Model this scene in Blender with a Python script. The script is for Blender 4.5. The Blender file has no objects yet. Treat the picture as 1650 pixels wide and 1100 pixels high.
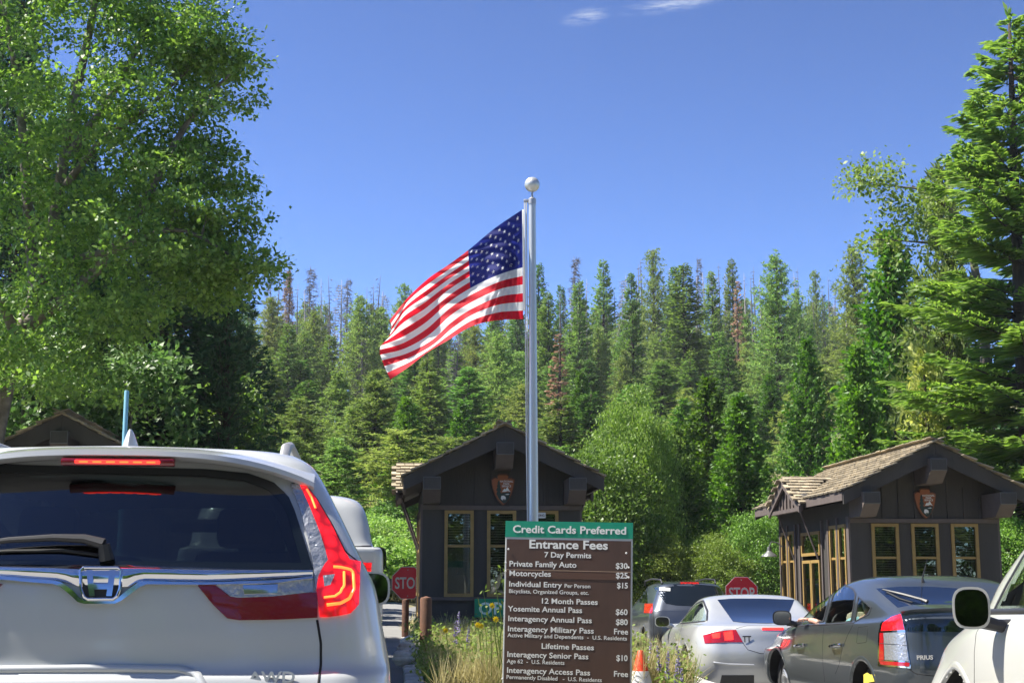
import bpy, bmesh, math, random
import numpy as np
from mathutils import Vector, Matrix, Euler
from mathutils.bvhtree import BVHTree
R = math.radians
C = bpy.context.scene.collection
SC = bpy.context.scene
random.seed(7)
RNG = np.random.default_rng(11)

# ------------------------------------------------------------------ camera
EYE = 1.15
F = 1650 * 50 / 36.0
PITCH = math.atan(395 / F)
cam_d = bpy.data.cameras.new('camera'); cam = bpy.data.objects.new('camera', cam_d); C.objects.link(cam)
cam_d.lens = 50; cam_d.sensor_width = 36; cam_d.clip_end = 3000; cam_d.clip_start = 0.1
cam.location = (0, 0, EYE); cam.rotation_euler = (math.pi / 2 + PITCH, 0, 0)
SC.camera = cam
# ------------------------------------------------------------------ world
SUN_DIR = Vector((-0.55, 0.0, 0.83)).normalized()
w = bpy.data.worlds.new('World'); SC.world = w; w.use_nodes = True
nt = w.node_tree; nt.nodes.clear()
out = nt.nodes.new('ShaderNodeOutputWorld'); bg = nt.nodes.new('ShaderNodeBackground')
sky = nt.nodes.new('ShaderNodeTexSky'); sky.sky_type = 'NISHITA'; sky.sun_disc = False
sky.sun_elevation = math.asin(SUN_DIR.z); sky.sun_rotation = math.atan2(SUN_DIR.x, SUN_DIR.y)
sky.air_density = 1.0; sky.dust_density = 1.0; sky.ozone_density = 5.0; sky.altitude = 3000
bg.inputs['Strength'].default_value = 0.052
hs = nt.nodes.new('ShaderNodeHueSaturation'); hs.inputs['Saturation'].default_value = 0.98; hs.inputs['Value'].default_value = 0.60; hs.inputs['Hue'].default_value = 0.497
# thin wisps of cirrus, fixed to directions in the sky
tc = nt.nodes.new('ShaderNodeTexCoord')
mp = nt.nodes.new('ShaderNodeMapping'); mp.inputs['Scale'].default_value = (30, 30, 190); mp.inputs['Rotation'].default_value = (0, R(-9), 0)
nz = nt.nodes.new('ShaderNodeTexNoise'); nz.inputs['Scale'].default_value = 2.2; nz.inputs['Detail'].default_value = 7; nz.inputs['Roughness'].default_value = 0.62
nt.links.new(tc.outputs['Generated'], mp.inputs['Vector']); nt.links.new(mp.outputs[0], nz.inputs['Vector'])
def wisp(px, py, wx, wz, rot):
    b = (550 - py) / F; v = Vector(((px - 825) / F, math.cos(PITCH) - b * math.sin(PITCH), math.sin(PITCH) + b * math.cos(PITCH))).normalized()
    m = nt.nodes.new('ShaderNodeMapping'); m.vector_type = 'TEXTURE'
    m.inputs['Location'].default_value = v; m.inputs['Rotation'].default_value = (0, rot, 0); m.inputs['Scale'].default_value = (wx, 0.1, wz)
    ln = nt.nodes.new('ShaderNodeVectorMath'); ln.operation = 'LENGTH'
    nt.links.new(tc.outputs['Generated'], m.inputs['Vector']); nt.links.new(m.outputs[0], ln.inputs[0])
    r = nt.nodes.new('ShaderNodeMapRange'); r.interpolation_type = 'SMOOTHSTEP'; r.inputs[1].default_value = 1.0; r.inputs[2].default_value = 0.0; r.inputs[3].default_value = 0; r.inputs[4].default_value = 1
    nt.links.new(ln.outputs['Value'], r.inputs[0]); return r.outputs[0]
wa = wisp(1090, 6, 0.050, 0.0065, R(-6)); wb = wisp(946, 27, 0.022, 0.007, R(-10))
mx = nt.nodes.new('ShaderNodeMath'); mx.operation = 'MAXIMUM'; nt.links.new(wa, mx.inputs[0]); nt.links.new(wb, mx.inputs[1])
cr = nt.nodes.new('ShaderNodeMapRange'); cr.inputs[1].default_value = 0.38; cr.inputs[2].default_value = 0.85; nt.links.new(nz.outputs['Fac'], cr.inputs[0])
ml = nt.nodes.new('ShaderNodeMath'); ml.operation = 'MULTIPLY'; nt.links.new(mx.outputs[0], ml.inputs[0]); nt.links.new(cr.outputs[0], ml.inputs[1])
mixc = nt.nodes.new('ShaderNodeMixRGB'); mixc.inputs[2].default_value = (6.0, 6.6, 7.6, 1)
nt.links.new(ml.outputs[0], mixc.inputs[0])
gm = nt.nodes.new('ShaderNodeGamma'); gm.inputs['Gamma'].default_value = 1.7; nt.links.new(sky.outputs[0], gm.inputs['Color']); nt.links.new(gm.outputs[0], hs.inputs['Color']); nt.links.new(hs.outputs[0], mixc.inputs[1])
nt.links.new(mixc.outputs[0], bg.inputs['Color']); nt.links.new(bg.outputs[0], out.inputs['Surface'])
# ------------------------------------------------------------------ sun
sl = bpy.data.lights.new('sun', 'SUN'); sl.energy = 5.0; sl.angle = R(0.5); sl.color = (1, 0.95, 0.86)
so = bpy.data.objects.new('sun', sl); C.objects.link(so); so.rotation_euler = (-SUN_DIR).to_track_quat('-Z', 'Y').to_euler(); so.location = (0, 0, 60)
# ------------------------------------------------------------------ exposure
SC.view_settings.view_transform = 'Standard'; SC.view_settings.look = 'None'
SC.view_settings.exposure = 1.35; SC.view_settings.gamma = 1; SC.view_settings.use_curve_mapping = False
SC.render.engine = 'CYCLES'
SC.cycles.max_bounces = 8; SC.cycles.transparent_max_bounces = 12; SC.cycles.diffuse_bounces = 5
SC.cycles.use_denoising = True; SC.cycles.sample_clamp_indirect = 6; SC.cycles.caustics_reflective = False; SC.cycles.caustics_refractive = False

# ------------------------------------------------------------------ helpers
TH = R(4.6)                                    # the lanes run this much to the left of the view
def cray(px, py):
    a = (px - 825) / F; b = (550 - py) / F
    return Vector((a, math.cos(PITCH) - b * math.sin(PITCH), math.sin(PITCH) + b * math.cos(PITCH)))
def at(px, py, Y):
    d = cray(px, py); t = Y / d.y
    return Vector((d.x * t, Y, EYE + d.z * t))
def uv_(x, y): return x * math.cos(TH) + y * math.sin(TH), -x * math.sin(TH) + y * math.cos(TH)
def xy_(u, v): return u * math.cos(TH) - v * math.sin(TH), u * math.sin(TH) + v * math.cos(TH)
def sst(a, b, x):
    t = np.clip((x - a) / (b - a), 0, 1); return t * t * (3 - 2 * t)
def gz(x, y):
    """height of the ground at x, y"""
    x = np.asarray(x, float); y = np.asarray(y, float)
    u = x * math.cos(TH) + y * math.sin(TH); v = -x * math.sin(TH) + y * math.cos(TH)
    right = -0.014 * np.clip(v, 0, 26); left = 0.05 + 0.018 * np.clip(v - 10, 0, 40)
    s = sst(0.4, 3.0, u)
    z = left * (1 - s) + right * s
    far = np.clip(y - 46, 0, 1e9)
    hill = 17.0 * (1 - np.exp(-far / 95.0)) * 1.35 + 0.02 * far * (1 - sst(200, 420, y))
    hill = hill * (0.85 + 0.15 * np.sin(x * 0.013 + 1.0)) + 0.5 * sst(0, 20, far) * np.sin(x * 0.09) * np.cos(y * 0.07)
    side = 3.0 * sst(14, 45, np.abs(u - 2)) * sst(10, 40, y)
    return z + hill + side
def gzf(x, y): return float(gz(x, y))

def tag(o, label=None, cat=None, group=None, kind=None):
    if label: o['label'] = label
    if cat: o['category'] = cat
    if group: o['group'] = group
    if kind: o['kind'] = kind
    return o
def thing(name, label, cat, loc=(0, 0, 0), rotz=0, group=None):
    o = bpy.data.objects.new(name, None); C.objects.link(o)
    o.location = loc; o.rotation_euler = (0, 0, rotz); o.empty_display_size = 0.2
    return tag(o, label, cat, group)
KIDS = {}
def link(name, me, parent=None):
    o = bpy.data.objects.new(name, me); C.objects.link(o)
    if parent is not None:
        o.parent = parent; KIDS.setdefault(parent.name, []).append(o)
    return o
def copy_tree(o, parent=None):
    c = o.copy(); C.objects.link(c)
    if parent is not None:
        c.parent = parent; KIDS.setdefault(parent.name, []).append(c)
    for ch in list(KIDS.get(o.name, [])): copy_tree(ch, c)
    return c
def np_mesh(name, verts, faces, mats, smooth=False, mi=None):
    """verts (n,3); faces (m,k) with constant k, or list of lists"""
    me = bpy.data.meshes.new(name)
    if isinstance(faces, np.ndarray):
        m, k = faces.shape
        me.vertices.add(len(verts)); me.vertices.foreach_set('co', np.asarray(verts, np.float32).ravel())
        me.loops.add(m * k); me.loops.foreach_set('vertex_index', faces.astype(np.int32).ravel())
        me.polygons.add(m); me.polygons.foreach_set('loop_start', np.arange(0, m * k, k, dtype=np.int32))
        me.polygons.foreach_set('loop_total', np.full(m, k, np.int32))
    else:
        me.from_pydata([tuple(v) for v in verts], [], faces)
    for m_ in (mats if isinstance(mats, (list, tuple)) else [mats]): me.materials.append(m_)
    if mi is not None: me.polygons.foreach_set('material_index', np.asarray(mi, np.int32))
    if smooth: me.polygons.foreach_set('use_smooth', np.ones(len(me.polygons), bool))
    me.update(calc_edges=True)
    return me

class MB:
    """collects simple solids, builds ONE mesh object"""
    def __init__(s): s.v = []; s.f = []; s.m = []; s.mi = 0
    def add(s, vs, fs):
        n = len(s.v); s.v += [tuple(v) for v in vs]; s.f += [[i + n for i in f] for f in fs]; s.m += [s.mi] * len(fs); return s
    def box(s, c, d, rot=None, bev=0.0):
        x, y, z = [q / 2 for q in d]; M = (Euler(rot).to_matrix() if rot else Matrix.Identity(3)); c = Vector(c)
        if bev <= 0:
            vs = [Vector((i * x, j * y, k * z)) for k in (-1, 1) for j in (-1, 1) for i in (-1, 1)]
            fs = [[0, 2, 3, 1], [4, 5, 7, 6], [0, 1, 5, 4], [2, 6, 7, 3], [0, 4, 6, 2], [1, 3, 7, 5]]
        else:
            bm = bmesh.new(); bmesh.ops.create_cube(bm, size=1)
            for v in bm.verts: v.co = Vector((v.co.x * 2 * x, v.co.y * 2 * y, v.co.z * 2 * z))
            bmesh.ops.bevel(bm, geom=bm.edges[:], offset=bev, segments=2, affect='EDGES', profile=0.5)
            bm.verts.index_update(); vs = [v.co.copy() for v in bm.verts]; fs = [[v.index for v in f.verts] for f in bm.faces]; bm.free()
        return s.add([M @ v + c for v in vs], fs)
    def tube(s, pts, rad, n=8, cap=True):
        pts = [Vector(p) for p in pts]
        if not isinstance(rad, (list, tuple)): rad = [rad] * len(pts)
        up = Vector((0, 0, 1)); vs = []; fs = []
        t0 = (pts[1] - pts[0]).normalized(); a = t0.cross(up if abs(t0.z) < 0.9 else Vector((1, 0, 0))).normalized()
        for i, p in enumerate(pts):
            t = (pts[min(i + 1, len(pts) - 1)] - pts[max(i - 1, 0)]).normalized()
            a = (a - t * a.dot(t)).normalized(); b = t.cross(a)
            for k in range(n):
                an = 2 * math.pi * k / n; vs.append(p + (a * math.cos(an) + b * math.sin(an)) * rad[i])
        for i in range(len(pts) - 1):
            for k in range(n):
                k2 = (k + 1) % n; fs.append([i * n + k, i * n + k2, (i + 1) * n + k2, (i + 1) * n + k])
        if cap: fs.append(list(range(n))[::-1]); fs.append([(len(pts) - 1) * n + k for k in range(n)])
        return s.add(vs, fs)
    def lathe(s, prof, n=24, c=(0, 0, 0), axis='z'):
        vs = []; fs = []
        for (r, h) in prof:
            for k in range(n):
                an = 2 * math.pi * k / n; x, y = r * math.cos(an), r * math.sin(an)
                p = {'z': (x, y, h), 'y': (x, h, y), 'x': (h, x, y)}[axis]; vs.append(Vector(p) + Vector(c))
        for i in range(len(prof) - 1):
            for k in range(n):
                k2 = (k + 1) % n; fs.append([i * n + k, i * n + k2, (i + 1) * n + k2, (i + 1) * n + k])
        fs.append(list(range(n))[::-1]); fs.append([(len(prof) - 1) * n + k for k in range(n)])
        return s.add(vs, fs)
    def prism(s, poly, a, b, axis='y'):
        """2D polygon extruded from a to b along axis; poly in the two other axes"""
        def P(p, h): return {'y': (p[0], h, p[1]), 'x': (h, p[0], p[1]), 'z': (p[0], p[1], h)}[axis]
        n = len(poly); vs = [P(p, a) for p in poly] + [P(p, b) for p in poly]
        fs = [list(range(n))[::-1], [n + i for i in range(n)]] + [[i, (i + 1) % n, n + (i + 1) % n, n + i] for i in range(n)]
        return s.add(vs, fs)
    def build(s, name, mat, parent=None, smooth=False, fix=True):
        me = np_mesh(name, s.v, s.f, mat, False, s.m)
        if fix:
            bm = bmesh.new(); bm.from_mesh(me); bmesh.ops.recalc_face_normals(bm, faces=bm.faces); bm.to_mesh(me); bm.free()
        if smooth: smooth_by_angle(me)
        return link(name, me, parent)
def smooth_by_angle(me, ang=35):
    me.polygons.foreach_set('use_smooth', np.ones(len(me.polygons), bool))
    bm = bmesh.new(); bm.from_mesh(me)
    for e in bm.edges:
        if len(e.link_faces) == 2 and e.calc_face_angle(0) > R(ang): e.smooth = False
    bm.to_mesh(me); bm.free()

# ------------------------------------------------------------------ materials
def mat(name, col=(0.5, 0.5, 0.5), rough=0.6, metal=0, coat=0, emit=None, es=0, spec=0.5, var=0.0, vscale=6, bump=0.0, bscale=60, coat_r=0.03, col2=None, trans=0, stretch=None):
    m = bpy.data.materials.new(name); m.use_nodes = True; n = m.node_tree; b = n.nodes['Principled BSDF']
    b.inputs['Base Color'].default_value = (*col, 1); b.inputs['Roughness'].default_value = rough; b.inputs['Metallic'].default_value = metal
    b.inputs['Coat Weight'].default_value = coat; b.inputs['Coat Roughness'].default_value = coat_r; b.inputs['Specular IOR Level'].default_value = spec
    b.inputs['Transmission Weight'].default_value = trans
    if emit: b.inputs['Emission Color'].default_value = (*emit, 1); b.inputs['Emission Strength'].default_value = es
    if var or col2 or bump:
        t = n.nodes.new('ShaderNodeTexCoord'); v = t.outputs['Object']
        if stretch:
            mpn = n.nodes.new('ShaderNodeMapping'); mpn.inputs['Scale'].default_value = stretch; n.links.new(v, mpn.inputs[0]); v = mpn.outputs[0]
        if var or col2:
            z = n.nodes.new('ShaderNodeTexNoise'); z.inputs['Scale'].default_value = vscale; z.inputs['Detail'].default_value = 8; z.inputs['Roughness'].default_value = 0.65
            n.links.new(v, z.inputs['Vector'])
            r = n.nodes.new('ShaderNodeMapRange'); r.inputs[1].default_value = 0.3; r.inputs[2].default_value = 0.7; n.links.new(z.outputs['Fac'], r.inputs[0])
            x = n.nodes.new('ShaderNodeMixRGB'); n.links.new(r.outputs[0], x.inputs[0])
            c2 = col2 if col2 else tuple(min(1, c * (1 + var)) for c in col); c1 = col if col2 else tuple(c * (1 - var) for c in col)
            x.inputs[1].default_value = (*c1, 1); x.inputs[2].default_value = (*c2, 1); n.links.new(x.outputs[0], b.inputs['Base Color'])
        if bump:
            z2 = n.nodes.new('ShaderNodeTexNoise'); z2.inputs['Scale'].default_value = bscale; z2.inputs['Detail'].default_value = 6; n.links.new(v, z2.inputs['Vector'])
            bp = n.nodes.new('ShaderNodeBump'); bp.inputs['Strength'].default_value = bump; bp.inputs['Distance'].default_value = 0.02
            n.links.new(z2.outputs['Fac'], bp.inputs['Height']); n.links.new(bp.outputs[0], b.inputs['Normal'])
    return m
def leafmat(name, c1, c2, tr=0.45, rough=0.55, hue=0.03, spec=0.35):
    m = bpy.data.materials.new(name); m.use_nodes = True; n = m.node_tree; n.nodes.clear()
    o = n.nodes.new('ShaderNodeOutputMaterial'); g = n.nodes.new('ShaderNodeNewGeometry'); oi = n.nodes.new('ShaderNodeObjectInfo')
    x = n.nodes.new('ShaderNodeMixRGB'); x.inputs[1].default_value = (*c1, 1); x.inputs[2].default_value = (*c2, 1)
    n.links.new(g.outputs['Random Per Island'], x.inputs[0])
    h = n.nodes.new('ShaderNodeHueSaturation'); n.links.new(x.outputs[0], h.inputs['Color'])
    r = n.nodes.new('ShaderNodeMapRange'); r.inputs[3].default_value = 0.5 - hue; r.inputs[4].default_value = 0.5 + hue * 0.6; n.links.new(oi.outputs['Random'], r.inputs[0]); n.links.new(r.outputs[0], h.inputs['Hue'])
    mv = n.nodes.new('ShaderNodeMath'); mv.operation = 'MULTIPLY'; mv.inputs[1].default_value = 7.31; n.links.new(oi.outputs['Random'], mv.inputs[0])
    fr = n.nodes.new('ShaderNodeMath'); fr.operation = 'FRACT'; n.links.new(mv.outputs[0], fr.inputs[0])
    rv = n.nodes.new('ShaderNodeMapRange'); rv.inputs[3].default_value = 0.75; rv.inputs[4].default_value = 1.3; n.links.new(fr.outputs[0], rv.inputs[0]); n.links.new(rv.outputs[0], h.inputs['Value'])
    p = n.nodes.new('ShaderNodeBsdfPrincipled'); p.inputs['Roughness'].default_value = rough; p.inputs['Specular IOR Level'].default_value = spec; n.links.new(h.outputs[0], p.inputs['Base Color'])
    t = n.nodes.new('ShaderNodeBsdfTranslucent'); h2 = n.nodes.new('ShaderNodeHueSaturation'); h2.inputs['Saturation'].default_value = 1.15; h2.inputs['Value'].default_value = 1.3; n.links.new(h.outputs[0], h2.inputs['Color']); n.links.new(h2.outputs[0], t.inputs['Color'])
    mxs = n.nodes.new('ShaderNodeMixShader'); mxs.inputs[0].default_value = tr; n.links.new(p.outputs[0], mxs.inputs[1]); n.links.new(t.outputs[0], mxs.inputs[2]); n.links.new(mxs.outputs[0], o.inputs['Surface'])
    return m
def glassmat(name, tint=(0.3, 0.35, 0.35), refl=1.0, rough=0.01):
    """thin sheet of glass: tinted see-through plus fresnel reflection"""
    m = bpy.data.materials.new(name); m.use_nodes = True; n = m.node_tree; n.nodes.clear()
    o = n.nodes.new('ShaderNodeOutputMaterial'); t = n.nodes.new('ShaderNodeBsdfTransparent'); t.inputs[0].default_value = (*tint, 1)
    g = n.nodes.new('ShaderNodeBsdfGlossy'); g.inputs['Roughness'].default_value = rough; g.inputs['Color'].default_value = (refl, refl, refl, 1)
    f = n.nodes.new('ShaderNodeFresnel'); f.inputs[0].default_value = 1.55
    x = n.nodes.new('ShaderNodeMixShader'); a = n.nodes.new('ShaderNodeMath'); a.operation = 'MULTIPLY_ADD'; a.inputs[1].default_value = 1.3; a.inputs[2].default_value = 0.03
    n.links.new(f.outputs[0], a.inputs[0]); n.links.new(a.outputs[0], x.inputs[0]); n.links.new(t.outputs[0], x.inputs[1]); n.links.new(g.outputs[0], x.inputs[2]); n.links.new(x.outputs[0], o.inputs['Surface'])
    return m
M = {}
M['leaf_oak'] = leafmat('oak leaves', (0.07, 0.15, 0.03), (0.27, 0.40, 0.09), 0.45, 0.45, spec=0.5, hue=0.0)
M['leaf_under'] = leafmat('understory leaves', (0.05, 0.11, 0.03), (0.16, 0.26, 0.08), 0.4, 0.45, hue=0.0)
M['leaf_round'] = leafmat('maple leaves', (0.10, 0.18, 0.035), (0.24, 0.35, 0.08), 0.40, 0.45)
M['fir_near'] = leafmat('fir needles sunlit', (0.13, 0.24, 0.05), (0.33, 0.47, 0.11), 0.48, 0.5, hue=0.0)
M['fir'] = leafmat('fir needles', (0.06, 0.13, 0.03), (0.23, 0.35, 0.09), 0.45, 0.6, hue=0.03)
M['pine'] = leafmat('pine needles', (0.09, 0.16, 0.04), (0.29, 0.38, 0.11), 0.45, 0.6, hue=0.03)
M['cedar'] = leafmat('incense cedar sprays', (0.055, 0.14, 0.02), (0.16, 0.29, 0.05), 0.42, 0.5, hue=0.012)
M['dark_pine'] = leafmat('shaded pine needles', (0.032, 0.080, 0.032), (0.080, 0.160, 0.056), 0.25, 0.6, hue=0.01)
M['yellowing'] = leafmat('yellowing cedar sprays', (0.208, 0.272, 0.064), (0.416, 0.448, 0.128), 0.4, 0.6, hue=0.01)
M['dead_needles'] = leafmat('dead brown needles', (0.26, 0.17, 0.11), (0.45, 0.31, 0.20), 0.3, 0.8, hue=0.01)
M['shrub'] = leafmat('shrub leaves', (0.144, 0.288, 0.064), (0.288, 0.480, 0.128), 0.4, 0.5)
M['bark'] = mat('bark', (0.06, 0.042, 0.03), 0.95, var=0.45, vscale=9, bump=0.6, bscale=14, stretch=(1, 1, 0.25))
M['bark_grey'] = mat('grey dead wood', (0.15, 0.135, 0.125), 0.95, var=0.4, vscale=8, stretch=(1, 1, 0.2))
M['bark_pale'] = mat('bleached dead wood', (0.34, 0.31, 0.28), 0.95, var=0.3, vscale=8)
M['bark_oak'] = mat('oak bark', (0.16, 0.135, 0.11), 0.95, var=0.5, vscale=7, bump=0.7, bscale=12)
# ================================================================== ground
def grid_axis(segs):
    r = []
    for a, b, st in segs: r += list(np.arange(a, b, st))
    r.append(segs[-1][1]); return np.array(r)
gx = grid_axis([(-500, -100, 25), (-100, -30, 5), (-30, 30, 1.0), (30, 100, 5), (100, 500, 25)])
gy = grid_axis([(-120, -20, 10), (-20, 60, 1.0), (60, 260, 5), (260, 900, 40)])
XX, YY = np.meshgrid(gx, gy)
def soil():
    m = mat('forest soil and dry grass', (0.22, 0.18, 0.10), 0.95, col2=(0.15, 0.16, 0.06), vscale=0.35, bump=0.4, bscale=8); return m
def pav(name, col, col2):
    m = mat(name, col, 0.9, col2=col2, vscale=1.1, bump=0.25, bscale=90); return m
ZZ = gz(XX, YY) - 0.03
gv = np.stack([XX, YY, ZZ], -1).reshape(-1, 3); nx_ = len(gx); ny_ = len(gy)
idx = np.arange(nx_ * ny_).reshape(ny_, nx_)
gf = np.stack([idx[:-1, :-1], idx[:-1, 1:], idx[1:, 1:], idx[1:, :-1]], -1).reshape(-1, 4)
M['soil'] = soil()
tag(link('ground', np_mesh('ground', gv, gf, M['soil'], True)), kind='structure')
# asphalt of the lanes, following the ground
def sheet(us, vs, dz):
    U, V = np.meshgrid(us, vs); X = U * math.cos(TH) - V * math.sin(TH); Y = U * math.sin(TH) + V * math.cos(TH)
    Z = gz(X, Y) + dz; n = len(us); k = len(vs); i = np.arange(n * k).reshape(k, n)
    f = np.stack([i[:-1, :-1], i[:-1, 1:], i[1:, 1:], i[1:, :-1]], -1).reshape(-1, 4)
    return np.stack([X, Y, Z], -1).reshape(-1, 3), f
M['asphalt'] = pav('asphalt', (0.17, 0.17, 0.168), (0.23, 0.227, 0.22))
v_, f_ = sheet(np.arange(-13, 13.1, 1.0), np.arange(-25, 46, 1.0), 0.004)
tag(link('road', np_mesh('road', v_, f_, M['asphalt'], True)), kind='structure')
M['paint'] = mat('road paint', (0.75, 0.75, 0.72), 0.7, var=0.15, vscale=20)
mb = MB()
def mark(u0, u1, v0, v1, dz=0.009):
    n = max(2, int((v1 - v0))); us = np.array([u0, u1]); vs = np.linspace(v0, v1, n)
    a, f = sheet(us, vs, dz); mb.add(a.tolist(), f.tolist())
mark(-8.8, -8.7, 8, 44); mark(8.8, 8.9, -10, 14)
for k in range(4): mark(-2.2, -2.1, 26 + k * 5, 28.4 + k * 5)
mark(-3.9, -0.8, 33.0, 33.4); mark(3.4, 7.4, 35, 35.4)
tag(mb.build('road_markings', M['paint'], fix=False), kind='structure')
# raised traffic island of each booth: kerb of separate stones and a bed
M['concrete'] = mat('weathered concrete', (0.42, 0.41, 0.38), 0.9, var=0.25, vscale=9, bump=0.4, bscale=40)
M['kerb'] = mat('kerb stone', (0.58, 0.56, 0.52), 0.9, var=0.3, vscale=6, bump=0.5, bscale=30)
M['bed'] = mat('planting bed soil', (0.16, 0.12, 0.075), 0.95, col2=(0.13, 0.13, 0.05), vscale=3, bump=0.5, bscale=20)
def island(uc, half, v0, v1, bz):
    """root at the island's near end; bz(v) is the top of the bed"""
    pts = [(uc - half, v0 + half), (uc - half * 0.7, v0 + 0.3), (uc, v0), (uc + half * 0.7, v0 + 0.3), (uc + half, v0 + half)]
    pts = pts + [(uc + half, v1), (uc - half, v1)]
    m_ = MB(); n = len(pts); cx = [xy_(*p) for p in pts]
    top = []; 
    rows = 12; us = np.linspace(-1, 1, 7)
    V = np.linspace(v0, v1, 24); vs = []; fs = []
    for v in V:
        hw = half * min(1.0, math.sqrt(max(0.02, (v - v0) / half)))
        for s_ in us:
            x, y = xy_(uc + s_ * hw * 0.97, v); vs.append((x, y, bz(v) + 0.05 * (1 - s_ * s_)))
    for i in range(len(V) - 1):
        for j in range(6): a = i * 7 + j; fs.append([a, a + 1, a + 8, a + 7])
    m_.add(vs, fs)
    # skirt down to the road
    ring = [i * 7 for i in range(len(V))] + [(len(V) - 1) * 7 + j for j in range(1, 7)] + [i * 7 + 6 for i in range(len(V) - 2, -1, -1)]
    b = [(vs[i][0], vs[i][1], vs[i][2] - 0.6) for i in ring]; a = [vs[i] for i in ring]; k = len(ring)
    m_.add(a + b, [[i, (i + 1) % k, k + (i + 1) % k, k + i] for i in range(k)])
    isl = tag(m_.build('traffic_island', M['bed'], smooth=False), kind='structure')
    # kerb stones
    proto = None; rnd = random.Random(int(uc * 10) + 50)
    def stone(u, v, yaw):
        nonlocal proto
        x, y = xy_(u, v)
        if proto is None:
            bb = MB(); bb.box((0, 0, 0), (0.20, 0.92, 0.42), bev=0.03); o = bb.build('kerb_stone', M['kerb'], isl, smooth=True); proto = o
        else:
            o = link('kerb_stone', proto.data, isl)
        o.location = (x, y, bz(v) - 0.15 + rnd.uniform(-0.012, 0.012)); o.rotation_euler = (0, 0, TH + yaw + rnd.uniform(-0.012, 0.012))
    v = v0 + half + 0.5
    while v < v1: stone(uc - half, v, 0); stone(uc + half, v, 0); v += 0.96
    for i in range(4):
        a = math.pi * (i + 0.5) / 4; stone(uc - half * math.cos(a), v0 + half - half * math.sin(a), -(a - 0) + 0 if True else 0)
    return isl
BZ_M = 0.24
q_ = xy_(0.42, 21.9); bq = MB(); bq.box((0, 0, 0), (1.0, 0.8, 0.5), bev=0.025); bo = tag(bq.build('concrete_block', M['concrete'], smooth=True), 'pale concrete block at the left front corner of the middle booth', 'concrete block'); bo.location = (q_[0] + 0.35, q_[1], 0.11); bo.rotation_euler = (0, 0, TH)
island(1.65, 1.45, 10.5, 31, lambda v: 0.14 + 0.10 * float(sst(12, 22, v)))
island(9.2, 1.5, 15, 31, lambda v: 0.0 + 0.0 * v)
island(-5.6, 1.5, 15, 31, lambda v: 0.16 + 0.22 * float(sst(14, 22, v)))
# ================================================================== booths
M['brown'] = mat('dark brown painted boards', (0.048, 0.043, 0.037), 0.75, var=0.18, vscale=5, bump=0.15, bscale=50, stretch=(1, 1, 0.15))
M['brown_trim'] = mat('brown painted trim', (0.108, 0.086, 0.077), 0.7, var=0.15, vscale=6)
M['ochre'] = mat('ochre window frame paint', (0.31, 0.20, 0.06), 0.6, var=0.15, vscale=12)
M['shingle'] = mat('weathered cedar shingle', (0.37, 0.30, 0.19), 0.95, col2=(0.23, 0.20, 0.15), vscale=4, bump=0.5, bscale=40)
_n = M['shingle'].node_tree; _b = _n.nodes['Principled BSDF']
_oi = _n.nodes.new('ShaderNodeObjectInfo'); _g = _n.nodes.new('ShaderNodeNewGeometry'); _h = _n.nodes.new('ShaderNodeHueSaturation')
_ad = _n.nodes.new('ShaderNodeMath'); _ad.operation = 'ADD'; _n.links.new(_oi.outputs['Random'], _ad.inputs[0]); _n.links.new(_g.outputs['Random Per Island'], _ad.inputs[1])
_fr = _n.nodes.new('ShaderNodeMath'); _fr.operation = 'FRACT'; _n.links.new(_ad.outputs[0], _fr.inputs[0])
_mr = _n.nodes.new('ShaderNodeMapRange'); _mr.inputs[3].default_value = 0.6; _mr.inputs[4].default_value = 1.4; _n.links.new(_fr.outputs[0], _mr.inputs[0]); _n.links.new(_mr.outputs[0], _h.inputs['Value'])
_l = _b.inputs['Base Color'].links[0]; _src = _l.from_socket; _n.links.remove(_l); _n.links.new(_src, _h.inputs['Color']); _n.links.new(_h.outputs[0], _b.inputs['Base Color'])
M['dark_in'] = mat('dark interior', (0.02, 0.022, 0.022), 0.9)
M['blind'] = mat('window blind slats', (0.62, 0.60, 0.50), 0.6)
M['pane'] = glassmat('booth glass', (0.55, 0.6, 0.55))
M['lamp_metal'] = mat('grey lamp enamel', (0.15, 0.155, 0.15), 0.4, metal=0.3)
M['chrome'] = mat('chrome', (0.75, 0.75, 0.76), 0.08, metal=1)
ST = 0.517; HS = 1.58; AP = 3.44; YF, YB = -0.62, 5.25; WL = 4.6; HW = 1.3
def rz(x): return AP - ST * abs(x)
SHM = None
def shingle_mesh():
    global SHM
    if SHM is None:
        b = MB(); b.prism([(-0.0, 0.0), (0.30, -0.004), (0.30, 0.010), (0.0, 0.030)], -0.135, 0.135, 'y')   # local x up-slope
        me = np_mesh('shingle', b.v, b.f, M['shingle']); bm = bmesh.new(); bm.from_mesh(me); bmesh.ops.recalc_face_normals(bm, faces=bm.faces); bm.to_mesh(me); bm.free()
        SHM = me
    return SHM
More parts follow.
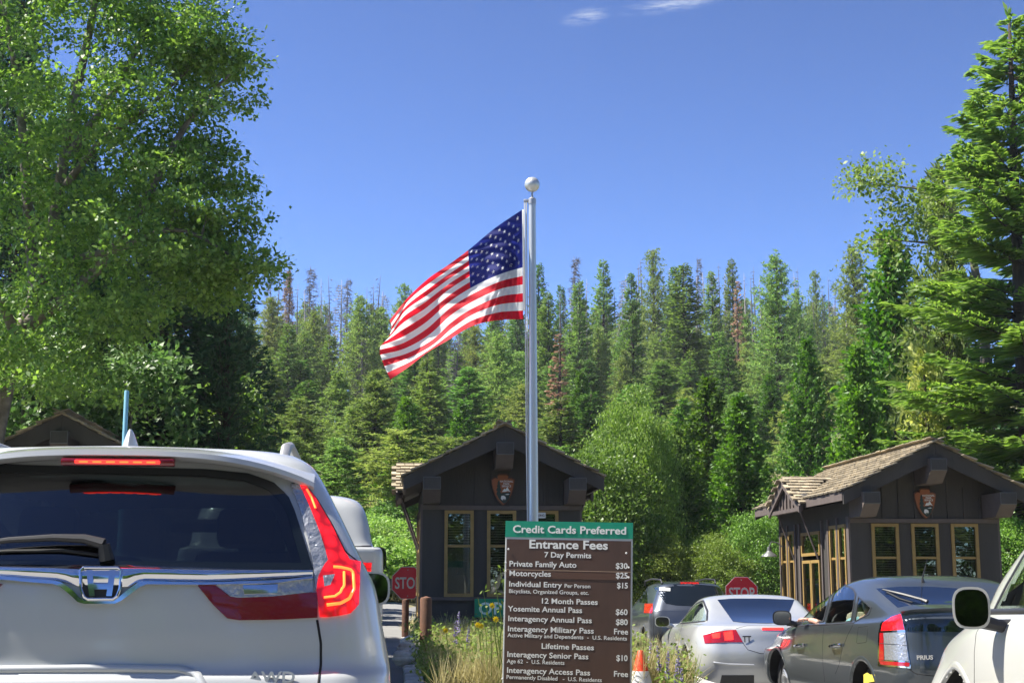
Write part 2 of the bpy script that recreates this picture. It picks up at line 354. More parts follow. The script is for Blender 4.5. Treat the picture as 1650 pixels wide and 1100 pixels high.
def shingle_field(parent, single, origin, updir, along, nrm, length, n_len, rows, clip=None, name='shingle', seed=1):
    """rows of overlapping shingles; origin at the low edge, updir up the slope, along the eave. single -> each its own object"""
    rnd = random.Random(seed); sm = shingle_mesh(); w_ = length / n_len; base = MB()
    up = Vector(updir).normalized(); al = Vector(along).normalized(); nr = Vector(nrm).normalized()
    for r in range(rows[0]):
        for c in range(n_len + (r % 2)):
            a = (c + 0.5 - 0.5 * (r % 2)) * w_
            if a < 0.0: a = w_ * 0.3
            if a > length: a = length - w_ * 0.3
            s = r * rows[1] + rnd.uniform(-0.012, 0.012)
            if clip and not clip(a, s): continue
            p = Vector(origin) + al * a + up * s + nr * (0.012 + rnd.uniform(0, 0.006))
            tw = rnd.uniform(-0.02, 0.02); upt = (up + al * tw).normalized()
            tilt = (upt - nr * 0.085).normalized(); y_ = nr.cross(tilt).normalized() ; z_ = tilt.cross(y_)
            Mx = Matrix((tilt * (rows[1] * 1.55 / 0.30), y_ * (w_ * rnd.uniform(0.90, 0.985) / 0.27), z_)).transposed()
            if single:
                o = link(name, sm, parent); o.matrix_local = Matrix.Translation(p + nr * 0.02) @ Mx.to_4x4()
            else:
                base.add([Mx @ v.co + p + nr * 0.02 for v in sm.vertices], [list(f.vertices) for f in sm.polygons])
    if not single:
        o = base.build('shingles', M['shingle'], parent); o['kind'] = 'stuff'
def window_unit(root, x0, x1, z0, z1, face='front', yy=0.0, blind=True, rail=True, sgn=-1):
    """frame + two panes + blind; front: plane y=yy; side: plane x=yy with x0..x1 along y"""
    def B(m, a0, a1, b0, b1, d0, d1):
        c = ((a0 + a1) / 2, (d0 + d1) / 2, (b0 + b1) / 2); s = (abs(a1 - a0), abs(d1 - d0), abs(b1 - b0))
        if face == 'front': m.box((c[0], yy + sgn * c[1], c[2]), s)
        else: m.box((yy + sgn * c[1], c[0], c[2]), (s[1], s[0], s[2]))
    t = 0.055; m = MB()
    B(m, x0, x0 + t, z0, z1, -0.04, 0.03); B(m, x1 - t, x1, z0, z1, -0.04, 0.03)
    B(m, x0 + t, x1 - t, z1 - t, z1, -0.04, 0.03); B(m, x0 + t, x1 - t, z0, z0 + t, -0.04, 0.035)
    fr = m.build('window', M['ochre'], root)
    zm = (z0 + z1) / 2 + 0.12
    if rail:
        m = MB(); B(m, x0 + t, x1 - t, zm - 0.02, zm + 0.02, -0.03, 0.012); m.build('meeting_rail', M['ochre'], fr)
        m = MB(); B(m, x0 + t, x1 - t, z0 + t, zm - 0.02, -0.012, -0.008); m.build('pane', M['pane'], fr)
        m = MB(); B(m, x0 + t, x1 - t, zm + 0.02, z1 - t, -0.002, 0.002); m.build('pane', M['pane'], fr)
    else:
        m = MB(); B(m, x0 + t, x1 - t, z0 + t, z1 - t, -0.002, 0.002); m.build('pane', M['pane'], fr)
    if blind:
        m = MB(); z = z1 - t - 0.02; zb = zm - 0.05 if blind == 'half' else z0 + t + 0.05
        while z > zb: B(m, x0 + t + 0.01, x1 - t - 0.01, z - 0.026, z - 0.006, -0.062, -0.045); z -= 0.042
        o = m.build('blind', M['blind'], fr); o['kind'] = 'stuff'
    return fr
def booth(label, loc, single, seed):
    t = thing('entrance_booth', label, 'booth', loc, TH, 'entrance booths')
    # walls built round the window openings
    wins = [(-0.94, -0.46), (-0.24, 0.24), (0.46, 0.94)]; z0, z1 = 0.72, 2.12
    m = MB(); xs = [-HW] + [q for w_ in wins for q in w_] + [HW]
    for a, b in zip(xs[::2], xs[1::2]): m.box(((a + b) / 2, 0.06, (z0 + z1) / 2), (b - a, 0.12, z1 - z0))
    m.box((0, 0.06, z0 / 2), (2 * HW, 0.12, z0)); m.prism([(-HW, z1), (HW, z1), (HW, rz(HW) - 0.08), (0, AP - 0.08), (-HW, rz(HW) - 0.08)], 0, 0.12, 'y')
    m.prism([(-HW, 0), (HW, 0), (HW, rz(HW) - 0.08), (0, AP - 0.08), (-HW, rz(HW) - 0.08)], WL - 0.12, WL, 'y')
    # side walls with openings (y0,y1,z0,z1)
    for sx in (-1, 1):
        ops = [(0.22, 0.62, z0, z1), (0.74, 1.14, z0, z1), (1.75, 2.95, 0.35, 2.06), (3.45, 3.85, z0, z1), (3.97, 4.37, z0, z1)]
        ys = 0.12
        for (a, b, c, d) in ops:
            m.box((sx * (HW - 0.05), (ys + a) / 2, 1.25), (0.10, a - ys, 2.5)); ys = b
            m.box((sx * (HW - 0.05), (a + b) / 2, c / 2), (0.10, b - a, c)); m.box((sx * (HW - 0.05), (a + b) / 2, (d + 2.5) / 2), (0.10, b - a, 2.5 - d))
        m.box((sx * (HW - 0.05), (ys + WL - 0.12) / 2, 1.25), (0.10, WL - 0.12 - ys, 2.5))
    m.box((0, WL / 2, 2.42), (2 * HW - 0.2, WL - 0.24, 0.04)); m.box((0, WL / 2, 0.03), (2 * HW - 0.2, WL - 0.24, 0.06))
    m.build('wall', M['brown'], t)
    m = MB(); m.box((0.3, 2.4, 0.55), (1.4, 0.6, 1.0), bev=0.02); m.box((-0.5, 1.6, 1.2), (0.35, 0.3, 0.25), bev=0.03); m.box((-0.5, 3.6, 1.0), (0.5, 0.1, 1.3), bev=0.02)
    m.build('counter', M['blind'], t)
    for (a, b) in wins: window_unit(t, a, b, z0, z1, 'front', 0.0, 'full' if a < 0.3 else 'half')
    for sx in (-1, 1):
        for (a, b) in ((0.22, 0.62), (0.74, 1.14), (3.45, 3.85), (3.97, 4.37)): window_unit(t, a, b, z0, z1, 'side', sx * HW, False, True, sx)
        window_unit(t, 1.75, 2.95, 1.62, 2.06, 'side', sx * HW, False, False, sx)
        window_unit(t, 1.79, 2.34, 0.37, 1.54, 'side', sx * HW, False, False, sx); window_unit(t, 2.36, 2.91, 0.37, 1.54, 'side', sx * HW, False, False, sx)
        # posts and battens on the side
        for y in (0.07, 0.68, 1.22, 1.62, 3.06, 3.36, 3.91, 4.46):
            m = MB(); m.box((sx * (HW + 0.016), y, 1.12), (0.035, 0.07 if y != 0.07 else 0.14, 2.24)); m.build('post' if y in (0.07, 4.46) else 'batten', M['brown_trim'], t)
    # front battens and trims
    for x in (-1.0 - 0.0, -0.72, -0.43, -0.145, 0.145, 0.43, 0.72, 1.0):
        zt = rz(x) - 0.34
        m = MB(); m.box((x, -0.011, (2.2 + zt) / 2), (0.035, 0.022, zt - 2.2)); m.build('batten', M['brown'], t)
    m = MB(); m.box((0, -0.02, 2.165), (2 * HW + 0.04, 0.045, 0.07)); m.build('head_trim', M['brown_trim'], t)
    m = MB(); m.box((0, -0.03, 0.69), (2 * HW - 0.1, 0.07, 0.05)); m.build('sill_board', M['brown_trim'], t)
    for z in (0.16, 0.34, 0.52):
        m = MB(); m.box((0, -0.008, z), (2 * HW, 0.018, 0.165)); m.build('siding_board', M['brown'], t)
    # beams
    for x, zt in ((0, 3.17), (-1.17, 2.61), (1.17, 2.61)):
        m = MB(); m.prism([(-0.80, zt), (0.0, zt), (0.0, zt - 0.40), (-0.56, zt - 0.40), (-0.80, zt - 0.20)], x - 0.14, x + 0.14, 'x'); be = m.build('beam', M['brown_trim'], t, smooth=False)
        m = MB(); m.box((x, -0.803, zt - 0.10), (0.278, 0.006, 0.198)); m.build('edge_highlight', M['lamp_metal'], be)  # pale grey rim put in for the highlight along the beam's bevelled edges
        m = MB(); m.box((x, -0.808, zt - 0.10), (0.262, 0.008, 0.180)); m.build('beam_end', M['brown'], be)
    # roof deck
    m = MB(); 
    for s in (-1, 1): m.prism([(0, AP - 0.075), (s * HS, rz(HS) - 0.075), (s * HS, rz(HS)), (0, AP)], YF, YB, 'y')
    roof = m.build('roof', M['brown'], t)
    # rake boards and eave boards
    for y0 in (YF - 0.05, YB):
        for s in (-1, 1):
            m = MB(); m.prism([(s * 0.002, AP + 0.01), (s * (HS + 0.03), rz(HS + 0.03) + 0.01), (s * (HS + 0.03), rz(HS + 0.03) - 0.20), (s * 0.002, AP - 0.30)], y0, y0 + 0.05, 'y'); m.build('rake_board', M['brown'], roof)
    for s in (-1, 1):
        m = MB(); m.box((s * (HS + 0.022), (0.0 + YF + 1.62) / 2, rz(HS) - 0.075), (0.04, 1.62 - YF, 0.15)); m.build('eave_board', M['brown_trim'], roof)
        m = MB(); m.box((s * (HS + 0.022), (3.62 + YB) / 2, rz(HS) - 0.075), (0.04, YB - 3.62, 0.15)); m.build('eave_board', M['brown_trim'], roof)
    # dormer on each side over the service window
    DC, DH, DA = 2.62, 1.02, 3.06
    for s in (-1, 1):
        xo = s * (HS + 0.10); dz0 = rz(HS) - 0.17
        m = MB(); m.prism([(DC - DH + 0.1, dz0 + 0.02), (DC + DH - 0.1, dz0 + 0.02), (DC, DA - 0.18)], xo - 0.02 * s, xo - 0.06 * s, 'x'); d = m.build('dormer', M['brown_trim'], t)
        n_b = 7
        for i in range(n_b):
            y = DC + (i - (n_b - 1) / 2) * 0.235; zt = DA - 0.2 - abs(y - DC) * (DA - 0.2 - dz0) / DH * 1.02
            if zt - dz0 > 0.08:
                mm = MB(); mm.box((xo - 0.008 * s, y, (dz0 + 0.04 + zt) / 2), (0.03, 0.035, zt - dz0 - 0.04)); mm.build('batten', M['brown_trim'], d)
        mm = MB(); mm.box((xo - 0.0 * s, DC, dz0 + 0.0), (0.09, 2 * DH - 0.1, 0.07)); mm.build('trim_board', M['brown_trim'], d)
        xin = s * 0.55
        for q in (-1, 1):
            mm = MB(); mm.prism([(DC + q * 0.001, DA), (DC + q * (DH + 0.06), dz0 + 0.06), (DC + q * (DH + 0.06), dz0 - 0.08), (DC + q * 0.001, DA - 0.17)], xo + 0.02 * s, xo + 0.065 * s, 'x'); mm.build('barge_board', M['brown_trim'], d)
            # deck of the dormer roof runs back into the main slope
            sl = (DA - (dz0 + 0.06)) / (DH + 0.06)
            xv = (AP - DA) / ST
            a = Vector((xo + 0.04 * s, DC, DA)); b = Vector((s * xv, DC, DA)); c = Vector((s * (HS - 0.02), DC + q * (DH + 0.04), rz(HS - 0.02))); e = Vector((xo + 0.04 * s, DC + q * (DH + 0.06), dz0 + 0.06))
            mm = MB(); dn = Vector((0, 0, -0.05)); mm.add([a, b, c, e, a + dn, b + dn, c + dn, e + dn], [[0, 1, 2, 3], [7, 6, 5, 4], [0, 4, 5, 1], [1, 5, 6, 2], [2, 6, 7, 3], [3, 7, 4, 0]])
            dk = mm.build('dormer_roof', M['brown'], d)
            updir = Vector((0, -q, sl)).normalized(); nr = Vector((0, q * sl, 1)).normalized()
            L = abs(a.x - b.x)
            def clip(al_, s_, sl=sl, s=s):
                # keep what lies above the main slope
                x = abs(xo) + 0.04 - al_; z = dz0 + 0.06 + s_ * (sl / math.sqrt(1 + sl * sl)); return z > rz(x) - 0.03 or x > HS - 0.1
            shingle_field(dk, single and q == -1 and s == -1, e + Vector((s * 0.03, q * 0.03, 0)), updir, (-s, 0, 0), nr, L, 6, (9, 0.135), clip, seed=seed + 3)
        for q in (-1, 1):
            y = DC + q * 0.78
            mm = MB(); p0 = Vector((s * (HW + 0.03), y, 1.55)); p1 = Vector((s * (HS + 0.06), y, dz0 - 0.02)); mm.tube([p0, p1], 0.020, 4); mm.build('bracket', M['brown_trim'], d)
    # shingles: the sunlit left slope one by one, the other as a mass
    for s in (-1, 1):
        lo = Vector((s * (HS + 0.05), YF - 0.08, rz(HS + 0.05) + 0.005)); up = Vector((-s, 0, ST)).normalized(); nr = Vector((s * ST, 0, 1)).normalized()
        def clipm(a, r_, s=s):
            y = YF - 0.08 + a; x = HS + 0.05 - r_ * 0.888; z = rz(x)
            if abs(y - DC) < DH:
                zd = DA - (DA - (rz(HS) - 0.11)) * abs(y - DC) / (DH + 0.06)
                if zd > z + 0.03: return False
            return True
        shingle_field(roof, single and s == -1, lo, up, (0, 1, 0), nr, YB - YF + 0.16, 24, (12, 0.158), clipm, seed=seed + s)
    m = MB(); 
    for s in (-1, 1): m.prism([(0, AP + 0.055), (s * 0.16, rz(0.16) + 0.05), (s * 0.16, rz(0.16) + 0.025), (0, AP + 0.02)], YF - 0.09, YB + 0.07, 'y')
    m.build('ridge_cap', M['shingle'], roof)
    m = MB(); m.box((0, WL / 2, -0.35), (2 * HW + 0.5, WL + 0.5, 0.7), bev=0.02); m.build('concrete_base', M['concrete'], t)
    return t
def from_px(px, d, z):
    return ((px - 825) / F * (d * math.cos(PITCH) + (z - EYE) * math.sin(PITCH)), d, z)
lm = from_px(808, 23.6, 0.27); lr = from_px(1499, 24.6, 0.10); ll = from_px(97, 23.6, 0.45)
booth_m = booth('dark brown booth behind the fee sign, with an open sign under its windows', lm, False, 5)
booth_r = booth('brown booth with sunlit shingle roof and dormer behind the grey hatchback', lr, True, 9)
booth_l = booth('booth of which only the dark gable shows above the white SUV roof', ll, False, 12)
def bl(t, x, y, z): return Matrix.Translation(t.location) @ Matrix.Rotation(TH, 4, 'Z') @ Vector((x, y, z))

# ------------------------------------------------------------------ emblems
M['emb_brown'] = mat('emblem brown', (0.30, 0.085, 0.018), 0.45)
M['emb_dark'] = mat('emblem dark green', (0.012, 0.03, 0.022), 0.5)
M['white'] = mat('white sign paint', (0.78, 0.78, 0.74), 0.5)
M['emb_edge'] = mat('emblem border', (0.10, 0.035, 0.012), 0.5)
def text(body, size, loc, material, parent, align='LEFT', bold=0.0, ext=0.0015, name='lettering', xs=1.0, rot=(math.pi / 2, 0, 0), sp=1.0, wide=None):
    cu = bpy.data.curves.new('t', 'FONT'); cu.body = body; cu.size = size; cu.align_x = align; cu.align_y = 'BOTTOM_BASELINE'
    cu.offset = bold * size; cu.extrude = ext; cu.resolution_u = 3; cu.space_character = sp
    o = bpy.data.objects.new('t', cu); C.objects.link(o)
    me = bpy.data.meshes.new_from_object(o.evaluated_get(bpy.context.evaluated_depsgraph_get())); bpy.data.objects.remove(o); bpy.data.curves.remove(cu)
    n = len(me.vertices); co = np.empty(n * 3, np.float32); me.vertices.foreach_get('co', co); co = co.reshape(-1, 3)
    if wide and n: k = wide / max(1e-6, co[:, 0].max() - co[:, 0].min()); co[:, 0] *= k
    co[:, 0] *= xs; me.vertices.foreach_set('co', co.ravel()); me.update()
    me.materials.clear(); me.materials.append(material); me.name = name
    q = link(name, me, parent); q.location = loc; q.rotation_euler = rot
    return q
ARROW = [(-.19,1.0),(.17,1.0),(.24,.94),(.20,.86),(.34,.88),(.50,.81),(.48,.66),(.44,.5),(.36,.28),(.24,.1),(.1,-.03),(0,-.1),(-.1,-.03),(-.24,.1),(-.37,.28),(-.45,.5),(-.49,.66),(-.5,.82),(-.36,.89),(-.23,.86),(-.26,.94)][::-1]
def emblem(b, label):
    s = 0.40; loc = bl(b, 0.02, -0.06, 2.23)
    t = thing('arrowhead_emblem', label, 'sign', loc, TH, 'arrowhead emblems on the booth gables')
    def S(p, k=1.0): return [((x) * s * k * 0.95, 0.02 + (0.45 + (z - 0.45) * k) * s * 1.15) for x, z in p]
    m = MB(); m.prism(S(ARROW, 1.04), 0.0, 0.03, 'y'); m.build('border', M['emb_edge'], t)
    m = MB(); m.prism(S(ARROW, 0.95), -0.006, 0.0, 'y'); m.build('face', M['emb_brown'], t)
    m = MB(); m.prism(S([(0.36, 0.36), (0.27, 0.12), (0.14, -0.03), (0.02, -0.08), (-0.20, 0.10), (-0.31, 0.30), (-0.27, 0.40), (-0.1, 0.32), (0.1, 0.35)], 0.93), -0.009, -0.006, 'y'); m.build('meadow', M['emb_dark'], t)
    m = MB(); tr = [(-0.19, 0.80), (-0.13, 0.68), (-0.16, 0.68), (-0.10, 0.56), (-0.14, 0.56), (-0.07, 0.42), (-0.13, 0.42), (-0.08, 0.28), (-0.30, 0.28), (-0.25, 0.42), (-0.31, 0.42), (-0.24, 0.56), (-0.28, 0.56), (-0.22, 0.68), (-0.25, 0.68)]
    m.prism(S(tr), -0.012, -0.0092, 'y'); m.build('sequoia', M['emb_dark'], t)
    m = MB(); m.prism(S([(-0.05, 0.38), (0.06, 0.50), (0.10, 0.46), (0.18, 0.56), (0.26, 0.44), (0.32, 0.38), (0.2, 0.41), (0.1, 0.38)]), -0.012, -0.0094, 'y'); m.build('mountain', M['white'], t)
    m = MB(); m.prism(S([(-0.10, 0.16), (-0.07, 0.24), (0.02, 0.245), (0.10, 0.20), (0.12, 0.12), (0.09, 0.12), (0.08, 0.07), (0.06, 0.12), (0.0, 0.12), (-0.01, 0.06), (-0.035, 0.10), (-0.08, 0.10)]), -0.013, -0.0096, 'y'); m.build('bison', M['white'], t)
    m = MB(); m.prism(S([(0.06, 0.28), (0.2, 0.31), (0.28, 0.295), (0.2, 0.27)]), -0.013, -0.0096, 'y'); m.build('lake', M['white'], t)
    for i, w_ in enumerate(('NATIONAL', 'PARK', 'SERVICE')): text(w_, 0.043, (0.055, -0.010, 0.02 + (0.72 - i * 0.085) * s * 1.15), M['white'], t, 'CENTER', 0.01)
emblem(booth_m, 'brown arrowhead emblem on the gable directly left of the flagpole')
emblem(booth_r, 'brown arrowhead emblem on the gable of the booth with the sunlit roof')
# OPEN sign under the windows of the middle booth
M['green_sign'] = mat('green sign face', (0.005, 0.27, 0.12), 0.45)
M['green_letter'] = mat('pale green lettering', (0.75, 0.9, 0.78), 0.5)
p = bl(booth_m, -0.42, -0.10, 0.40)
t = thing('open_sign', 'green sign with pale capital letters below the windows of the middle booth', 'sign', p, TH)
m = MB(); m.box((0.5, 0, 0.14), (1.05, 0.03, 0.30), bev=0.008); m.build('panel', M['green_sign'], t)
text('OPEN', 0.27, (0.04, -0.017, 0.045), M['green_letter'], t, bold=0.02, sp=1.1)
# small notice in the third window
p = bl(booth_m, 0.60, -0.08, 2.04); t = thing('window_notice', 'small white notice at the top of the booth window beside the flagpole', 'notice', p, TH)
m = MB(); m.box((0, 0, 0), (0.24, 0.008, 0.09)); m.build('panel', M['white'], t)
M['black'] = mat('black print', (0.02, 0.02, 0.02), 0.6); text('PARKING', 0.05, (0, -0.006, -0.018), M['black'], t, 'CENTER', 0.015)
# barn lamp on the right booth
p = bl(booth_r, -HW - 0.02, 4.3, 1.72)
t = thing('barn_lamp', 'grey bell shaped wall lamp beside the second stop sign', 'lamp', p, TH)
m = MB(); m.tube([(0, 0, 0.12), (-0.1, 0, 0.20), (-0.22, 0, 0.22), (-0.27, 0, 0.12)], 0.012, 8); m.build('arm', M['lamp_metal'], t, True)
m = MB(); m.lathe([(0.03, 0.12), (0.04, 0.09), (0.045, 0.04), (0.08, 0.0), (0.15, -0.05), (0.16, -0.075), (0.15, -0.07), (0.07, -0.02), (0.02, 0.0)], 24, (-0.27, 0, 0)); m.build('lamp_shade', M['lamp_metal'], t, True)
# ================================================================== fee sign
M['sign_brown'] = mat('brown sign face', (0.060, 0.029, 0.018), 0.5, var=0.22, vscale=3.5, stretch=(1, 1, 0.3))
M['sign_brown2'] = mat('newer brown sign strip', (0.080, 0.036, 0.020), 0.5)
M['sign_edge'] = mat('grey white sign border', (0.50, 0.52, 0.50), 0.5)
M['sign_green'] = mat('green header', (0.0, 0.235, 0.135), 0.45)
M['sign_tan'] = mat('tan strip edge', (0.35, 0.24, 0.16), 0.6)
M['letter'] = mat('off white sign lettering', (0.70, 0.70, 0.66), 0.55)
M['steel'] = mat('galvanised steel', (0.45, 0.45, 0.45), 0.45, metal=0.7)
SD = 13.4; TLp = at(815, 841, SD); TRp = at(1020, 841, SD - 0.20)
sc = F * 1.0
sw = (TRp - TLp).length; yaw = math.atan2(TRp.y - TLp.y, TRp.x - TLp.x)
gzs = 0.16
base = Vector(((TLp.x + TRp.x) / 2, (TLp.y + TRp.y) / 2, gzs))
fee = thing('fee_sign', 'tall brown entrance fee board with green header in front of the middle booth', 'sign', base, yaw)
top = TLp.z - gzs; PX = sw / 205.0            # metres per photo pixel on the board
roll = R(1.3)
fee.rotation_euler = (0, roll, yaw); fee.location = base - Vector((math.sin(roll) * top, 0, 0))
def bx_(px): return (px - 917.5) * PX
def bz_(py, px=917.5): return top - (py - 840.5) * PX * 0.966
W2 = sw / 2; SH = 300 * PX
m = MB(); m.box((0, 0.0, top - 0.5 * 25.5 * PX), (sw, 0.02, 25.5 * PX)); m.build('header_panel', M['sign_green'], fee)
m = MB(); m.box((0, 0.004, top - 25.5 * PX - SH / 2), (sw - 0.004, 0.022, SH), bev=0.004); bd = m.build('board', M['sign_edge'], fee)
m = MB(); m.box((0, -0.008, top - 28.5 * PX - (SH - 6 * PX) / 2), (sw - 0.032, 0.004, SH - 7 * PX)); m.build('face', M['sign_brown'], bd)
m = MB(); m.box((0, -0.0115, bz_(927)), (sw - 0.034, 0.003, 13 * PX)); m.build('price_strip', M['sign_brown2'], bd)
m = MB(); m.box((0, -0.013, bz_(920.5)), (sw - 0.034, 0.003, 0.9 * PX)); m.build('strip_edge', M['sign_tan'], bd)
for sx in (-0.38, 0.38):
    m = MB(); m.box((sx * sw / 1.0, 0.045, (top - 0.1) / 2), (0.06, 0.06, top - 0.1)); m.build('post', M['steel'], fee)
for (a, b) in ((821, 887), (1010, 890), (817, 909), (1014, 913), (817, 923), (1014, 929), (816, 1097)):
    m = MB(); m.lathe([(0.010, -0.016), (0.009, -0.022), (0.004, -0.024)], 10, (bx_(a), 0, bz_(b)), 'y'); m.build('bolt', M['letter'], fee)
L_ = [  # text, centre/left px, baseline py, cap height px, width px, align
 ('Credit Cards Preferred', 917.5, 859.5, 11.6, 182, 'C', 0.022, -0.0125),
 ('Entrance Fees', 915.5, 884.5, 13.2, 126, 'C', 0.024, -0.0115), ('7 Day Permits', 915, 899, 8.3, 75, 'C', 0.018, -0.0115),
 ('Private Family Auto', 820.5, 914, 8.6, 108, 'L', 0.016, -0.0115), ('$30', 1010, 917, 8.8, 18.5, 'R', 0.018, -0.0115),
 ('Motorcycles', 820.5, 929, 8.6, 67, 'L', 0.016, -0.014), ('$25', 1010, 932.5, 8.8, 18.5, 'R', 0.018, -0.014),
 ('Individual Entry', 820, 946.5, 8.2, 85, 'L', 0.014, -0.0115), ('Per Person', 909.5, 948, 6, 41, 'L', 0.010, -0.0115), ('$15', 1010, 948.5, 8.6, 17, 'R', 0.018, -0.0115),
 ('Bicyclists, Organized Groups, etc.', 820, 957.5, 6.0, 128, 'L', 0.009, -0.0115), ('12 Month Passes', 915.5, 974, 8.2, 89, 'C', 0.016, -0.0115),
 ('Yosemite Annual Pass', 819, 987, 8.4, 119, 'L', 0.015, -0.0115), ('$60', 1009, 991, 8.8, 18.5, 'R', 0.018, -0.0115),
 ('Interagency Annual Pass', 818.5, 1003, 8.4, 133.5, 'L', 0.015, -0.0115), ('$80', 1009, 1007, 8.8, 18.5, 'R', 0.018, -0.0115),
 ('Interagency Military Pass', 818, 1019.5, 8.4, 137, 'L', 0.015, -0.0115), ('Free', 1009, 1022, 8.6, 22, 'R', 0.015, -0.0115),
 ('Active Military and Dependents  -  U.S. Residents', 818, 1029.5, 6.0, 190, 'L', 0.009, -0.0115), ('Lifetime Passes', 913.5, 1046.5, 8.2, 83, 'C', 0.016, -0.0115),
 ('Interagency Senior Pass', 817, 1060.5, 8.4, 129, 'L', 0.015, -0.0115), ('$10', 1008, 1064, 8.8, 17.5, 'R', 0.018, -0.0115),
 ('Age 62  -  U.S. Residents', 817, 1070, 6.0, 92, 'L', 0.009, -0.0115),
 ('Interagency Access Pass', 816.5, 1086, 8.4, 132, 'L', 0.015, -0.0115), ('Free', 1008, 1089, 8.6, 22, 'R', 0.015, -0.0115),
 ('Permanently Disabled   -  U.S. Residents', 816, 1096, 6.0, 151, 'L', 0.009, -0.0115)]
for (s_, x, y, ch, wd, al, bo, dy) in L_:
    x0 = x - wd / 2 if al == 'C' else (x - wd if al == 'R' else x)
    y = y - (x0 + wd / 2 - 917.5) * 0.0227; x0 += (y - 840) * 0.0227
    text(s_, ch * PX / 0.70, (bx_(x0), dy, bz_(y)), M['letter'], fee, 'LEFT', bo, 0.001, wide=wd * PX)

# ================================================================== flagpole and flag
M['pole'] = mat('brushed aluminium pole', (0.58, 0.59, 0.57), 0.42, metal=0.6)
M['rope'] = mat('white rope', (0.7, 0.7, 0.68), 0.9)
FD = 16.0
pb = at(860.5, 838, FD); pt = at(857.5, 325, FD)
px0, pz = pt.x, pt.z; g0 = 0.15
fp = thing('flagpole', 'tall silver flagpole topped with a metal ball behind the fee sign', 'flagpole', (pb.x, FD, g0), 0)
H_ = pz - g0; lx = px0 - pb.x
m = MB(); m.tube([(0, 0, 0), (lx * 0.5, 0, H_ * 0.5), (lx, 0, H_)], [0.056, 0.050, 0.040], 20); m.build('pole', M['pole'], fp, True)
m = MB(); m.lathe([(0.10, 0), (0.10, 0.02), (0.06, 0.05), (0.055, 0.10)], 24); m.build('base_collar', M['pole'], fp, True)
m = MB(); m.lathe([(0.046, -0.03), (0.046, 0.03), (0.03, 0.045), (0.014, 0.05), (0.012, 0.13)], 16, (lx, 0, H_)); m.box((lx - 0.05, 0, H_ + 0.01), (0.10, 0.03, 0.035), bev=0.008); m.build('truck', M['steel'], fp, True)
m = MB(); n = 14; m.lathe([(0.002, -0.088)] + [(0.088 * math.sin(math.pi * i / n), -0.088 * math.cos(math.pi * i / n)) for i in range(1, n)] + [(0.002, 0.088)], 28, (lx, 0, H_ + 0.205)); m.build('ball', M['pole'], fp, True)
for dx, y in ((-0.088, 0.0), (-0.067, 0.03)):
    m = MB(); m.tube([(lx + dx, y, H_), (lx * 0.5 + dx + 0.01, y, H_ * 0.5), (dx * 0.75, y, 1.2)], 0.008, 6); m.build('halyard', M['rope'], fp)
# flag
def cubic(tab, xs):
    """smooth interpolation through (x, value...) rows (Catmull-Rom style hermite)"""
    tab = np.array(tab, float); x = tab[:, 0]; v = tab[:, 1:]; m = np.gradient(v, x, axis=0)
    xs = np.clip(xs, x[0], x[-1]); i = np.clip(np.searchsorted(x, xs) - 1, 0, len(x) - 2); h = x[i + 1] - x[i]; t = ((xs - x[i]) / h)[:, None]; h = h[:, None]
    return (2 * t**3 - 3 * t**2 + 1) * v[i] + (t**3 - 2 * t**2 + t) * h * m[i] + (-2 * t**3 + 3 * t**2) * v[i + 1] + (t**3 - t**2) * h * m[i + 1]
# columns: u -> list over v of (v, px, py, depth offset)
COL = {
 0.00: [(0, 841, 338, 0), (0.54, 842, 431, 0.0), (1, 843, 514, 0)],
 0.20: [(0, 797, 368, -0.06), (0.54, 803, 443, -0.12), (1, 800, 516, -0.10)],
 0.40: [(0, 752, 405, 0.02), (0.54, 755, 466, 0.10), (0.77, 756, 500, 0.02), (1, 757, 527, -0.12)],
 0.55: [(0, 722, 427, 0.12), (0.40, 721, 470, 0.16), (0.62, 724, 498, 0.10), (0.82, 728, 526, -0.05), (1, 722, 548, -0.22)],
 0.70: [(0, 690, 449, 0.14), (0.35, 684, 493, 0.22), (0.62, 688, 530, 0.16), (0.84, 696, 556, -0.02), (1, 688, 568, -0.22)],
 0.85: [(0, 657, 480, 0.08), (0.30, 652, 508, 0.18), (0.62, 650, 553, 0.20), (0.84, 658, 576, 0.08), (1, 660, 590, -0.02)],
 1.00: [(0, 628, 516, 0.18), (0.16, 631, 527, 0.08), (0.34, 627, 542, 0.16), (0.60, 612, 562, 0.12), (0.84, 619, 589, 0.06), (1, 629, 611, 0.02)]}
NU, SV = 72, 4
us = np.linspace(0, 1, NU + 1); vs = np.linspace(0, 1, 13 * SV + 1)
keys = sorted(COL); colv = np.stack([cubic(COL[k], vs) for k in keys])      # (k, nv, 3)
gridf = np.stack([cubic([(k, *colv[i, j]) for i, k in enumerate(keys)], us) for j in range(len(vs))], 1)  # (nu, nv, 3)
def flag_pt(g, lift=0.0):
    d = cray(g[0], g[1]); Y = FD + g[2] * 1.0 + 0.02; t = Y / d.y; return Vector((d.x * t, Y, EYE + d.z * t))
for i in range(NU + 1):            # fine cloth ripples
    for j in range(len(vs)):
        u, v = us[i], vs[j]
        gridf[i, j, 2] += 0.022 * math.sin(u * 30 + v * 9) * min(1, u * 5) + 0.05 * math.sin(u * 13 - v * 5.5) * u + 0.013 * math.sin((u * 0.8 + v) * 46) * (1 - v * 0.3) * min(1, 4 * (u + 0.03))
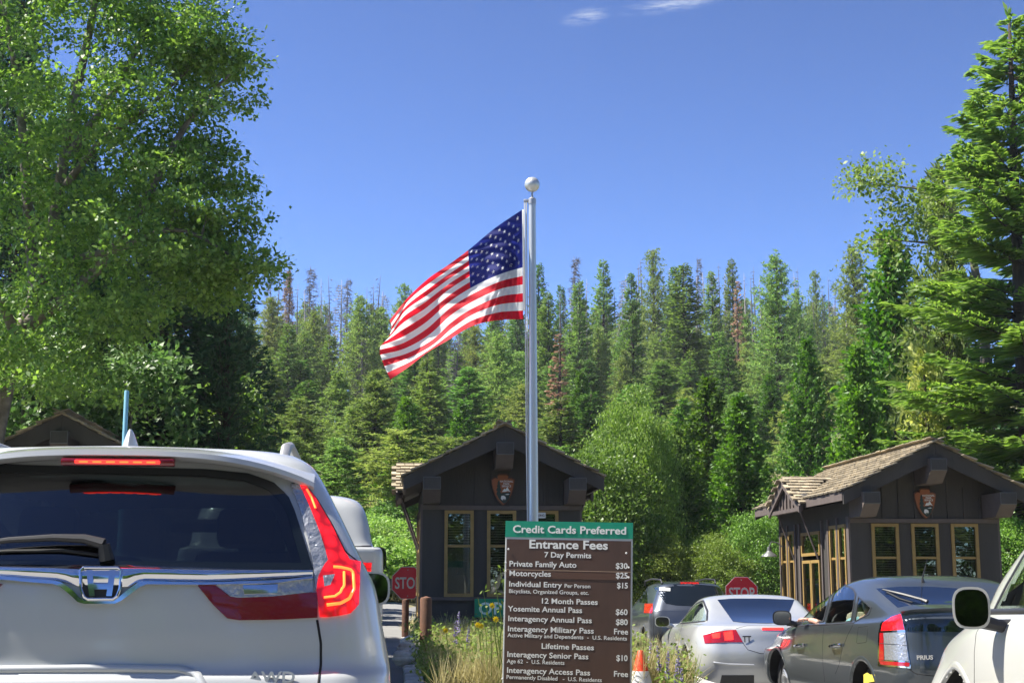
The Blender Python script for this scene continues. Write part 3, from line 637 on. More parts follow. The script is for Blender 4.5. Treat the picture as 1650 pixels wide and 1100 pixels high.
# tension pleats running down from the top hoist corner
for i in range(NU + 1):
    for j in range(len(vs)):
        u, v = us[i], vs[j]; a = math.atan2(u * 1.9, v + 0.05)
        gridf[i, j, 2] += 0.030 * math.exp(-((a - 0.33) / 0.20) ** 2) * math.sin(a * 70) * min(1, 3 * v + 2 * u)
fo = flag_pt(gridf[0, 0])
flag = thing('american_flag', 'american flag blowing to the left from the silver pole', 'flag', fo, 0)
FV = np.array([[tuple(flag_pt(gridf[i, j]) - fo) for j in range(len(vs))] for i in range(NU + 1)])
fidx = np.arange((NU + 1) * len(vs)).reshape(NU + 1, -1)
FF = np.stack([fidx[:-1, :-1], fidx[:-1, 1:], fidx[1:, 1:], fidx[1:, :-1]], -1)
def cloth(name, col):
    m = bpy.data.materials.new(name); m.use_nodes = True; n = m.node_tree; b = n.nodes['Principled BSDF']; b.inputs['Base Color'].default_value = (*col, 1); b.inputs['Roughness'].default_value = 0.75
    b.inputs['Sheen Weight'].default_value = 0.1
    t = n.nodes.new('ShaderNodeBsdfTranslucent'); t.inputs[0].default_value = (*[min(1, c * 1.15) for c in col], 1); x = n.nodes.new('ShaderNodeMixShader'); x.inputs[0].default_value = 0.5
    n.links.new(b.outputs[0], x.inputs[1]); n.links.new(t.outputs[0], x.inputs[2]); n.links.new(x.outputs[0], n.nodes['Material Output'].inputs['Surface']); return m
M['f_red'] = cloth('flag red', (0.72, 0.012, 0.03)); M['f_white'] = cloth('flag white', (0.86, 0.86, 0.83)); M['f_blue'] = cloth('flag blue', (0.016, 0.024, 0.20))
nc = int(NU * 0.4)
mi = np.zeros((NU, 13 * SV), int)
for j in range(13 * SV): mi[:, j] = (j // SV) % 2
mi[:nc, :7 * SV] = 2
me = np_mesh('cloth', FV.reshape(-1, 3), FF.reshape(-1, 4), [M['f_red'], M['f_white'], M['f_blue']], True, mi.ravel())
link('cloth', me, flag)
# stars on both sides
sv = []; sf = []
def fbil(u, v):
    a = u * NU; b = v * 13 * SV; i = min(int(a), NU - 1); j = min(int(b), 13 * SV - 1); s, t = a - i, b - j
    P = (FV[i, j] * (1 - s) * (1 - t) + FV[i + 1, j] * s * (1 - t) + FV[i, j + 1] * (1 - s) * t + FV[i + 1, j + 1] * s * t)
    n = np.cross(FV[i + 1, j] - FV[i, j], FV[i, j + 1] - FV[i, j]); return P, n / np.linalg.norm(n)
for r in range(9):
    for c in range(6 if r % 2 == 0 else 5):
        uc = (0.4 / 12) * (1 + 2 * c + (r % 2)); vc = (7 / 13) * (r + 1) / 10
        for sgn in (1, -1):
            b0 = len(sv)
            for k in range(10):
                rr = 0.0125 if k % 2 == 0 else 0.005; an = math.pi * k / 5
                P, n = fbil(uc + rr * math.sin(an) , vc - rr * 1.9 * math.cos(an)); sv.append(P + n * 0.004 * sgn)
            sf.append(list(range(b0, b0 + 10))[::sgn])
link('stars', np_mesh('stars', sv, sf, M['f_white']), flag)
m = MB(); m.tube([tuple(FV[0, j] + np.array((0.012, 0, 0))) for j in range(0, len(vs), 6)] , 0.012, 6); m.build('heading', M['f_white'], flag)

# ================================================================== stop signs
M['stop_red'] = mat('stop sign red', (0.80, 0.020, 0.045), 0.45); M['stop_white'] = mat('stop sign white', (0.75, 0.74, 0.72), 0.5)
M['rust'] = mat('rusty brown steel pipe', (0.17, 0.075, 0.04), 0.8, col2=(0.10, 0.05, 0.03), vscale=9, bump=0.2, bscale=50)
def stop_sign(cx, cy, d, size_px, label, zg):
    c = at(cx, cy, d); rr = size_px / 2 / F * d / math.cos(R(22.5)) * math.cos(R(22.5)); r = rr / math.cos(R(22.5))
    t = thing('stop_sign', label, 'sign', (c.x, c.y, zg), 0, 'stop signs beyond the booths'); z = c.z - zg
    oc = lambda q: [(q * math.cos(R(22.5 + 45 * k)), z + q * math.sin(R(22.5 + 45 * k))) for k in range(8)]
    m = MB(); m.prism(oc(r), 0, 0.006, 'y'); m.build('plate', M['stop_white'], t)
    m = MB(); m.prism(oc(r * 0.955), -0.004, 0.0, 'y'); m.build('face', M['stop_red'], t)
    text('STOP', rr * 0.98, (-rr * 0.80, -0.006, z - rr * 0.34), M['stop_white'], t, 'LEFT', 0.02, 0.001, wide=rr * 1.6)
    for q in (-0.8, 0.8):
        m = MB(); m.lathe([(0.012, -0.006), (0.010, -0.010)], 8, (0, 0, z + q * rr), 'y'); m.build('bolt', M['steel'], t)
    m = MB(); m.tube([(0, 0.04, 0), (0, 0.04, z + rr * 0.5)], 0.03, 8); m.build('post', M['rust'], t, True)
ps = at(651, 938, 30); stop_sign(657, 938.5, 30, 51, 'red stop sign cut by the left corner of the middle booth', gzf(ps.x, 30))
ps = at(1195, 955, 33); stop_sign(1195, 955, 31, 51, 'red stop sign rising above the roof of the silver coupe', gzf(ps.x, 33))
# bollards
def bollard(px, ptop, d, w_, label, zg):
    p_ = at(px, ptop, d); r = w_ / 2 / F * d; h = p_.z - zg
    t = thing('bollard', label, 'bollard', (p_.x, d, zg), 0, 'rusty pipe bollards by the middle booth')
    m = MB(); m.lathe([(r, -0.05), (r, h - r * 0.5), (r * 0.85, h - r * 0.2), (r * 0.45, h - 0.01), (0.01, h)], 20); m.build('pipe', M['rust'], t, True)
    m = MB(); m.lathe([(r * 1.25, 0.0), (r * 1.2, 0.03), (r * 1.02, 0.04)], 20); m.build('footing', M['concrete'], t, True)
bollard(686.5, 960, 17.6, 19, 'thick rusty bollard standing in the weeds at the corner of the booth', 0.22)
bollard(653.5, 964, 24.5, 11, 'thinner rusty bollard below the left stop sign', 0.28)
# pale blue post behind the white SUV
p_ = at(200, 722, 17.0); z_t = at(202, 629, 17.0).z; g_ = gzf(p_.x, 17.0)
t = thing('blue_post', 'slim pale blue post rising behind the roof of the white SUV', 'post', (p_.x, 17, g_), 0)
M['blue_post'] = mat('pale blue plastic', (0.16, 0.38, 0.48), 0.5)
m = MB(); m.lathe([(0.028, 0), (0.028, z_t - g_ - 0.01), (0.022, z_t - g_)], 14); m.build('tube', M['blue_post'], t, True)
m = MB(); m.lathe([(0.09, 0), (0.09, 0.03), (0.04, 0.05)], 14); m.build('foot', M['blue_post'], t, True)
# cones
M['cone_o'] = mat('orange red cone plastic', (0.75, 0.07, 0.02), 0.5); M['cone_w'] = mat('reflective white band', (0.65, 0.66, 0.68), 0.4)
def cone(px, ptop, d, label, zg):
    p_ = at(px, ptop, d); h = p_.z - zg; t = thing('traffic_cone', label, 'traffic cone', (p_.x, d, zg), 0.2, 'traffic cones in the weeds'); rt, rb = 0.028, 0.17
    rr = lambda z: rb + (rt - rb) * z / h
    m = MB(); m.lathe([(rb, 0.03), (rr(h * 0.35), h * 0.35), (rr(h * 0.68), h * 0.68), (rt, h - 0.01), (rt * 0.7, h)], 24); m.build('cone_body', M['cone_o'], t, True)
    m = MB(); m.lathe([(rr(h * .40) + 0.004, h * .40), (rr(h * .66) + 0.004, h * 0.66)], 24); m.build('white_band', M['cone_w'], t, True)
    m = MB(); m.box((0, 0, 0.015), (0.40, 0.40, 0.03), bev=0.01); m.build('base_plate', M['cone_o'], t)
cone(1032, 1047, 14.2, 'orange traffic cone with white band, showing whole beside the fee sign', gzf(at(1032, 1100, 14.2).x, 14.2) + 0.12)
cone(1019, 1050, 16.5, 'orange traffic cone mostly hidden behind the edge of the fee sign', gzf(at(1019, 1100, 16.5).x, 16.5) + 0.1)
# guard rail across the road
t = thing('guard_rail', 'low dark timber rail along the far side of the road', 'guard rail', (*xy_(-1, 44), gzf(*xy_(-1, 44))), TH)
M['timber'] = mat('weathered dark timber', (0.10, 0.08, 0.065), 0.9, var=0.3, vscale=7)
for k in range(-7, 2):
    m = MB(); m.box((k * 2.4 + 1.2, 0, 0.62), (2.38, 0.12, 0.22), bev=0.01); m.build('rail', M['timber'], t)
    m = MB(); m.box((k * 2.4, 0.13, 0.33), (0.18, 0.14, 0.85), bev=0.01); m.build('post', M['timber'], t)
# ================================================================== cars
def paint(name, col, metal=0.0, rough=0.35, flake=0.0):
    m = mat(name, col, rough, metal=metal, coat=1.0, coat_r=0.02); n = m.node_tree; b = n.nodes['Principled BSDF']
    t = n.nodes.new('ShaderNodeTexCoord'); z = n.nodes.new('ShaderNodeTexNoise'); z.inputs['Scale'].default_value = 3.5; z.inputs['Detail'].default_value = 5; n.links.new(t.outputs['Object'], z.inputs['Vector'])
    r = n.nodes.new('ShaderNodeMapRange'); r.inputs[1].default_value = 0.35; r.inputs[2].default_value = 0.75; r.inputs[3].default_value = 0.015; r.inputs[4].default_value = 0.10; n.links.new(z.outputs['Fac'], r.inputs[0]); n.links.new(r.outputs[0], b.inputs['Coat Roughness'])
    return m
M['p_white'] = paint('pearl white paint', (0.52, 0.535, 0.53), 0.15)
M['p_cream'] = paint('cream white paint', (0.50, 0.50, 0.455))
M['p_silver'] = paint('silver paint', (0.56, 0.57, 0.56), 0.5, 0.38)
M['p_grey'] = paint('grey green paint', (0.085, 0.098, 0.104), 0.65, 0.35)
M['p_dark'] = paint('blue grey paint', (0.11, 0.125, 0.15), 0.7, 0.35)
M['p_pick'] = paint('white pickup paint', (0.46, 0.47, 0.46))
M['tint'] = mat('dark tinted glass', (0.006, 0.009, 0.010), 0.03, spec=0.75, coat=0.3)
M['tint_blue'] = mat('tinted rear glass', (0.006, 0.012, 0.03), 0.03, spec=0.8, coat=0.5)
M['clear'] = glassmat('clear car glass', (0.78, 0.86, 0.82))
M['privacy'] = glassmat('privacy glass', (0.022, 0.030, 0.030))
M['rubber'] = mat('black rubber', (0.02, 0.02, 0.02), 0.75)
M['plastic'] = mat('black plastic', (0.025, 0.025, 0.027), 0.45, bump=0.05, bscale=200)
M['gap'] = mat('dark seam', (0.01, 0.01, 0.01), 0.9)
M['tyre'] = mat('tyre rubber', (0.022, 0.022, 0.022), 0.85)
M['rim'] = mat('alloy rim', (0.55, 0.55, 0.55), 0.3, metal=0.8)
M['seat'] = mat('seat fabric', (0.05, 0.05, 0.05), 0.9); M['seat_tan'] = mat('tan trim', (0.42, 0.36, 0.27), 0.8)
M['red_lens'] = mat('red lens', (0.38, 0.008, 0.012), 0.08, coat=1, bump=0.1, bscale=90)
M['red_dark'] = mat('dark red lens', (0.20, 0.006, 0.012), 0.08, coat=1, bump=0.1, bscale=70)
M['clear_lens'] = mat('clear lens over reflector', (0.45, 0.46, 0.47), 0.12, metal=0.6, coat=1, bump=0.6, bscale=45)
M['lit'] = mat('lit red lamp', (0.9, 0.02, 0.01), 0.3, emit=(1.0, 0.02, 0.015), es=1.6)
M['lit_soft'] = mat('glowing red lens', (0.6, 0.01, 0.01), 0.15, coat=1, emit=(1.0, 0.01, 0.015), es=0.38)
M['lit_hot'] = mat('lit led strip', (1, 0.3, 0.05), 0.3, emit=(1.0, 0.10, 0.02), es=1.3)
_n = M['lit_soft'].node_tree; _b = _n.nodes['Principled BSDF']; _t = _n.nodes.new('ShaderNodeTexCoord'); _v = _n.nodes.new('ShaderNodeTexVoronoi'); _v.inputs['Scale'].default_value = 26
_n.links.new(_t.outputs['Object'], _v.inputs['Vector']); _r = _n.nodes.new('ShaderNodeMapRange'); _r.inputs[1].default_value = 0.0; _r.inputs[2].default_value = 0.75; _r.inputs[3].default_value = 0.95; _r.inputs[4].default_value = 0.10
_n.links.new(_v.outputs['Distance'], _r.inputs[0]); _n.links.new(_r.outputs[0], _b.inputs['Emission Strength']); _b.inputs['Base Color'].default_value = (0.32, 0.006, 0.01, 1)
_bp = _n.nodes.new('ShaderNodeBump'); _bp.inputs['Strength'].default_value = 0.25; _n.links.new(_v.outputs['Distance'], _bp.inputs['Height']); _n.links.new(_bp.outputs[0], _b.inputs['Normal'])
def ring(z, w, yr, yf, rr, rf, bow, bowf=0.12, ns=46, nc=9, ne=9):
    """half outline (x>=0) of a body slice; z,w: five values rear..front"""
    z = np.array(z if isinstance(z, (list, tuple)) else [z] * 5, float); ww = np.array(w if isinstance(w, (list, tuple)) else [w] * 5, float)
    wm = max(ww.max(), 1e-4); fr = np.linspace(0, 1, 5); pts = []
    rr_ = min(rr, wm * 0.98); rf_ = min(rf, wm * 0.98); wr = ww[0]; wf = ww[-1]
    pts += [(x, yr + bow * (x / wm) ** 2) for x in np.linspace(0, wm - rr_, ne)]
    cy = yr + bow * ((wm - rr_) / wm) ** 2 + rr_
    pts += [(wm - rr_ + rr_ * math.sin(a), cy - rr_ * math.cos(a)) for a in np.linspace(0, math.pi / 2, nc + 1)[1:]]
    cyf = yf - bowf * ((wm - rf_) / wm) ** 2 - rf_
    pts += [(wm, y) for y in np.linspace(cy, cyf, ns)[1:-1]]
    pts += [(wm - rf_ + rf_ * math.cos(a), cyf + rf_ * math.sin(a)) for a in np.linspace(0, math.pi / 2, nc + 1)]
    pts += [(x, yf - bowf * (x / wm) ** 2) for x in np.linspace(wm - rf_, 0, ne)[1:]]
    P = np.array(pts); f = np.clip((P[:, 1] - yr) / max(yf - yr, 1e-3), 0, 1)
    zz = cubic(np.stack([fr, z], 1), f)[:, 0]; wz = cubic(np.stack([fr, ww], 1), f)[:, 0]
    return np.stack([P[:, 0] * wz / wm, P[:, 1], zz], 1)
class Car:
    def __init__(s, name, label, loc, yaw, keys, material, wheels, wr, sub=6, cut=(), arch=None, group='cars waiting at the entrance'):
        s.t = thing(name, label, 'car', loc, yaw, group); s.M = Matrix.Translation(loc) @ Matrix.Rotation(yaw, 4, 'Z'); s.Mi = s.M.inverted(); s.mat = material
        K = np.stack([ring(*k) for k in keys])                                    # (nk, np, 3)
        nk, npn, _ = K.shape; xs = np.concatenate([np.linspace(i, i + 1, sub, endpoint=False) for i in range(nk - 1)] + [[nk - 1]])
        # monotone-ish blend: linear mixed with smooth so creases stay tidy
        G = cubic(np.concatenate([np.arange(nk)[:, None], K.reshape(nk, -1)], 1), xs).reshape(len(xs), npn, 3)
        G[:, :, 0] = np.maximum(G[:, :, 0], 0); G[:, 0, 0] = 0; G[:, -1, 0] = 0; G[-1, :, 0] = 0
        nr = len(xs); Lf = G.copy(); Lf[:, :, 0] *= -1
        V = np.concatenate([G.reshape(-1, 3), Lf.reshape(-1, 3)]); i = np.arange(nr * npn).reshape(nr, npn)
        A = np.stack([i[:-1, :-1], i[:-1, 1:], i[1:, 1:], i[1:, :-1]], -1).reshape(-1, 4); B = A[:, ::-1] + nr * npn
        Fc = np.concatenate([A, B]); 
        me = np_mesh('body', V, Fc, material, True); bm = bmesh.new(); bm.from_mesh(me); bmesh.ops.remove_doubles(bm, verts=bm.verts, dist=0.0008)
        bmesh.ops.recalc_face_normals(bm, faces=bm.faces)
        s.bvh = BVHTree.FromBMesh(bm)
        s.wheels = wheels; s.wr = wr; ar = arch or wr * 1.13; s.ar = ar
        kill = []
        for f in bm.faces:
            c = f.calc_center_median()
            for (wy, wx) in wheels:
                if abs(c.x) > 0.45 and (c.y - wy) ** 2 + (c.z - wr) ** 2 < ar * ar: kill.append(f); break
        bmesh.ops.delete(bm, geom=kill, context='FACES')
        s.bm = bm; s.me = me
    def px(s, p): # local point -> photo pixel
        q = s.M @ Vector(p); dy = q.y; dz = q.z - EYE; zc = dy * math.cos(PITCH) + dz * math.sin(PITCH); yc = -dy * math.sin(PITCH) + dz * math.cos(PITCH)
        return 825 + F * q.x / zc, 550 - F * yc / zc
    def cut(s, poly, side=None, mirror=True, cond=None, shrink=3.0):
        """opens the body behind a see-through window outlined in the photograph"""
        n = len(poly); cx = sum(p[0] for p in poly) / n; cy = sum(p[1] for p in poly) / n
        pl = [(p[0] + (cx - p[0]) * min(0.5, shrink / max(1, math.hypot(p[0] - cx, p[1] - cy))), p[1] + (cy - p[1]) * min(0.5, shrink / max(1, math.hypot(p[0] - cx, p[1] - cy)))) for p in poly]
        def ins(x, y):
            r = False
            for i in range(n):
                x1, y1 = pl[i]; x2, y2 = pl[i - 1]
                if (y1 > y) != (y2 > y) and x < (x2 - x1) * (y - y1) / (y2 - y1) + x1: r = not r
            return r
        kill = []
        for f in s.bm.faces:
            c = f.calc_center_median(); sd = -1 if side is None else side; hit = False
            cs = [c] if side is None else ([Vector((abs(c.x) * side, c.y, c.z))] if mirror else ([c] if c.x * side > 0 else []))
            for q in cs:
                if cond and not cond(q): continue
                if ins(*s.px(q)): hit = True
            if hit: kill.append(f)
        bmesh.ops.delete(s.bm, geom=kill, context='FACES')
    def cutf(s, cond):
        bmesh.ops.delete(s.bm, geom=[f for f in s.bm.faces if cond(f.calc_center_median())], context='FACES')
    def done(s):
        s.bm.to_mesh(s.me); s.bm.free(); s.me.update()
        s.body = link('body', s.me, s.t); return s.body
    def hit(s, px, py, ylim=None):
        o = s.Mi @ Vector((0, 0, EYE)); d = (s.Mi.to_3x3() @ cray(px, py)).normalized(); h = s.bvh.ray_cast(o, d)
        if h[0] is not None: 
            n = h[1] if h[1].dot(d) < 0 else -h[1]; return h[0], n
        # miss: nearest body point to the ray
        best = None
        for t in np.linspace(0.5, 1.6, 160):
            p = o + d * t * s.t.location.length; q = s.bvh.find_nearest(p)
            if best is None or q[3] < best[0]: best = (q[3], q[0], q[1])
        n = best[2] if best[2].dot(d) < 0.2 else -best[2]; return best[1], n
    def patch(s, name, A, B, material, off=0.004, n=24, m=6, thick=0.02, mirror=False, parent=None, both=False, swap=False, smooth=True, bulge=0.0):
        """surface strip between two photo outlines laid on the body, with a rim down to it"""
        def res(P, k):
            P = np.array(P, float)
            if len(P) == 1: return np.repeat(P, k, 0)
            L = np.concatenate([[0], np.cumsum(np.linalg.norm(np.diff(P, axis=0), axis=1))]); x = np.linspace(0, L[-1], k)
            return np.stack([np.interp(x, L, P[:, 0]), np.interp(x, L, P[:, 1])], 1)
        a, b = res(A, n), res(B, n); top = []; bot = []
        for i in range(n):
            for j in range(m):
                q = a[i] + (b[i] - a[i]) * j / (m - 1); h, nr = s.hit(*q); top.append(h + nr * (off + bulge * math.sin(math.pi * j / (m - 1)))); bot.append(h - nr * thick)
        I = lambda i, j: i * m + j; N = n * m; fs = [[I(i, j), I(i, j + 1), I(i + 1, j + 1), I(i + 1, j)] for i in range(n - 1) for j in range(m - 1)]
        edge = [I(i, 0) for i in range(n)] + [I(n - 1, j) for j in range(1, m)] + [I(i, m - 1) for i in range(n - 2, -1, -1)] + [I(0, j) for j in range(m - 2, 0, -1)]
        k = len(edge); fs += [[edge[i], edge[(i + 1) % k], N + edge[(i + 1) % k], N + edge[i]] for i in range(k)]
        vs = top + bot; out = []
        for mir in ((False, True) if both else (mirror,)):
            v2 = [Vector((-v.x, v.y, v.z)) if mir else v for v in vs]
            me = np_mesh(name, v2, fs, material); bm = bmesh.new(); bm.from_mesh(me)
            bmesh.ops.delete(bm, geom=[v for v in bm.verts if not v.link_faces], context='VERTS')
            bmesh.ops.recalc_face_normals(bm, faces=bm.faces); bm.faces.ensure_lookup_table()
            # make sure the outside faces out
            f0 = bm.faces[(n // 2) * (m - 1) + (m - 1) // 2]; nn = s.hit(*(a[n // 2] + (b[n // 2] - a[n // 2]) * 0.5))[1]; nn = Vector((-nn.x, nn.y, nn.z)) if mir else nn
            if f0.normal.dot(nn) < 0: bmesh.ops.reverse_faces(bm, faces=bm.faces)
            bm.to_mesh(me); bm.free()
            if smooth: smooth_by_angle(me, 40)
            out.append(link(name, me, parent or s.t))
        return out
    def line(s, name, pts, material, width=0.006, off=0.0015, parent=None, n=40, both=False, mirror=False, h=0.35):
        """thin bead or seam following the body along a photo polyline"""
        P = np.array(pts, float); L = np.concatenate([[0], np.cumsum(np.linalg.norm(np.diff(P, axis=0), axis=1))]); x = np.linspace(0, L[-1], n)
        q = np.stack([np.interp(x, L, P[:, 0]), np.interp(x, L, P[:, 1])], 1); H = [s.hit(*p) for p in q]; out = []
        for mir in ((False, True) if both else (mirror,)):
            c = [Vector((-a.x, a.y, a.z)) if mir else a for a, _ in H]; nn = [Vector((-b.x, b.y, b.z)) if mir else b for _, b in H]
            vs = []; fs = []
            for i in range(n):
                t = (c[min(i + 1, n - 1)] - c[max(i - 1, 0)]); t = t.normalized() if t.length > 1e-6 else Vector((0, 0, 1)); sd = t.cross(nn[i]).normalized()
                vs += [c[i] + sd * width / 2 - nn[i] * 0.004, c[i] + sd * width * h + nn[i] * off, c[i] - sd * width * h + nn[i] * off, c[i] - sd * width / 2 - nn[i] * 0.004]
            for i in range(n - 1):
                for k in range(3): fs.append([i * 4 + k, i * 4 + k + 1, i * 4 + 5 + k, i * 4 + 4 + k])
            me = np_mesh(name, vs, fs, material, True); bm = bmesh.new(); bm.from_mesh(me); bmesh.ops.recalc_face_normals(bm, faces=bm.faces); bm.to_mesh(me); bm.free(); out.append(link(name, me, parent or s.t))
        return out
    def add_wheels(s, spokes=5, width=0.21, rimr=0.66):
        r = s.wr; proto = {}
        for (wy, wx) in s.wheels:
            for sx in (-1, 1):
                e = bpy.data.objects.new('wheel', None); C.objects.link(e); e.parent = s.t; KIDS.setdefault(s.t.name, []).append(e); e.location = (sx * wx, wy, r); e.rotation_euler = (0, 0, 0 if sx > 0 else math.pi)
                if not proto:
                    m = MB(); m.lathe([(r * rimr, -width), (r * 0.93, -width), (r, -width + 0.03), (r, -0.03), (r * 0.93, 0.0), (r * rimr, 0.0), (r * rimr, -width)], 40, axis='x'); proto['tyre'] = m.build('tyre', M['tyre'], e, True)
                    m = MB(); rr = r * rimr; m.lathe([(rr * 0.97, -width * 0.9), (rr, -0.01), (rr * 0.93, -0.012), (rr * 0.88, -0.05), (rr * 0.88, -width * 0.8)], 40, axis='x')
                    m.lathe([(0.0005, -0.02), (rr * 0.2, -0.022), (rr * 0.26, -0.05), (rr * 0.26, -0.09)], 20, axis='x')
                    for k in range(spokes):
                        a = 2 * math.pi * k / spokes
                        for da in (-0.13, 0.13):
                            p0 = (-0.04, rr * 0.22 * math.cos(a + da), rr * 0.22 * math.sin(a + da)); p1 = (-0.025, rr * 0.93 * math.cos(a + da * 0.9), rr * 0.93 * math.sin(a + da * 0.9)); m.tube([p0, p1], [rr * 0.075, rr * 0.06], 6)
                    proto['rim'] = m.build('rim', M['rim'], e, True)
                    m = MB(); m.lathe([(0.002, -0.10), (rr * 0.75, -0.10), (rr * 0.75, -0.12), (0.002, -0.12)], 24, axis='x'); proto['brake_disc'] = m.build('brake_disc', M['steel'], e, True)
                else:
                    for k, o in proto.items(): link(k, o.data, e)
        for (wy, wx) in s.wheels:     # dark liners inside the arches
            for sx in (-1, 1):
                m = MB(); n = 24; R_ = s.ar + 0.012; vs = []; fs = []
                for i in range(n + 1):
                    a = math.pi * (i / n) * 1.12 - 0.19; y = wy + R_ * math.cos(a); z = r + R_ * math.sin(a); xo = wx + 0.02
                    p = s.bvh.ray_cast(Vector((sx * 2, y, z)), Vector((-sx, 0, 0))); xo = abs(p[0].x) - 0.002 if p[0] else wx
                    vs += [(sx * xo, y, z), (sx * (wx - 0.38), y, z)]
                for i in range(n): fs.append([2 * i, 2 * i + 1, 2 * i + 3, 2 * i + 2])
                b = len(vs); vs.append((sx * (wx - 0.38), wy, r)); fs += [[b, 2 * i + 1, 2 * i + 3] for i in range(n)]
                m.add(vs, fs); m.build('wheel_liner', M['gap'], s.t)
        for (wy, wx) in s.wheels:     # rolled lip of each arch
            for sx in (-1, 1):
                vs = []; fs = []; n = 36
                for i in range(n + 1):
                    a = math.pi * (i / n) * 1.12 - 0.19
                    for q, dd in ((-0.004, -0.02), (0.0, 0.006), (0.032, 0.006), (0.045, -0.003)):
                        y = wy + (s.ar + q) * math.cos(a); z = r + (s.ar + q) * math.sin(a); p = s.bvh.ray_cast(Vector((sx * 2, y, z)), Vector((-sx, 0, 0))); x = (abs(p[0].x) if p[0] else wx) + dd; vs.append((sx * x, y, z))
                for i in range(n):
                    for k in range(3): fs.append([4 * i + k, 4 * i + k + 1, 4 * i + k + 5, 4 * i + k + 4])
                me = np_mesh('arch_lip', vs, fs, s.mat, True); bm = bmesh.new(); bm.from_mesh(me); bmesh.ops.recalc_face_normals(bm, faces=bm.faces); bm.to_mesh(me); bm.free(); link('arch_lip', me, s.t)
    def seats(s, rows, w, material, zb=0.45):
        for y in rows:
            for x in (-w, w):
                m = MB(); m.box((x, y, zb + 0.33), (0.46, 0.14, 0.60), (R(-12), 0, 0), bev=0.05); m.box((x, y + 0.26, zb + 0.05), (0.48, 0.5, 0.14), bev=0.05); se = m.build('seat', material, s.t, True)
                m = MB(); m.box((x, y - 0.09, zb + 0.72), (0.24, 0.09, 0.17), (R(-12), 0, 0), bev=0.04); m.build('headrest', material, se, True)
def mirror_unit(car, loc, size, shell, sx=-1, arm=None, name='wing_mirror', glass=True, tilt=0.0):
    e = bpy.data.objects.new(name, None); C.objects.link(e); e.parent = car.t; KIDS.setdefault(car.t.name, []).append(e); e.location = loc; e.rotation_euler = (0, tilt, sx * R(11))
    w_, d_, h_ = size; bm = bmesh.new(); bmesh.ops.create_cube(bm, size=1); bmesh.ops.subdivide_edges(bm, edges=bm.edges[:], cuts=6, use_grid_fill=True)
    for v in bm.verts:
        x, y, z = v.co * 2; ex = 3.2
        k = (abs(x) ** ex + abs(z) ** ex) ** (1 / ex); mx_ = max(abs(x), abs(z), 1e-6); 
        if k > 1e-6: x, z = x * mx_ / k, z * mx_ / k
        if y > -0.9: q = 1 - 0.55 * ((y + 0.9) / 1.9) ** 2; x *= q; z *= q * 0.95
        v.co = Vector((x * w_ / 2, y * d_ / 2, z * h_ / 2))
    me = bpy.data.meshes.new('shell'); bm.to_mesh(me); bm.free(); me.materials.append(shell); smooth_by_angle(me, 60); link('shell', me, e)
    m = MB(); n = 28; pl = []
    for i in range(n):
        a = 2 * math.pi * i / n; c_, s_ = math.cos(a), math.sin(a); k = (abs(c_) ** 3.2 + abs(s_) ** 3.2) ** (-1 / 3.2); pl.append((c_ * k * w_ / 2 * 0.88, s_ * k * h_ / 2 * 0.88))
    m.prism(pl, -d_ / 2 - 0.004, -d_ / 2 + 0.01, 'y'); m.build('mirror_glass', M['mirror'], e)
    m = MB(); m.tube([(-sx * w_ * 0.3, 0, -h_ * 0.32), (-sx * (w_ * 0.5 + 0.04), 0.0, -h_ * 0.42), (-sx * (w_ * 0.5 + 0.14), 0.01, -h_ * 0.46)], [0.035, 0.03, 0.04], 8); m.build('mirror_arm', arm or shell, e, True)
    return e
M['mirror'] = mat('mirror glass', (0.14, 0.15, 0.16), 0.03, metal=1.0)

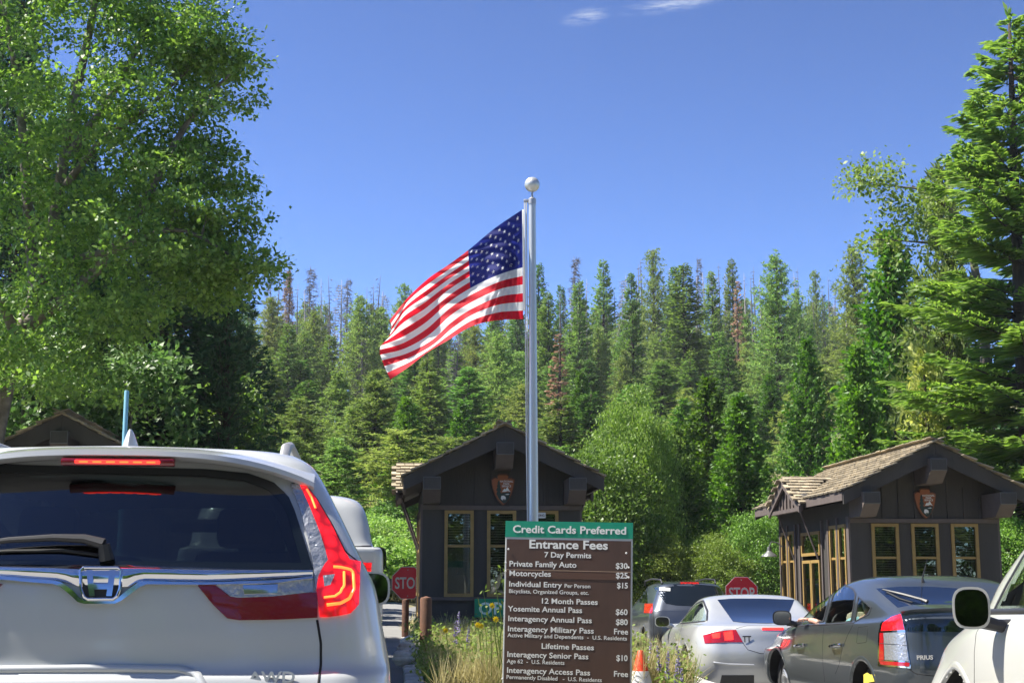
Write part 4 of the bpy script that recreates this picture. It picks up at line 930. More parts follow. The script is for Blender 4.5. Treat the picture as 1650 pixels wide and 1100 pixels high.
# ---------------------------------------------------------------- white SUV in front of the camera
def crv():
    yaw = R(6.0); K = [
     (0.24, .74, .30, 4.40, .30, .3, .05), (0.34, .88, .06, 4.55, .28, .3, .05), (0.52, .96, .0, 4.58, .26, .35, .06), (0.70, [.985, .985, .95, .945, .85], .01, 4.58, .25, .4, .07),
     (0.79, [.985, .985, .95, .95, .86], .035, 4.56, .24, .4, .08), (0.84, [.98, .98, .945, .95, .86], .075, 4.54, .22, .4, .09), ([.96, .95, .94, .93, .90], [.955, .96, .93, .93, .84], .085, 4.5, .20, .4, .10),
     ([1.10, 1.07, 1.05, 1.03, .98], [.925, .94, .92, .90, .80], .10, 4.35, .18, .4, .11), ([1.18, 1.14, 1.11, 1.09, 1.02], [.89, .90, .89, .87, .74], .13, 3.75, .17, .4, .12),
     ([1.24, 1.18, 1.15, 1.12, 1.08], [.86, .875, .865, .84, .72], .155, 3.52, .16, .4, .12), ([1.40, 1.33, 1.31, 1.28, 1.22], [.775, .81, .80, .77, .66], .24, 3.2, .15, .4, .12),
     ([1.53, 1.49, 1.48, 1.45, 1.38], [.70, .73, .735, .70, .58], .33, 2.75, .14, .35, .12), ([1.57, 1.565, 1.565, 1.54, 1.49], [.655, .66, .665, .64, .52], .38, 2.45, .14, .3, .10),
     ([1.595, 1.605, 1.605, 1.58, 1.53], [.56, .58, .58, .56, .46], .42, 2.35, .14, .28, .08), ([1.605, 1.63, 1.635, 1.61, 1.56], [.35, .36, .36, .35, .3], .45, 2.3, .12, .2, .05), ([1.61, 1.64, 1.645, 1.62, 1.57], .02, .46, 2.28, .015, .015, 0)]
    p = at(160, 940, 4.86)
    loc = Vector((p.x + 0.10 * math.sin(yaw), p.y - 0.10 * math.cos(yaw), gzf(p.x, 5) + 0.0))
    c = Car('suv', 'white SUV with glowing brake lights filling the lower left, seen from behind', loc, yaw, K, M['p_white'], [(0.92, 0.80), (3.58, 0.80)], 0.36, sub=8)
    c.cut([(-60, 760), (120, 757), (330, 763), (400, 770), (440, 786), (462, 808), (492, 908), (330, 908), (160, 905), (-60, 905)], 1, True, lambda v: v.y < 0.5 and v.z > 1.15, 6)
    c.cutf(lambda v: 2.45 < v.y < 3.5 and 1.18 < v.z < 1.56 and abs(v.x) < 0.62)
    c.cutf(lambda v: 0.9 < v.y < 2.9 and 1.20 < v.z < 1.50 and abs(v.x) > 0.6)
    c.done(); c.add_wheels(5, 0.23)
    B = c.body
    c.seats([2.2, 1.25], 0.40, M['seat'], 0.62)
    m = MB(); m.box((0, 2.0, 0.5), (1.6, 3.4, 0.1), bev=0.02); m.box((0, 3.1, 1.0), (1.5, 0.4, 0.26), bev=0.08); m.box((0, 0.62, 0.95), (1.5, 0.7, 0.06), bev=0.02); m.build('cabin_trim', M['seat'], c.t, True)
    m = MB(); m.box((0.0, 2.85, 1.42), (0.26, 0.03, 0.07), bev=0.012); m.build('inner_mirror', M['plastic'], c.t, True)
    for sx in (-1, 1):
        m = MB(); m.add([(sx * 0.86, 0.95, 1.17), (sx * 0.84, 2.85, 1.17), (sx * 0.70, 2.6, 1.515), (sx * 0.71, 1.0, 1.525)], [[0, 1, 2, 3]]); m.build('side_window', M['privacy'], c.t, fix=False)
    m = MB(); m.add([(-0.70, 3.42, 1.16), (0.70, 3.42, 1.16), (0.60, 2.55, 1.565), (-0.60, 2.55, 1.565)], [[0, 1, 2, 3]]); m.build('windscreen', M['clear'], c.t, fix=False)
    # rear window
    topc = [(-60, 752), (0, 749), (120, 752), (330, 757), (400, 764), (440, 778), (464, 800), (474, 822)]
    botc = [(-60, 912), (0, 909), (160, 910), (330, 914), (505, 919)]
    g = c.patch('rear_window', [(-150, 758)] + topc, [(-190, 914)] + botc, M['privacy'], 0.005, 44, 12, 0.002)
    c.patch('glass_border', [(-60, 752), (120, 752), (330, 757), (400, 764), (440, 778), (464, 800), (474, 822), (505, 919)], [(-60, 763), (120, 763), (325, 768), (392, 775), (430, 789), (452, 809), (462, 828), (488, 917)], M['tint'], 0.0065, 60, 3, 0.004)
    c.patch('glass_border', [(-190, 904), (0, 902), (330, 906), (500, 908)], [(-190, 914), (0, 911), (330, 916), (505, 919)], M['tint'], 0.0068, 40, 3, 0.004)
    # spoiler lip over the glass
    m = MB(); n = 30; prof = [(0.0, 1.550), (-0.13, 1.543), (-0.165, 1.555), (-0.16, 1.573), (-0.05, 1.594), (0.10, 1.609)]; vs = []; fs = []
    for i in range(n + 1):
        x = -0.70 + 1.40 * i / n; k = 1 - abs(x / 0.70) ** 3.5; e_ = abs(x / 0.7)
        for (y, z) in prof: vs.append((x, 0.385 + y * (0.35 + 0.65 * k) + 0.05 * e_ ** 3, z - 0.085 * e_ ** 3.2 - 0.012 * e_ ** 2 + (0.0 if k > 0.3 else -0.0)))
    q = len(prof)
    for i in range(n):
        for j in range(q): fs.append([i * q + j, i * q + (j + 1) % q, (i + 1) * q + (j + 1) % q, (i + 1) * q + j])
    fs += [list(range(q)), [n * q + j for j in range(q)][::-1]]
    m.add(vs, fs); sp = m.build('spoiler', M['p_white'], c.t, True)
    # high brake lamp under the lip
    def on_plane(px, py, y0):   # local point of a photo pixel on the plane y=y0
        o = c.Mi @ Vector((0, 0, EYE)); d = c.Mi.to_3x3() @ cray(px, py); t = (y0 - o.y) / d.y; return o + d * t
    a = on_plane(120, 741, 0.205); b = on_plane(257, 746, 0.205)
    m = MB(); m.box(((a.x + b.x) / 2, 0.235, (a.z + b.z) / 2), (b.x - a.x + 0.10, 0.04, 0.026), bev=0.006); m.build('lamp_housing', M['red_dark'], sp, True)
    m = MB(); m.box(((a.x + b.x) / 2, 0.214, (a.z + b.z) / 2), (b.x - a.x, 0.012, 0.012), bev=0.003); bl_ = m.build('brake_lamp', M['lit'], sp)
    for k in range(6):
        x = a.x + (b.x - a.x) * (k + 0.65) / 6.3; m = MB(); m.box((x, 0.208, (a.z + b.z) / 2 - 0.001), (0.030, 0.004, 0.005)); m.build('led', M['lit_hot'], bl_)
    # chrome bar with badge
    c.patch('chrome_bar', [(-190, 915), (0, 911), (132, 912), (200, 912), (330, 916), (501, 920)], [(-190, 928), (0, 930), (100, 936), (128, 946), (205, 946), (226, 936), (330, 938), (503, 931)], M['chrome'], 0.010, 50, 11, 0.02, bulge=0.016)
    c.patch('chrome_lip', [(-190, 929), (0, 931), (98, 938), (118, 950), (134, 968), (186, 968), (206, 952), (226, 938), (330, 940), (440, 938), (503, 932)], [(-190, 934), (0, 936), (94, 943), (112, 956), (130, 973), (190, 973), (212, 957), (232, 943), (330, 944), (440, 942), (503, 935)], M['chrome'], 0.022, 60, 3, 0.02)
    c.patch('badge_recess', [(131, 920), (136, 917), (192, 917), (197, 920)], [(134, 962), (140, 967), (186, 967), (192, 962)], M['plastic'], 0.014, 14, 8, 0.02)
    def cb(px, py, lift=0.024): h, n_ = c.hit(px, py); return h + n_ * lift
    pts = [(137, 919), (192, 919), (197, 924), (195, 950), (190, 962), (184, 966), (144, 966), (138, 962), (133, 950), (131, 924), (137, 919)]
    m = MB(); m.tube([cb(*q, 0.026) for q in pts], 0.0055, 8); bd = m.build('badge_ring', M['chrome'], c.t, True)
    for nm, A, Bq in (('badge_letter', [(141, 923), (151, 923)], [(146, 961), (155, 961)]), ('badge_letter', [(178, 923), (188, 923)], [(173, 961), (182, 961)]), ('badge_letter', [(150, 943), (177, 943)], [(152, 951), (176, 951)])):
        c.patch(nm, A, Bq, M['chrome'], 0.026, 6, 5, 0.01)
    # lamps (built on the right, mirrored to the left)
    # inner tailgate lamp
    c.patch('reflector_lamp', [(316, 941), (345, 942), (372, 962), (430, 960), (502, 955), (511, 955)], [(318, 943), (344, 975), (366, 996), (385, 999), (450, 998), (511, 995)], M['red_dark'], 0.010, 34, 8, 0.015, both=True)
    c.patch('reversing_lamp', [(346, 942), (420, 942), (470, 938), (503, 933)], [(372, 961), (384, 963), (440, 961), (503, 954)], M['clear_lens'], 0.011, 24, 6, 0.015, both=True)
    c.patch('bulb_window', [(391, 943), (447, 942)], [(393, 957), (446, 956)], M['chrome'], 0.014, 8, 4, 0.004, both=True)
    # vertical lamp: clear inner half and red outer half
    lamp_in = [(468, 783), (480, 812), (492, 855), (503, 905), (508, 950), (512, 994)]
    lamp_mid = [(478, 779), (495, 810), (512, 852), (527, 895), (531, 915), (534, 950)]
    c.patch('clear_lamp', lamp_in[:5], [(480, 780), (496, 814), (513, 856), (526, 898), (534, 928)], M['clear_lens'], 0.012, 40, 6, 0.03, both=True)
    c.patch('brake_lamp_strip', [(481, 780), (497, 814), (514, 856), (527, 898), (530, 905)], [(488, 780), (506, 805), (530, 845), (552, 890), (560, 903)], M['lit_soft'], 0.013, 40, 6, 0.03, both=True)
    c.patch('brake_lamp_block', [(509, 950), (512, 930), (528, 902), (560, 903), (577, 907)], [(515, 994), (530, 994), (545, 992), (563, 988), (575, 974)], M['lit_soft'], 0.013, 34, 12, 0.03, both=True)
    def ledline(pts, w_=0.014, nm='led_strip'):
        P = np.array(pts, float); L = np.concatenate([[0], np.cumsum(np.linalg.norm(np.diff(P, axis=0), axis=1))]); x = np.linspace(0, L[-1], 22); q = [(np.interp(a, L, P[:, 0]), np.interp(a, L, P[:, 1])) for a in x]
        for sg in (1, -1):
            m = MB(); cc = [c.hit(*p_) for p_ in q]; m.tube([Vector((sg * (h + n_ * 0.014).x, (h + n_ * 0.014).y, (h + n_ * 0.014).z)) for h, n_ in cc], w_ / 2, 6); m.build(nm, M['lit_hot'], c.t, True)
    ledline([(536, 916), (548, 917), (562, 921), (566, 926), (567, 950), (561, 964), (548, 972), (526, 975)], 0.011)
    ledline([(552, 924), (552, 944), (547, 955), (538, 961), (521, 963)], 0.009)
    ledline([(492, 792), (500, 806), (506, 822)], 0.008)
    c.patch('reversing_lens', [(520, 930), (538, 928)], [(522, 946), (532, 944)], M['clear_lens'], 0.016, 6, 4, 0.01, both=True)
    # seams, creases and recess
    c.line('tailgate_seam', [(511, 998), (517, 1035), (517, 1070), (512, 1110)], M['gap'], 0.011, 0.0015, n=24, both=True)
    c.line('crease', [(-100, 1080), (0, 1078), (150, 1076), (290, 1078), (318, 1086), (328, 1104)], M['p_white'], 0.03, 0.010, n=50)
    c.line('lamp_seam', [(469, 779), (488, 776), (510, 803), (534, 843), (556, 888), (578, 905)], M['gap'], 0.007, 0.002, n=30, both=True)
    h1, n1 = c.hit(442, 1094); o = text('AWD', 0.052, h1 + n1 * 0.004 + Vector((-0.085, 0, -0.012)), M['pole'], c.t, 'LEFT', 0.02, 0.004, name='lettering', wide=0.155); o.rotation_euler = (math.pi / 2 - 0.15, 0, 0)
    # wiper
    m = MB(); w0 = [cb(x, y, 0.045) for x, y in ((-40, 888), (20, 880), (90, 876), (140, 878), (170, 886))]; m.tube(w0, [0.008, 0.010, 0.012, 0.016, 0.02], 8); m.tube([w0[-1], cb(173, 906, 0.02)], [0.02, 0.026], 8); wi = m.build('wiper', M['plastic'], c.t, True)
    m = MB(); m.tube([cb(x, y, 0.014) for x, y in ((-60, 893), (20, 890), (100, 889), (160, 896))], 0.006, 6); m.build('wiper_blade', M['rubber'], wi, True)
    # antenna fin
    q = on_plane(208, 722, 0.95); x0 = q.x; vs = []; fs = []
    prof = [(0.0, 0.0), (0.035, 0.045), (0.055, 0.085), (0.075, 0.094), (0.10, 0.07), (0.16, 0.02), (0.2, 0.0)]
    m = MB()
    for (sy, wz) in ((0, 0),): pass
    n = 10; R2 = []
    for i in range(n + 1):
        z = i / n; hw = 0.036 * (1 - z) ** 0.75 + 0.005; y0 = 0.90 + 0.055 * z; y1 = 1.10 - 0.125 * z ** 0.8
        for k in range(12):
            a = 2 * math.pi * k / 12; R2.append((hw * math.cos(a) + x0, (y0 + y1) / 2 + (y1 - y0) / 2 * math.sin(a), 1.625 + 0.10 * z))
    fs = [[i * 12 + k, i * 12 + (k + 1) % 12, (i + 1) * 12 + (k + 1) % 12, (i + 1) * 12 + k] for i in range(n) for k in range(12)] + [[n * 12 + k for k in range(12)]]
    m.add(R2, fs); m.build('antenna_fin', M['p_white'], c.t, True)
    # roof rails
    for sx in (-1, 1):
        m = MB(); m.tube([(sx * 0.575, 0.62, 1.58), (sx * 0.58, 0.68, 1.628), (sx * 0.585, 0.85, 1.650), (sx * 0.585, 1.5, 1.655), (sx * 0.57, 2.2, 1.63), (sx * 0.565, 2.28, 1.60)], [0.02, 0.021, 0.020, 0.019, 0.019, 0.018], 10); m.build('roof_rail', M['steel'], c.t, True)
    for sx in (-1, 1): mirror_unit(c, (sx * 0.915, 3.08, 1.09), (0.22, 0.14, 0.185), M['p_white'], sx)
    # bumper lower parts
    m = MB(); m.box((0, 0.02, 0.42), (1.5, 0.08, 0.22), bev=0.03); m.build('bumper_insert', M['plastic'], c.t, True)
    c.patch('plate_recess', [(30, 1086), (290, 1086)], [(20, 1180), (300, 1180)], M['p_white'], 0.002, 8, 6, 0.01)
    return c
crv_ = crv()

# ---------------------------------------------------------------- grey hatchback
def prius():
    yaw = R(8.0); p = at(1445, 1035, 12.95); cxr = 4.27
    loc = Vector((cxr, 12.75, gzf(cxr, 13) - 0.0))
    K = [(0.20, .70, .35, 4.2, .3, .4, .08), (0.28, .82, .10, 4.38, .3, .5, .10), (0.45, .855, .02, 4.44, .28, .55, .12), (0.62, .862, .0, 4.43, .26, .55, .12), ([.78, .76, .74, .72, .66], [.85, .862, .86, .85, .74], .03, 4.36, .24, .55, .12),
         ([.95, .90, .87, .84, .76], [.825, .86, .86, .84, .72], .05, 4.15, .22, .5, .12), ([1.04, .985, .95, .92, .86], [.795, .845, .85, .82, .70], .06, 3.75, .20, .45, .12), ([1.075, 1.03, 1.0, .97, .95], [.76, .81, .82, .79, .68], .10, 3.45, .19, .4, .12),
         ([1.10, 1.19, 1.19, 1.14, 1.08], [.70, .745, .755, .73, .62], .22, 3.12, .18, .35, .12), ([1.13, 1.30, 1.32, 1.275, 1.18], [.62, .66, .67, .65, .54], .40, 2.78, .16, .3, .10), ([1.17, 1.355, 1.385, 1.345, 1.24], [.56, .59, .60, .58, .48], .52, 2.62, .15, .25, .08),
         ([1.20, 1.385, 1.42, 1.38, 1.275], [.44, .47, .48, .46, .38], .62, 2.5, .14, .2, .06), ([1.225, 1.40, 1.435, 1.395, 1.295], [.26, .27, .28, .26, .2], .68, 2.42, .1, .1, .03), ([1.23, 1.405, 1.44, 1.40, 1.30], .015, .70, 2.4, .01, .01, 0)]
    c = Car('hatchback', 'dark grey hatchback with a yellow key sticker between the silver coupe and the cream SUV', loc, yaw, K, M['p_grey'], [(1.02, 0.755), (3.53, 0.755)], 0.305, sub=7)
    side_f = [(1283, 1004), (1292, 985), (1310, 966), (1330, 951), (1341, 947), (1336, 970), (1327, 1002)]
    side_r = [(1344, 946), (1360, 939), (1376, 948), (1380, 956), (1372, 1002), (1330, 1005)]
    quarter = [(1383, 960), (1405, 978), (1400, 990), (1377, 1002)]
    for q in (side_f, side_r, quarter): c.cut(q, -1, True, lambda v: v.z > 0.9 and abs(v.x) > 0.5 and 0.5 < v.y < 3.6, 2.5)
    c.done(); c.add_wheels(5, 0.19, 0.62)
    def ringp(name, poly, inner_shift=2.4):
        n = len(poly); cx = sum(p[0] for p in poly) / n; cy = sum(p[1] for p in poly) / n
        ip = [(x + (cx - x) * min(.4, inner_shift / max(1, math.hypot(x - cx, y - cy))), y + (cy - y) * min(.4, inner_shift / max(1, math.hypot(x - cx, y - cy)))) for x, y in poly]
        return c.patch(name, poly + [poly[0]], ip + [ip[0]], M['plastic'], 0.004, 48, 3, 0.006, both=True, smooth=True)
    for nm, poly in (('side_window', side_f), ('side_window', side_r), ('quarter_window', quarter)):
        top_ = poly[:len(poly) // 2 + 1]; 
        a = poly[0]
        ringp('window_seal', poly)
    c.patch('side_window', [(1283, 1004), (1292, 985), (1310, 966), (1330, 951), (1341, 947)], [(1284, 1005), (1295, 1005), (1310, 1004), (1320, 1003), (1327, 1002)], M['clear'], 0.002, 16, 6, 0.002, both=True)
    c.patch('side_window', [(1344, 946), (1360, 939), (1376, 948), (1380, 956)], [(1330, 1005), (1345, 1004), (1360, 1003), (1372, 1002)], M['clear'], 0.002, 16, 6, 0.002, both=True)
    c.patch('quarter_window', [(1383, 960), (1405, 978)], [(1377, 1002), (1400, 990)], M['clear'], 0.002, 8, 5, 0.002, both=True)
    c.patch('rear_window', [(1412, 948), (1450, 945), (1500, 945), (1560, 949)], [(1449, 981), (1480, 979), (1520, 978), (1570, 978)], M['tint_blue'], 0.004, 24, 8, 0.006)
    c.patch('lower_rear_window', [(1454, 990), (1500, 985), (1580, 984)], [(1458, 1016), (1500, 1017), (1580, 1018)], M['tint'], 0.005, 20, 6, 0.008)
    # spoiler bar
    c.patch('spoiler', [(1449, 984), (1470, 980), (1520, 979), (1580, 980)], [(1453, 990), (1475, 987), (1520, 985), (1580, 985)], M['p_grey'], 0.035, 24, 5, 0.02)
    # tail lamps
    c.patch('lamp_frame', [(1415, 1072), (1416, 1020), (1420, 1002), (1436, 992), (1451, 988)], [(1468, 1076), (1464, 1050), (1460, 1020), (1455, 1000), (1453, 988)], M['chrome'], 0.006, 24, 8, 0.01, both=True)
    c.patch('upper_lamp', [(1421, 1016), (1423, 1004), (1438, 994), (1450, 990)], [(1458, 1014), (1456, 1008), (1454, 998), (1452, 990)], M['lit_soft'], 0.010, 14, 6, 0.01, both=True)
    c.patch('clear_lamp', [(1425, 1019), (1459, 1018)], [(1427, 1062), (1465, 1065)], M['clear_lens'], 0.010, 10, 10, 0.01, both=True)
    c.patch('red_reflector', [(1419, 1019), (1425, 1019)], [(1418, 1064), (1426, 1063)], M['red_lens'], 0.011, 6, 10, 0.01, both=True)
    c.patch('red_reflector', [(1418, 1064), (1466, 1067)], [(1421, 1070), (1466, 1073)], M['red_lens'], 0.011, 12, 4, 0.01, both=True)
    c.line('lamp_bar', [(1420, 1036), (1462, 1039)], M['plastic'], 0.006, 0.013, n=10, both=True)
    c.line('hatch_seam', [(1466, 1078), (1476, 1085), (1500, 1088), (1560, 1090)], M['gap'], 0.008, 0.001, n=30)
    c.line('door_seam', [(1262, 1008), (1259, 1030), (1257, 1060), (1259, 1084)], M['gap'], 0.008, 0.001, n=30, both=True)
    c.line('door_seam', [(1328, 1005), (1325, 1035), (1326, 1070), (1329, 1098)], M['gap'], 0.008, 0.001, n=30, both=True)
    c.line('door_seam', [(1376, 1003), (1366, 1022), (1357, 1045), (1352, 1070), (1346, 1085)], M['gap'], 0.008, 0.001, n=30, both=True)
    c.line('belt_trim', [(1268, 1010), (1300, 1007), (1340, 1005), (1376, 1003)], M['plastic'], 0.018, 0.006, n=24, both=True)
    c.line('fuel_flap', [(1380, 1035), (1383, 1010), (1399, 1008), (1396, 1034), (1381, 1036)], M['gap'], 0.006, 0.001, n=30)
    for (a, b) in ((1284, 1297), (1341, 1356)):
        m = MB(); h, n_ = c.hit(a, 1041); h2, _ = c.hit(b, 1038); m.tube([h + n_ * 0.01, h + n_ * 0.04 + (h2 - h) * 0.15, h2 + n_ * 0.04 - (h2 - h) * 0.15, h2 + n_ * 0.01], 0.014, 8); m.build('door_handle', M['chrome'], c.t, True)
    m = MB(); h, n_ = c.hit(1487, 1062); 
    text('PRIUS', 0.05, h + n_ * 0.01 + Vector((-0.06, 0, 0)), M['chrome'], c.t, 'LEFT', 0.03, 0.003, wide=0.15)
    # wiper and aerial
    m = MB(); P = [c.hit(*q) for q in ((1425, 953), (1455, 962), (1484, 970), (1494, 974))]; m.tube([h + n_ * 0.03 for h, n_ in P], [0.008, 0.014, 0.014, 0.02], 6); wi = m.build('wiper', M['plastic'], c.t, True)
    m = MB(); P = [c.hit(*q) for q in ((1430, 955), (1450, 966), (1470, 972))]; m.tube([h + n_ * 0.012 for h, n_ in P], 0.008, 6); m.build('wiper_blade', M['rubber'], wi, True)
    m = MB(); h, n_ = c.hit(1487, 937); m.tube([h, h + Vector((0.0, 0.0, 0.04)), h + Vector((0.03, -0.06, 0.22))], [0.018, 0.008, 0.003], 6); m.build('aerial', M['plastic'], c.t, True)
    mirror_unit(c, (-0.97, 2.98, 1.0), (0.20, 0.12, 0.155), M['plastic'], -1); mirror_unit(c, (0.97, 2.98, 1.0), (0.20, 0.12, 0.155), M['plastic'], 1)
    c.seats([2.0], 0.36, M['seat_tan']); c.seats([1.1], 0.36, M['seat_tan'])
    m = MB(); m.box((0, 1.9, 0.36), (1.5, 3.2, 0.08), bev=0.02); m.box((0, 2.95, 0.78), (1.45, 0.45, 0.26), bev=0.08); m.box((0, 0.6, 0.7), (1.4, 0.8, 0.5), bev=0.05); m.build('cabin_trim', M['seat'], c.t, True)
    m = MB(); n = 20; m.tube([(-0.36 + 0.18 * math.cos(2 * math.pi * i / n), 2.62 + 0.05 * math.sin(2 * math.pi * i / n), 0.90 + 0.17 * math.sin(2 * math.pi * i / n)) for i in range(n + 1)], 0.014, 6); m.build('steering_wheel', M['plastic'], c.t, True)
    # sticker
    h, n_ = c.hit(1397, 1093)
    pl = [(1391, 1084), (1397, 1082), (1401, 1086), (1410, 1086), (1410, 1099), (1401, 1098), (1398, 1103), (1392, 1102), (1390, 1094)]
    c.patch('key_sticker', [(1392, 1086), (1397, 1083), (1401, 1086), (1410, 1086)], [(1392, 1100), (1397, 1102), (1401, 1098), (1410, 1097)], M['yellow_st'], 0.003, 14, 5, 0.004)
    return c
M['yellow_st'] = mat('yellow sticker', (0.75, 0.62, 0.08), 0.5)
prius_ = prius()

# ---------------------------------------------------------------- silver coupe
def coupe():
    yaw = R(1.0); cx = 3.06; loc = Vector((cx, 17.0, gzf(cx, 17.5) + 0.0))
    K = [(0.18, .70, .35, 3.9, .3, .4, .1), (0.26, .86, .10, 4.1, .35, .5, .14), (0.42, .91, .02, 4.17, .35, .55, .16), (0.60, [.90, .92, .90, .92, .80], .0, 4.17, .36, .6, .17), ([.76, .74, .70, .70, .62], [.88, .925, .90, .92, .78], .03, 4.1, .36, .6, .18),
         ([.86, .84, .80, .79, .70], [.84, .90, .89, .88, .74], .05, 3.95, .36, .55, .18), ([.925, .92, .88, .86, .78], [.78, .85, .86, .83, .68], .08, 3.6, .34, .5, .18), ([.95, .955, .93, .91, .86], [.70, .79, .81, .77, .62], .16, 3.3, .32, .45, .16),
         ([.975, 1.03, 1.03, 1.0, .95], [.62, .72, .75, .72, .58], .34, 3.0, .28, .4, .14), ([1.02, 1.14, 1.155, 1.12, 1.04], [.54, .63, .66, .64, .50], .62, 2.72, .24, .35, .12), ([1.08, 1.22, 1.24, 1.20, 1.12], [.48, .56, .58, .56, .44], .86, 2.52, .2, .3, .1),
         ([1.12, 1.26, 1.275, 1.24, 1.155], [.36, .43, .44, .42, .32], 1.0, 2.4, .16, .2, .06), ([1.14, 1.275, 1.29, 1.255, 1.17], [.18, .22, .22, .2, .15], 1.06, 2.34, .08, .1, .03), ([1.145, 1.28, 1.295, 1.26, 1.175], .015, 1.08, 2.32, .01, .01, 0)]
    c = Car('coupe', 'silver coupe with its brake lights on, in front of the grey hatchback', loc, yaw, K, M['p_silver'], [(0.86, 0.80), (3.32, 0.80)], 0.325, sub=7)
    side = [(1098, 1002), (1108, 988), (1122, 973), (1132, 968), (1139, 985), (1138, 1000)]
    c.cut(side, -1, True, lambda v: v.z > 0.8 and abs(v.x) > 0.4 and 1.2 < v.y < 3.4, 2.0)
    c.done(); c.add_wheels(5, 0.24, 0.74)
    c.patch('side_window', [(1098, 1002), (1108, 988), (1122, 973), (1132, 968)], [(1100, 1003), (1115, 1002), (1130, 1001), (1139, 998)], M['clear'], 0.002, 16, 6, 0.004, both=True)
    c.line('window_seal', [(1097, 1003), (1108, 987), (1122, 972), (1133, 967), (1140, 984), (1139, 1000), (1118, 1002), (1097, 1004)], M['plastic'], 0.03, 0.006, n=50, both=True)
    c.patch('rear_window', [(1156, 966), (1180, 964), (1230, 964), (1280, 966)], [(1181, 1001), (1200, 1003), (1235, 1004), (1264, 1003)], M['tint_blue'], 0.004, 24, 8, 0.006)
    c.patch('tail_lamp', [(1133, 1023), (1150, 1018), (1170, 1015), (1186, 1014)], [(1136, 1036), (1155, 1035), (1180, 1034), (1197, 1034)], M['red_lens'], 0.006, 20, 6, 0.02, both=True)
    c.patch('brake_lamp', [(1147, 1021), (1160, 1019)], [(1149, 1028), (1160, 1027)], M['lit'], 0.009, 8, 4, 0.004, both=True)
    c.patch('brake_lamp', [(1166, 1018), (1180, 1016)], [(1168, 1031), (1182, 1030)], M['lit'], 0.009, 8, 4, 0.004, both=True)
    c.patch('high_brake_lamp', [(1228, 1011), (1262, 1011)], [(1228, 1014), (1262, 1014)], M['lit'], 0.006, 12, 3, 0.004)
    h, n_ = c.hit(1205, 1031); text('TT', 0.10, h + n_ * 0.008 + Vector((-0.06, 0, -0.02)), M['plastic'], c.t, 'LEFT', 0.02, 0.003, wide=0.10)
    c.line('boot_seam', [(1197, 1035), (1205, 1046), (1225, 1052), (1270, 1053)], M['gap'], 0.008, 0.001, n=30)
    c.line('boot_seam', [(1186, 1012), (1205, 1007), (1240, 1007), (1270, 1008)], M['gap'], 0.007, 0.001, n=30)
    c.line('crease', [(1150, 1067), (1175, 1070), (1215, 1071)], M['p_silver'], 0.03, 0.008, n=30)
    c.line('door_seam', [(1100, 1005), (1094, 1025), (1092, 1050), (1094, 1075)], M['gap'], 0.009, 0.001, n=24, both=True)
    c.patch('rear_diffuser', [(1163, 1087), (1215, 1087)], [(1160, 1100), (1215, 1100)], M['plastic'], 0.006, 10, 4, 0.02)
    mirror_unit(c, (-0.985, 2.55, 0.93), (0.20, 0.11, 0.14), M['p_silver'], -1); mirror_unit(c, (0.985, 2.55, 0.93), (0.20, 0.11, 0.14), M['p_silver'], 1)
    c.seats([1.75], 0.35, M['seat'], 0.32); m = MB(); m.box((0, 2.1, 0.30), (1.5, 2.6, 0.08), bev=0.02); m.box((0, 2.7, 0.72), (1.4, 0.4, 0.24), bev=0.07); m.build('cabin_trim', M['seat'], c.t, True)
    return c
coupe_ = coupe()

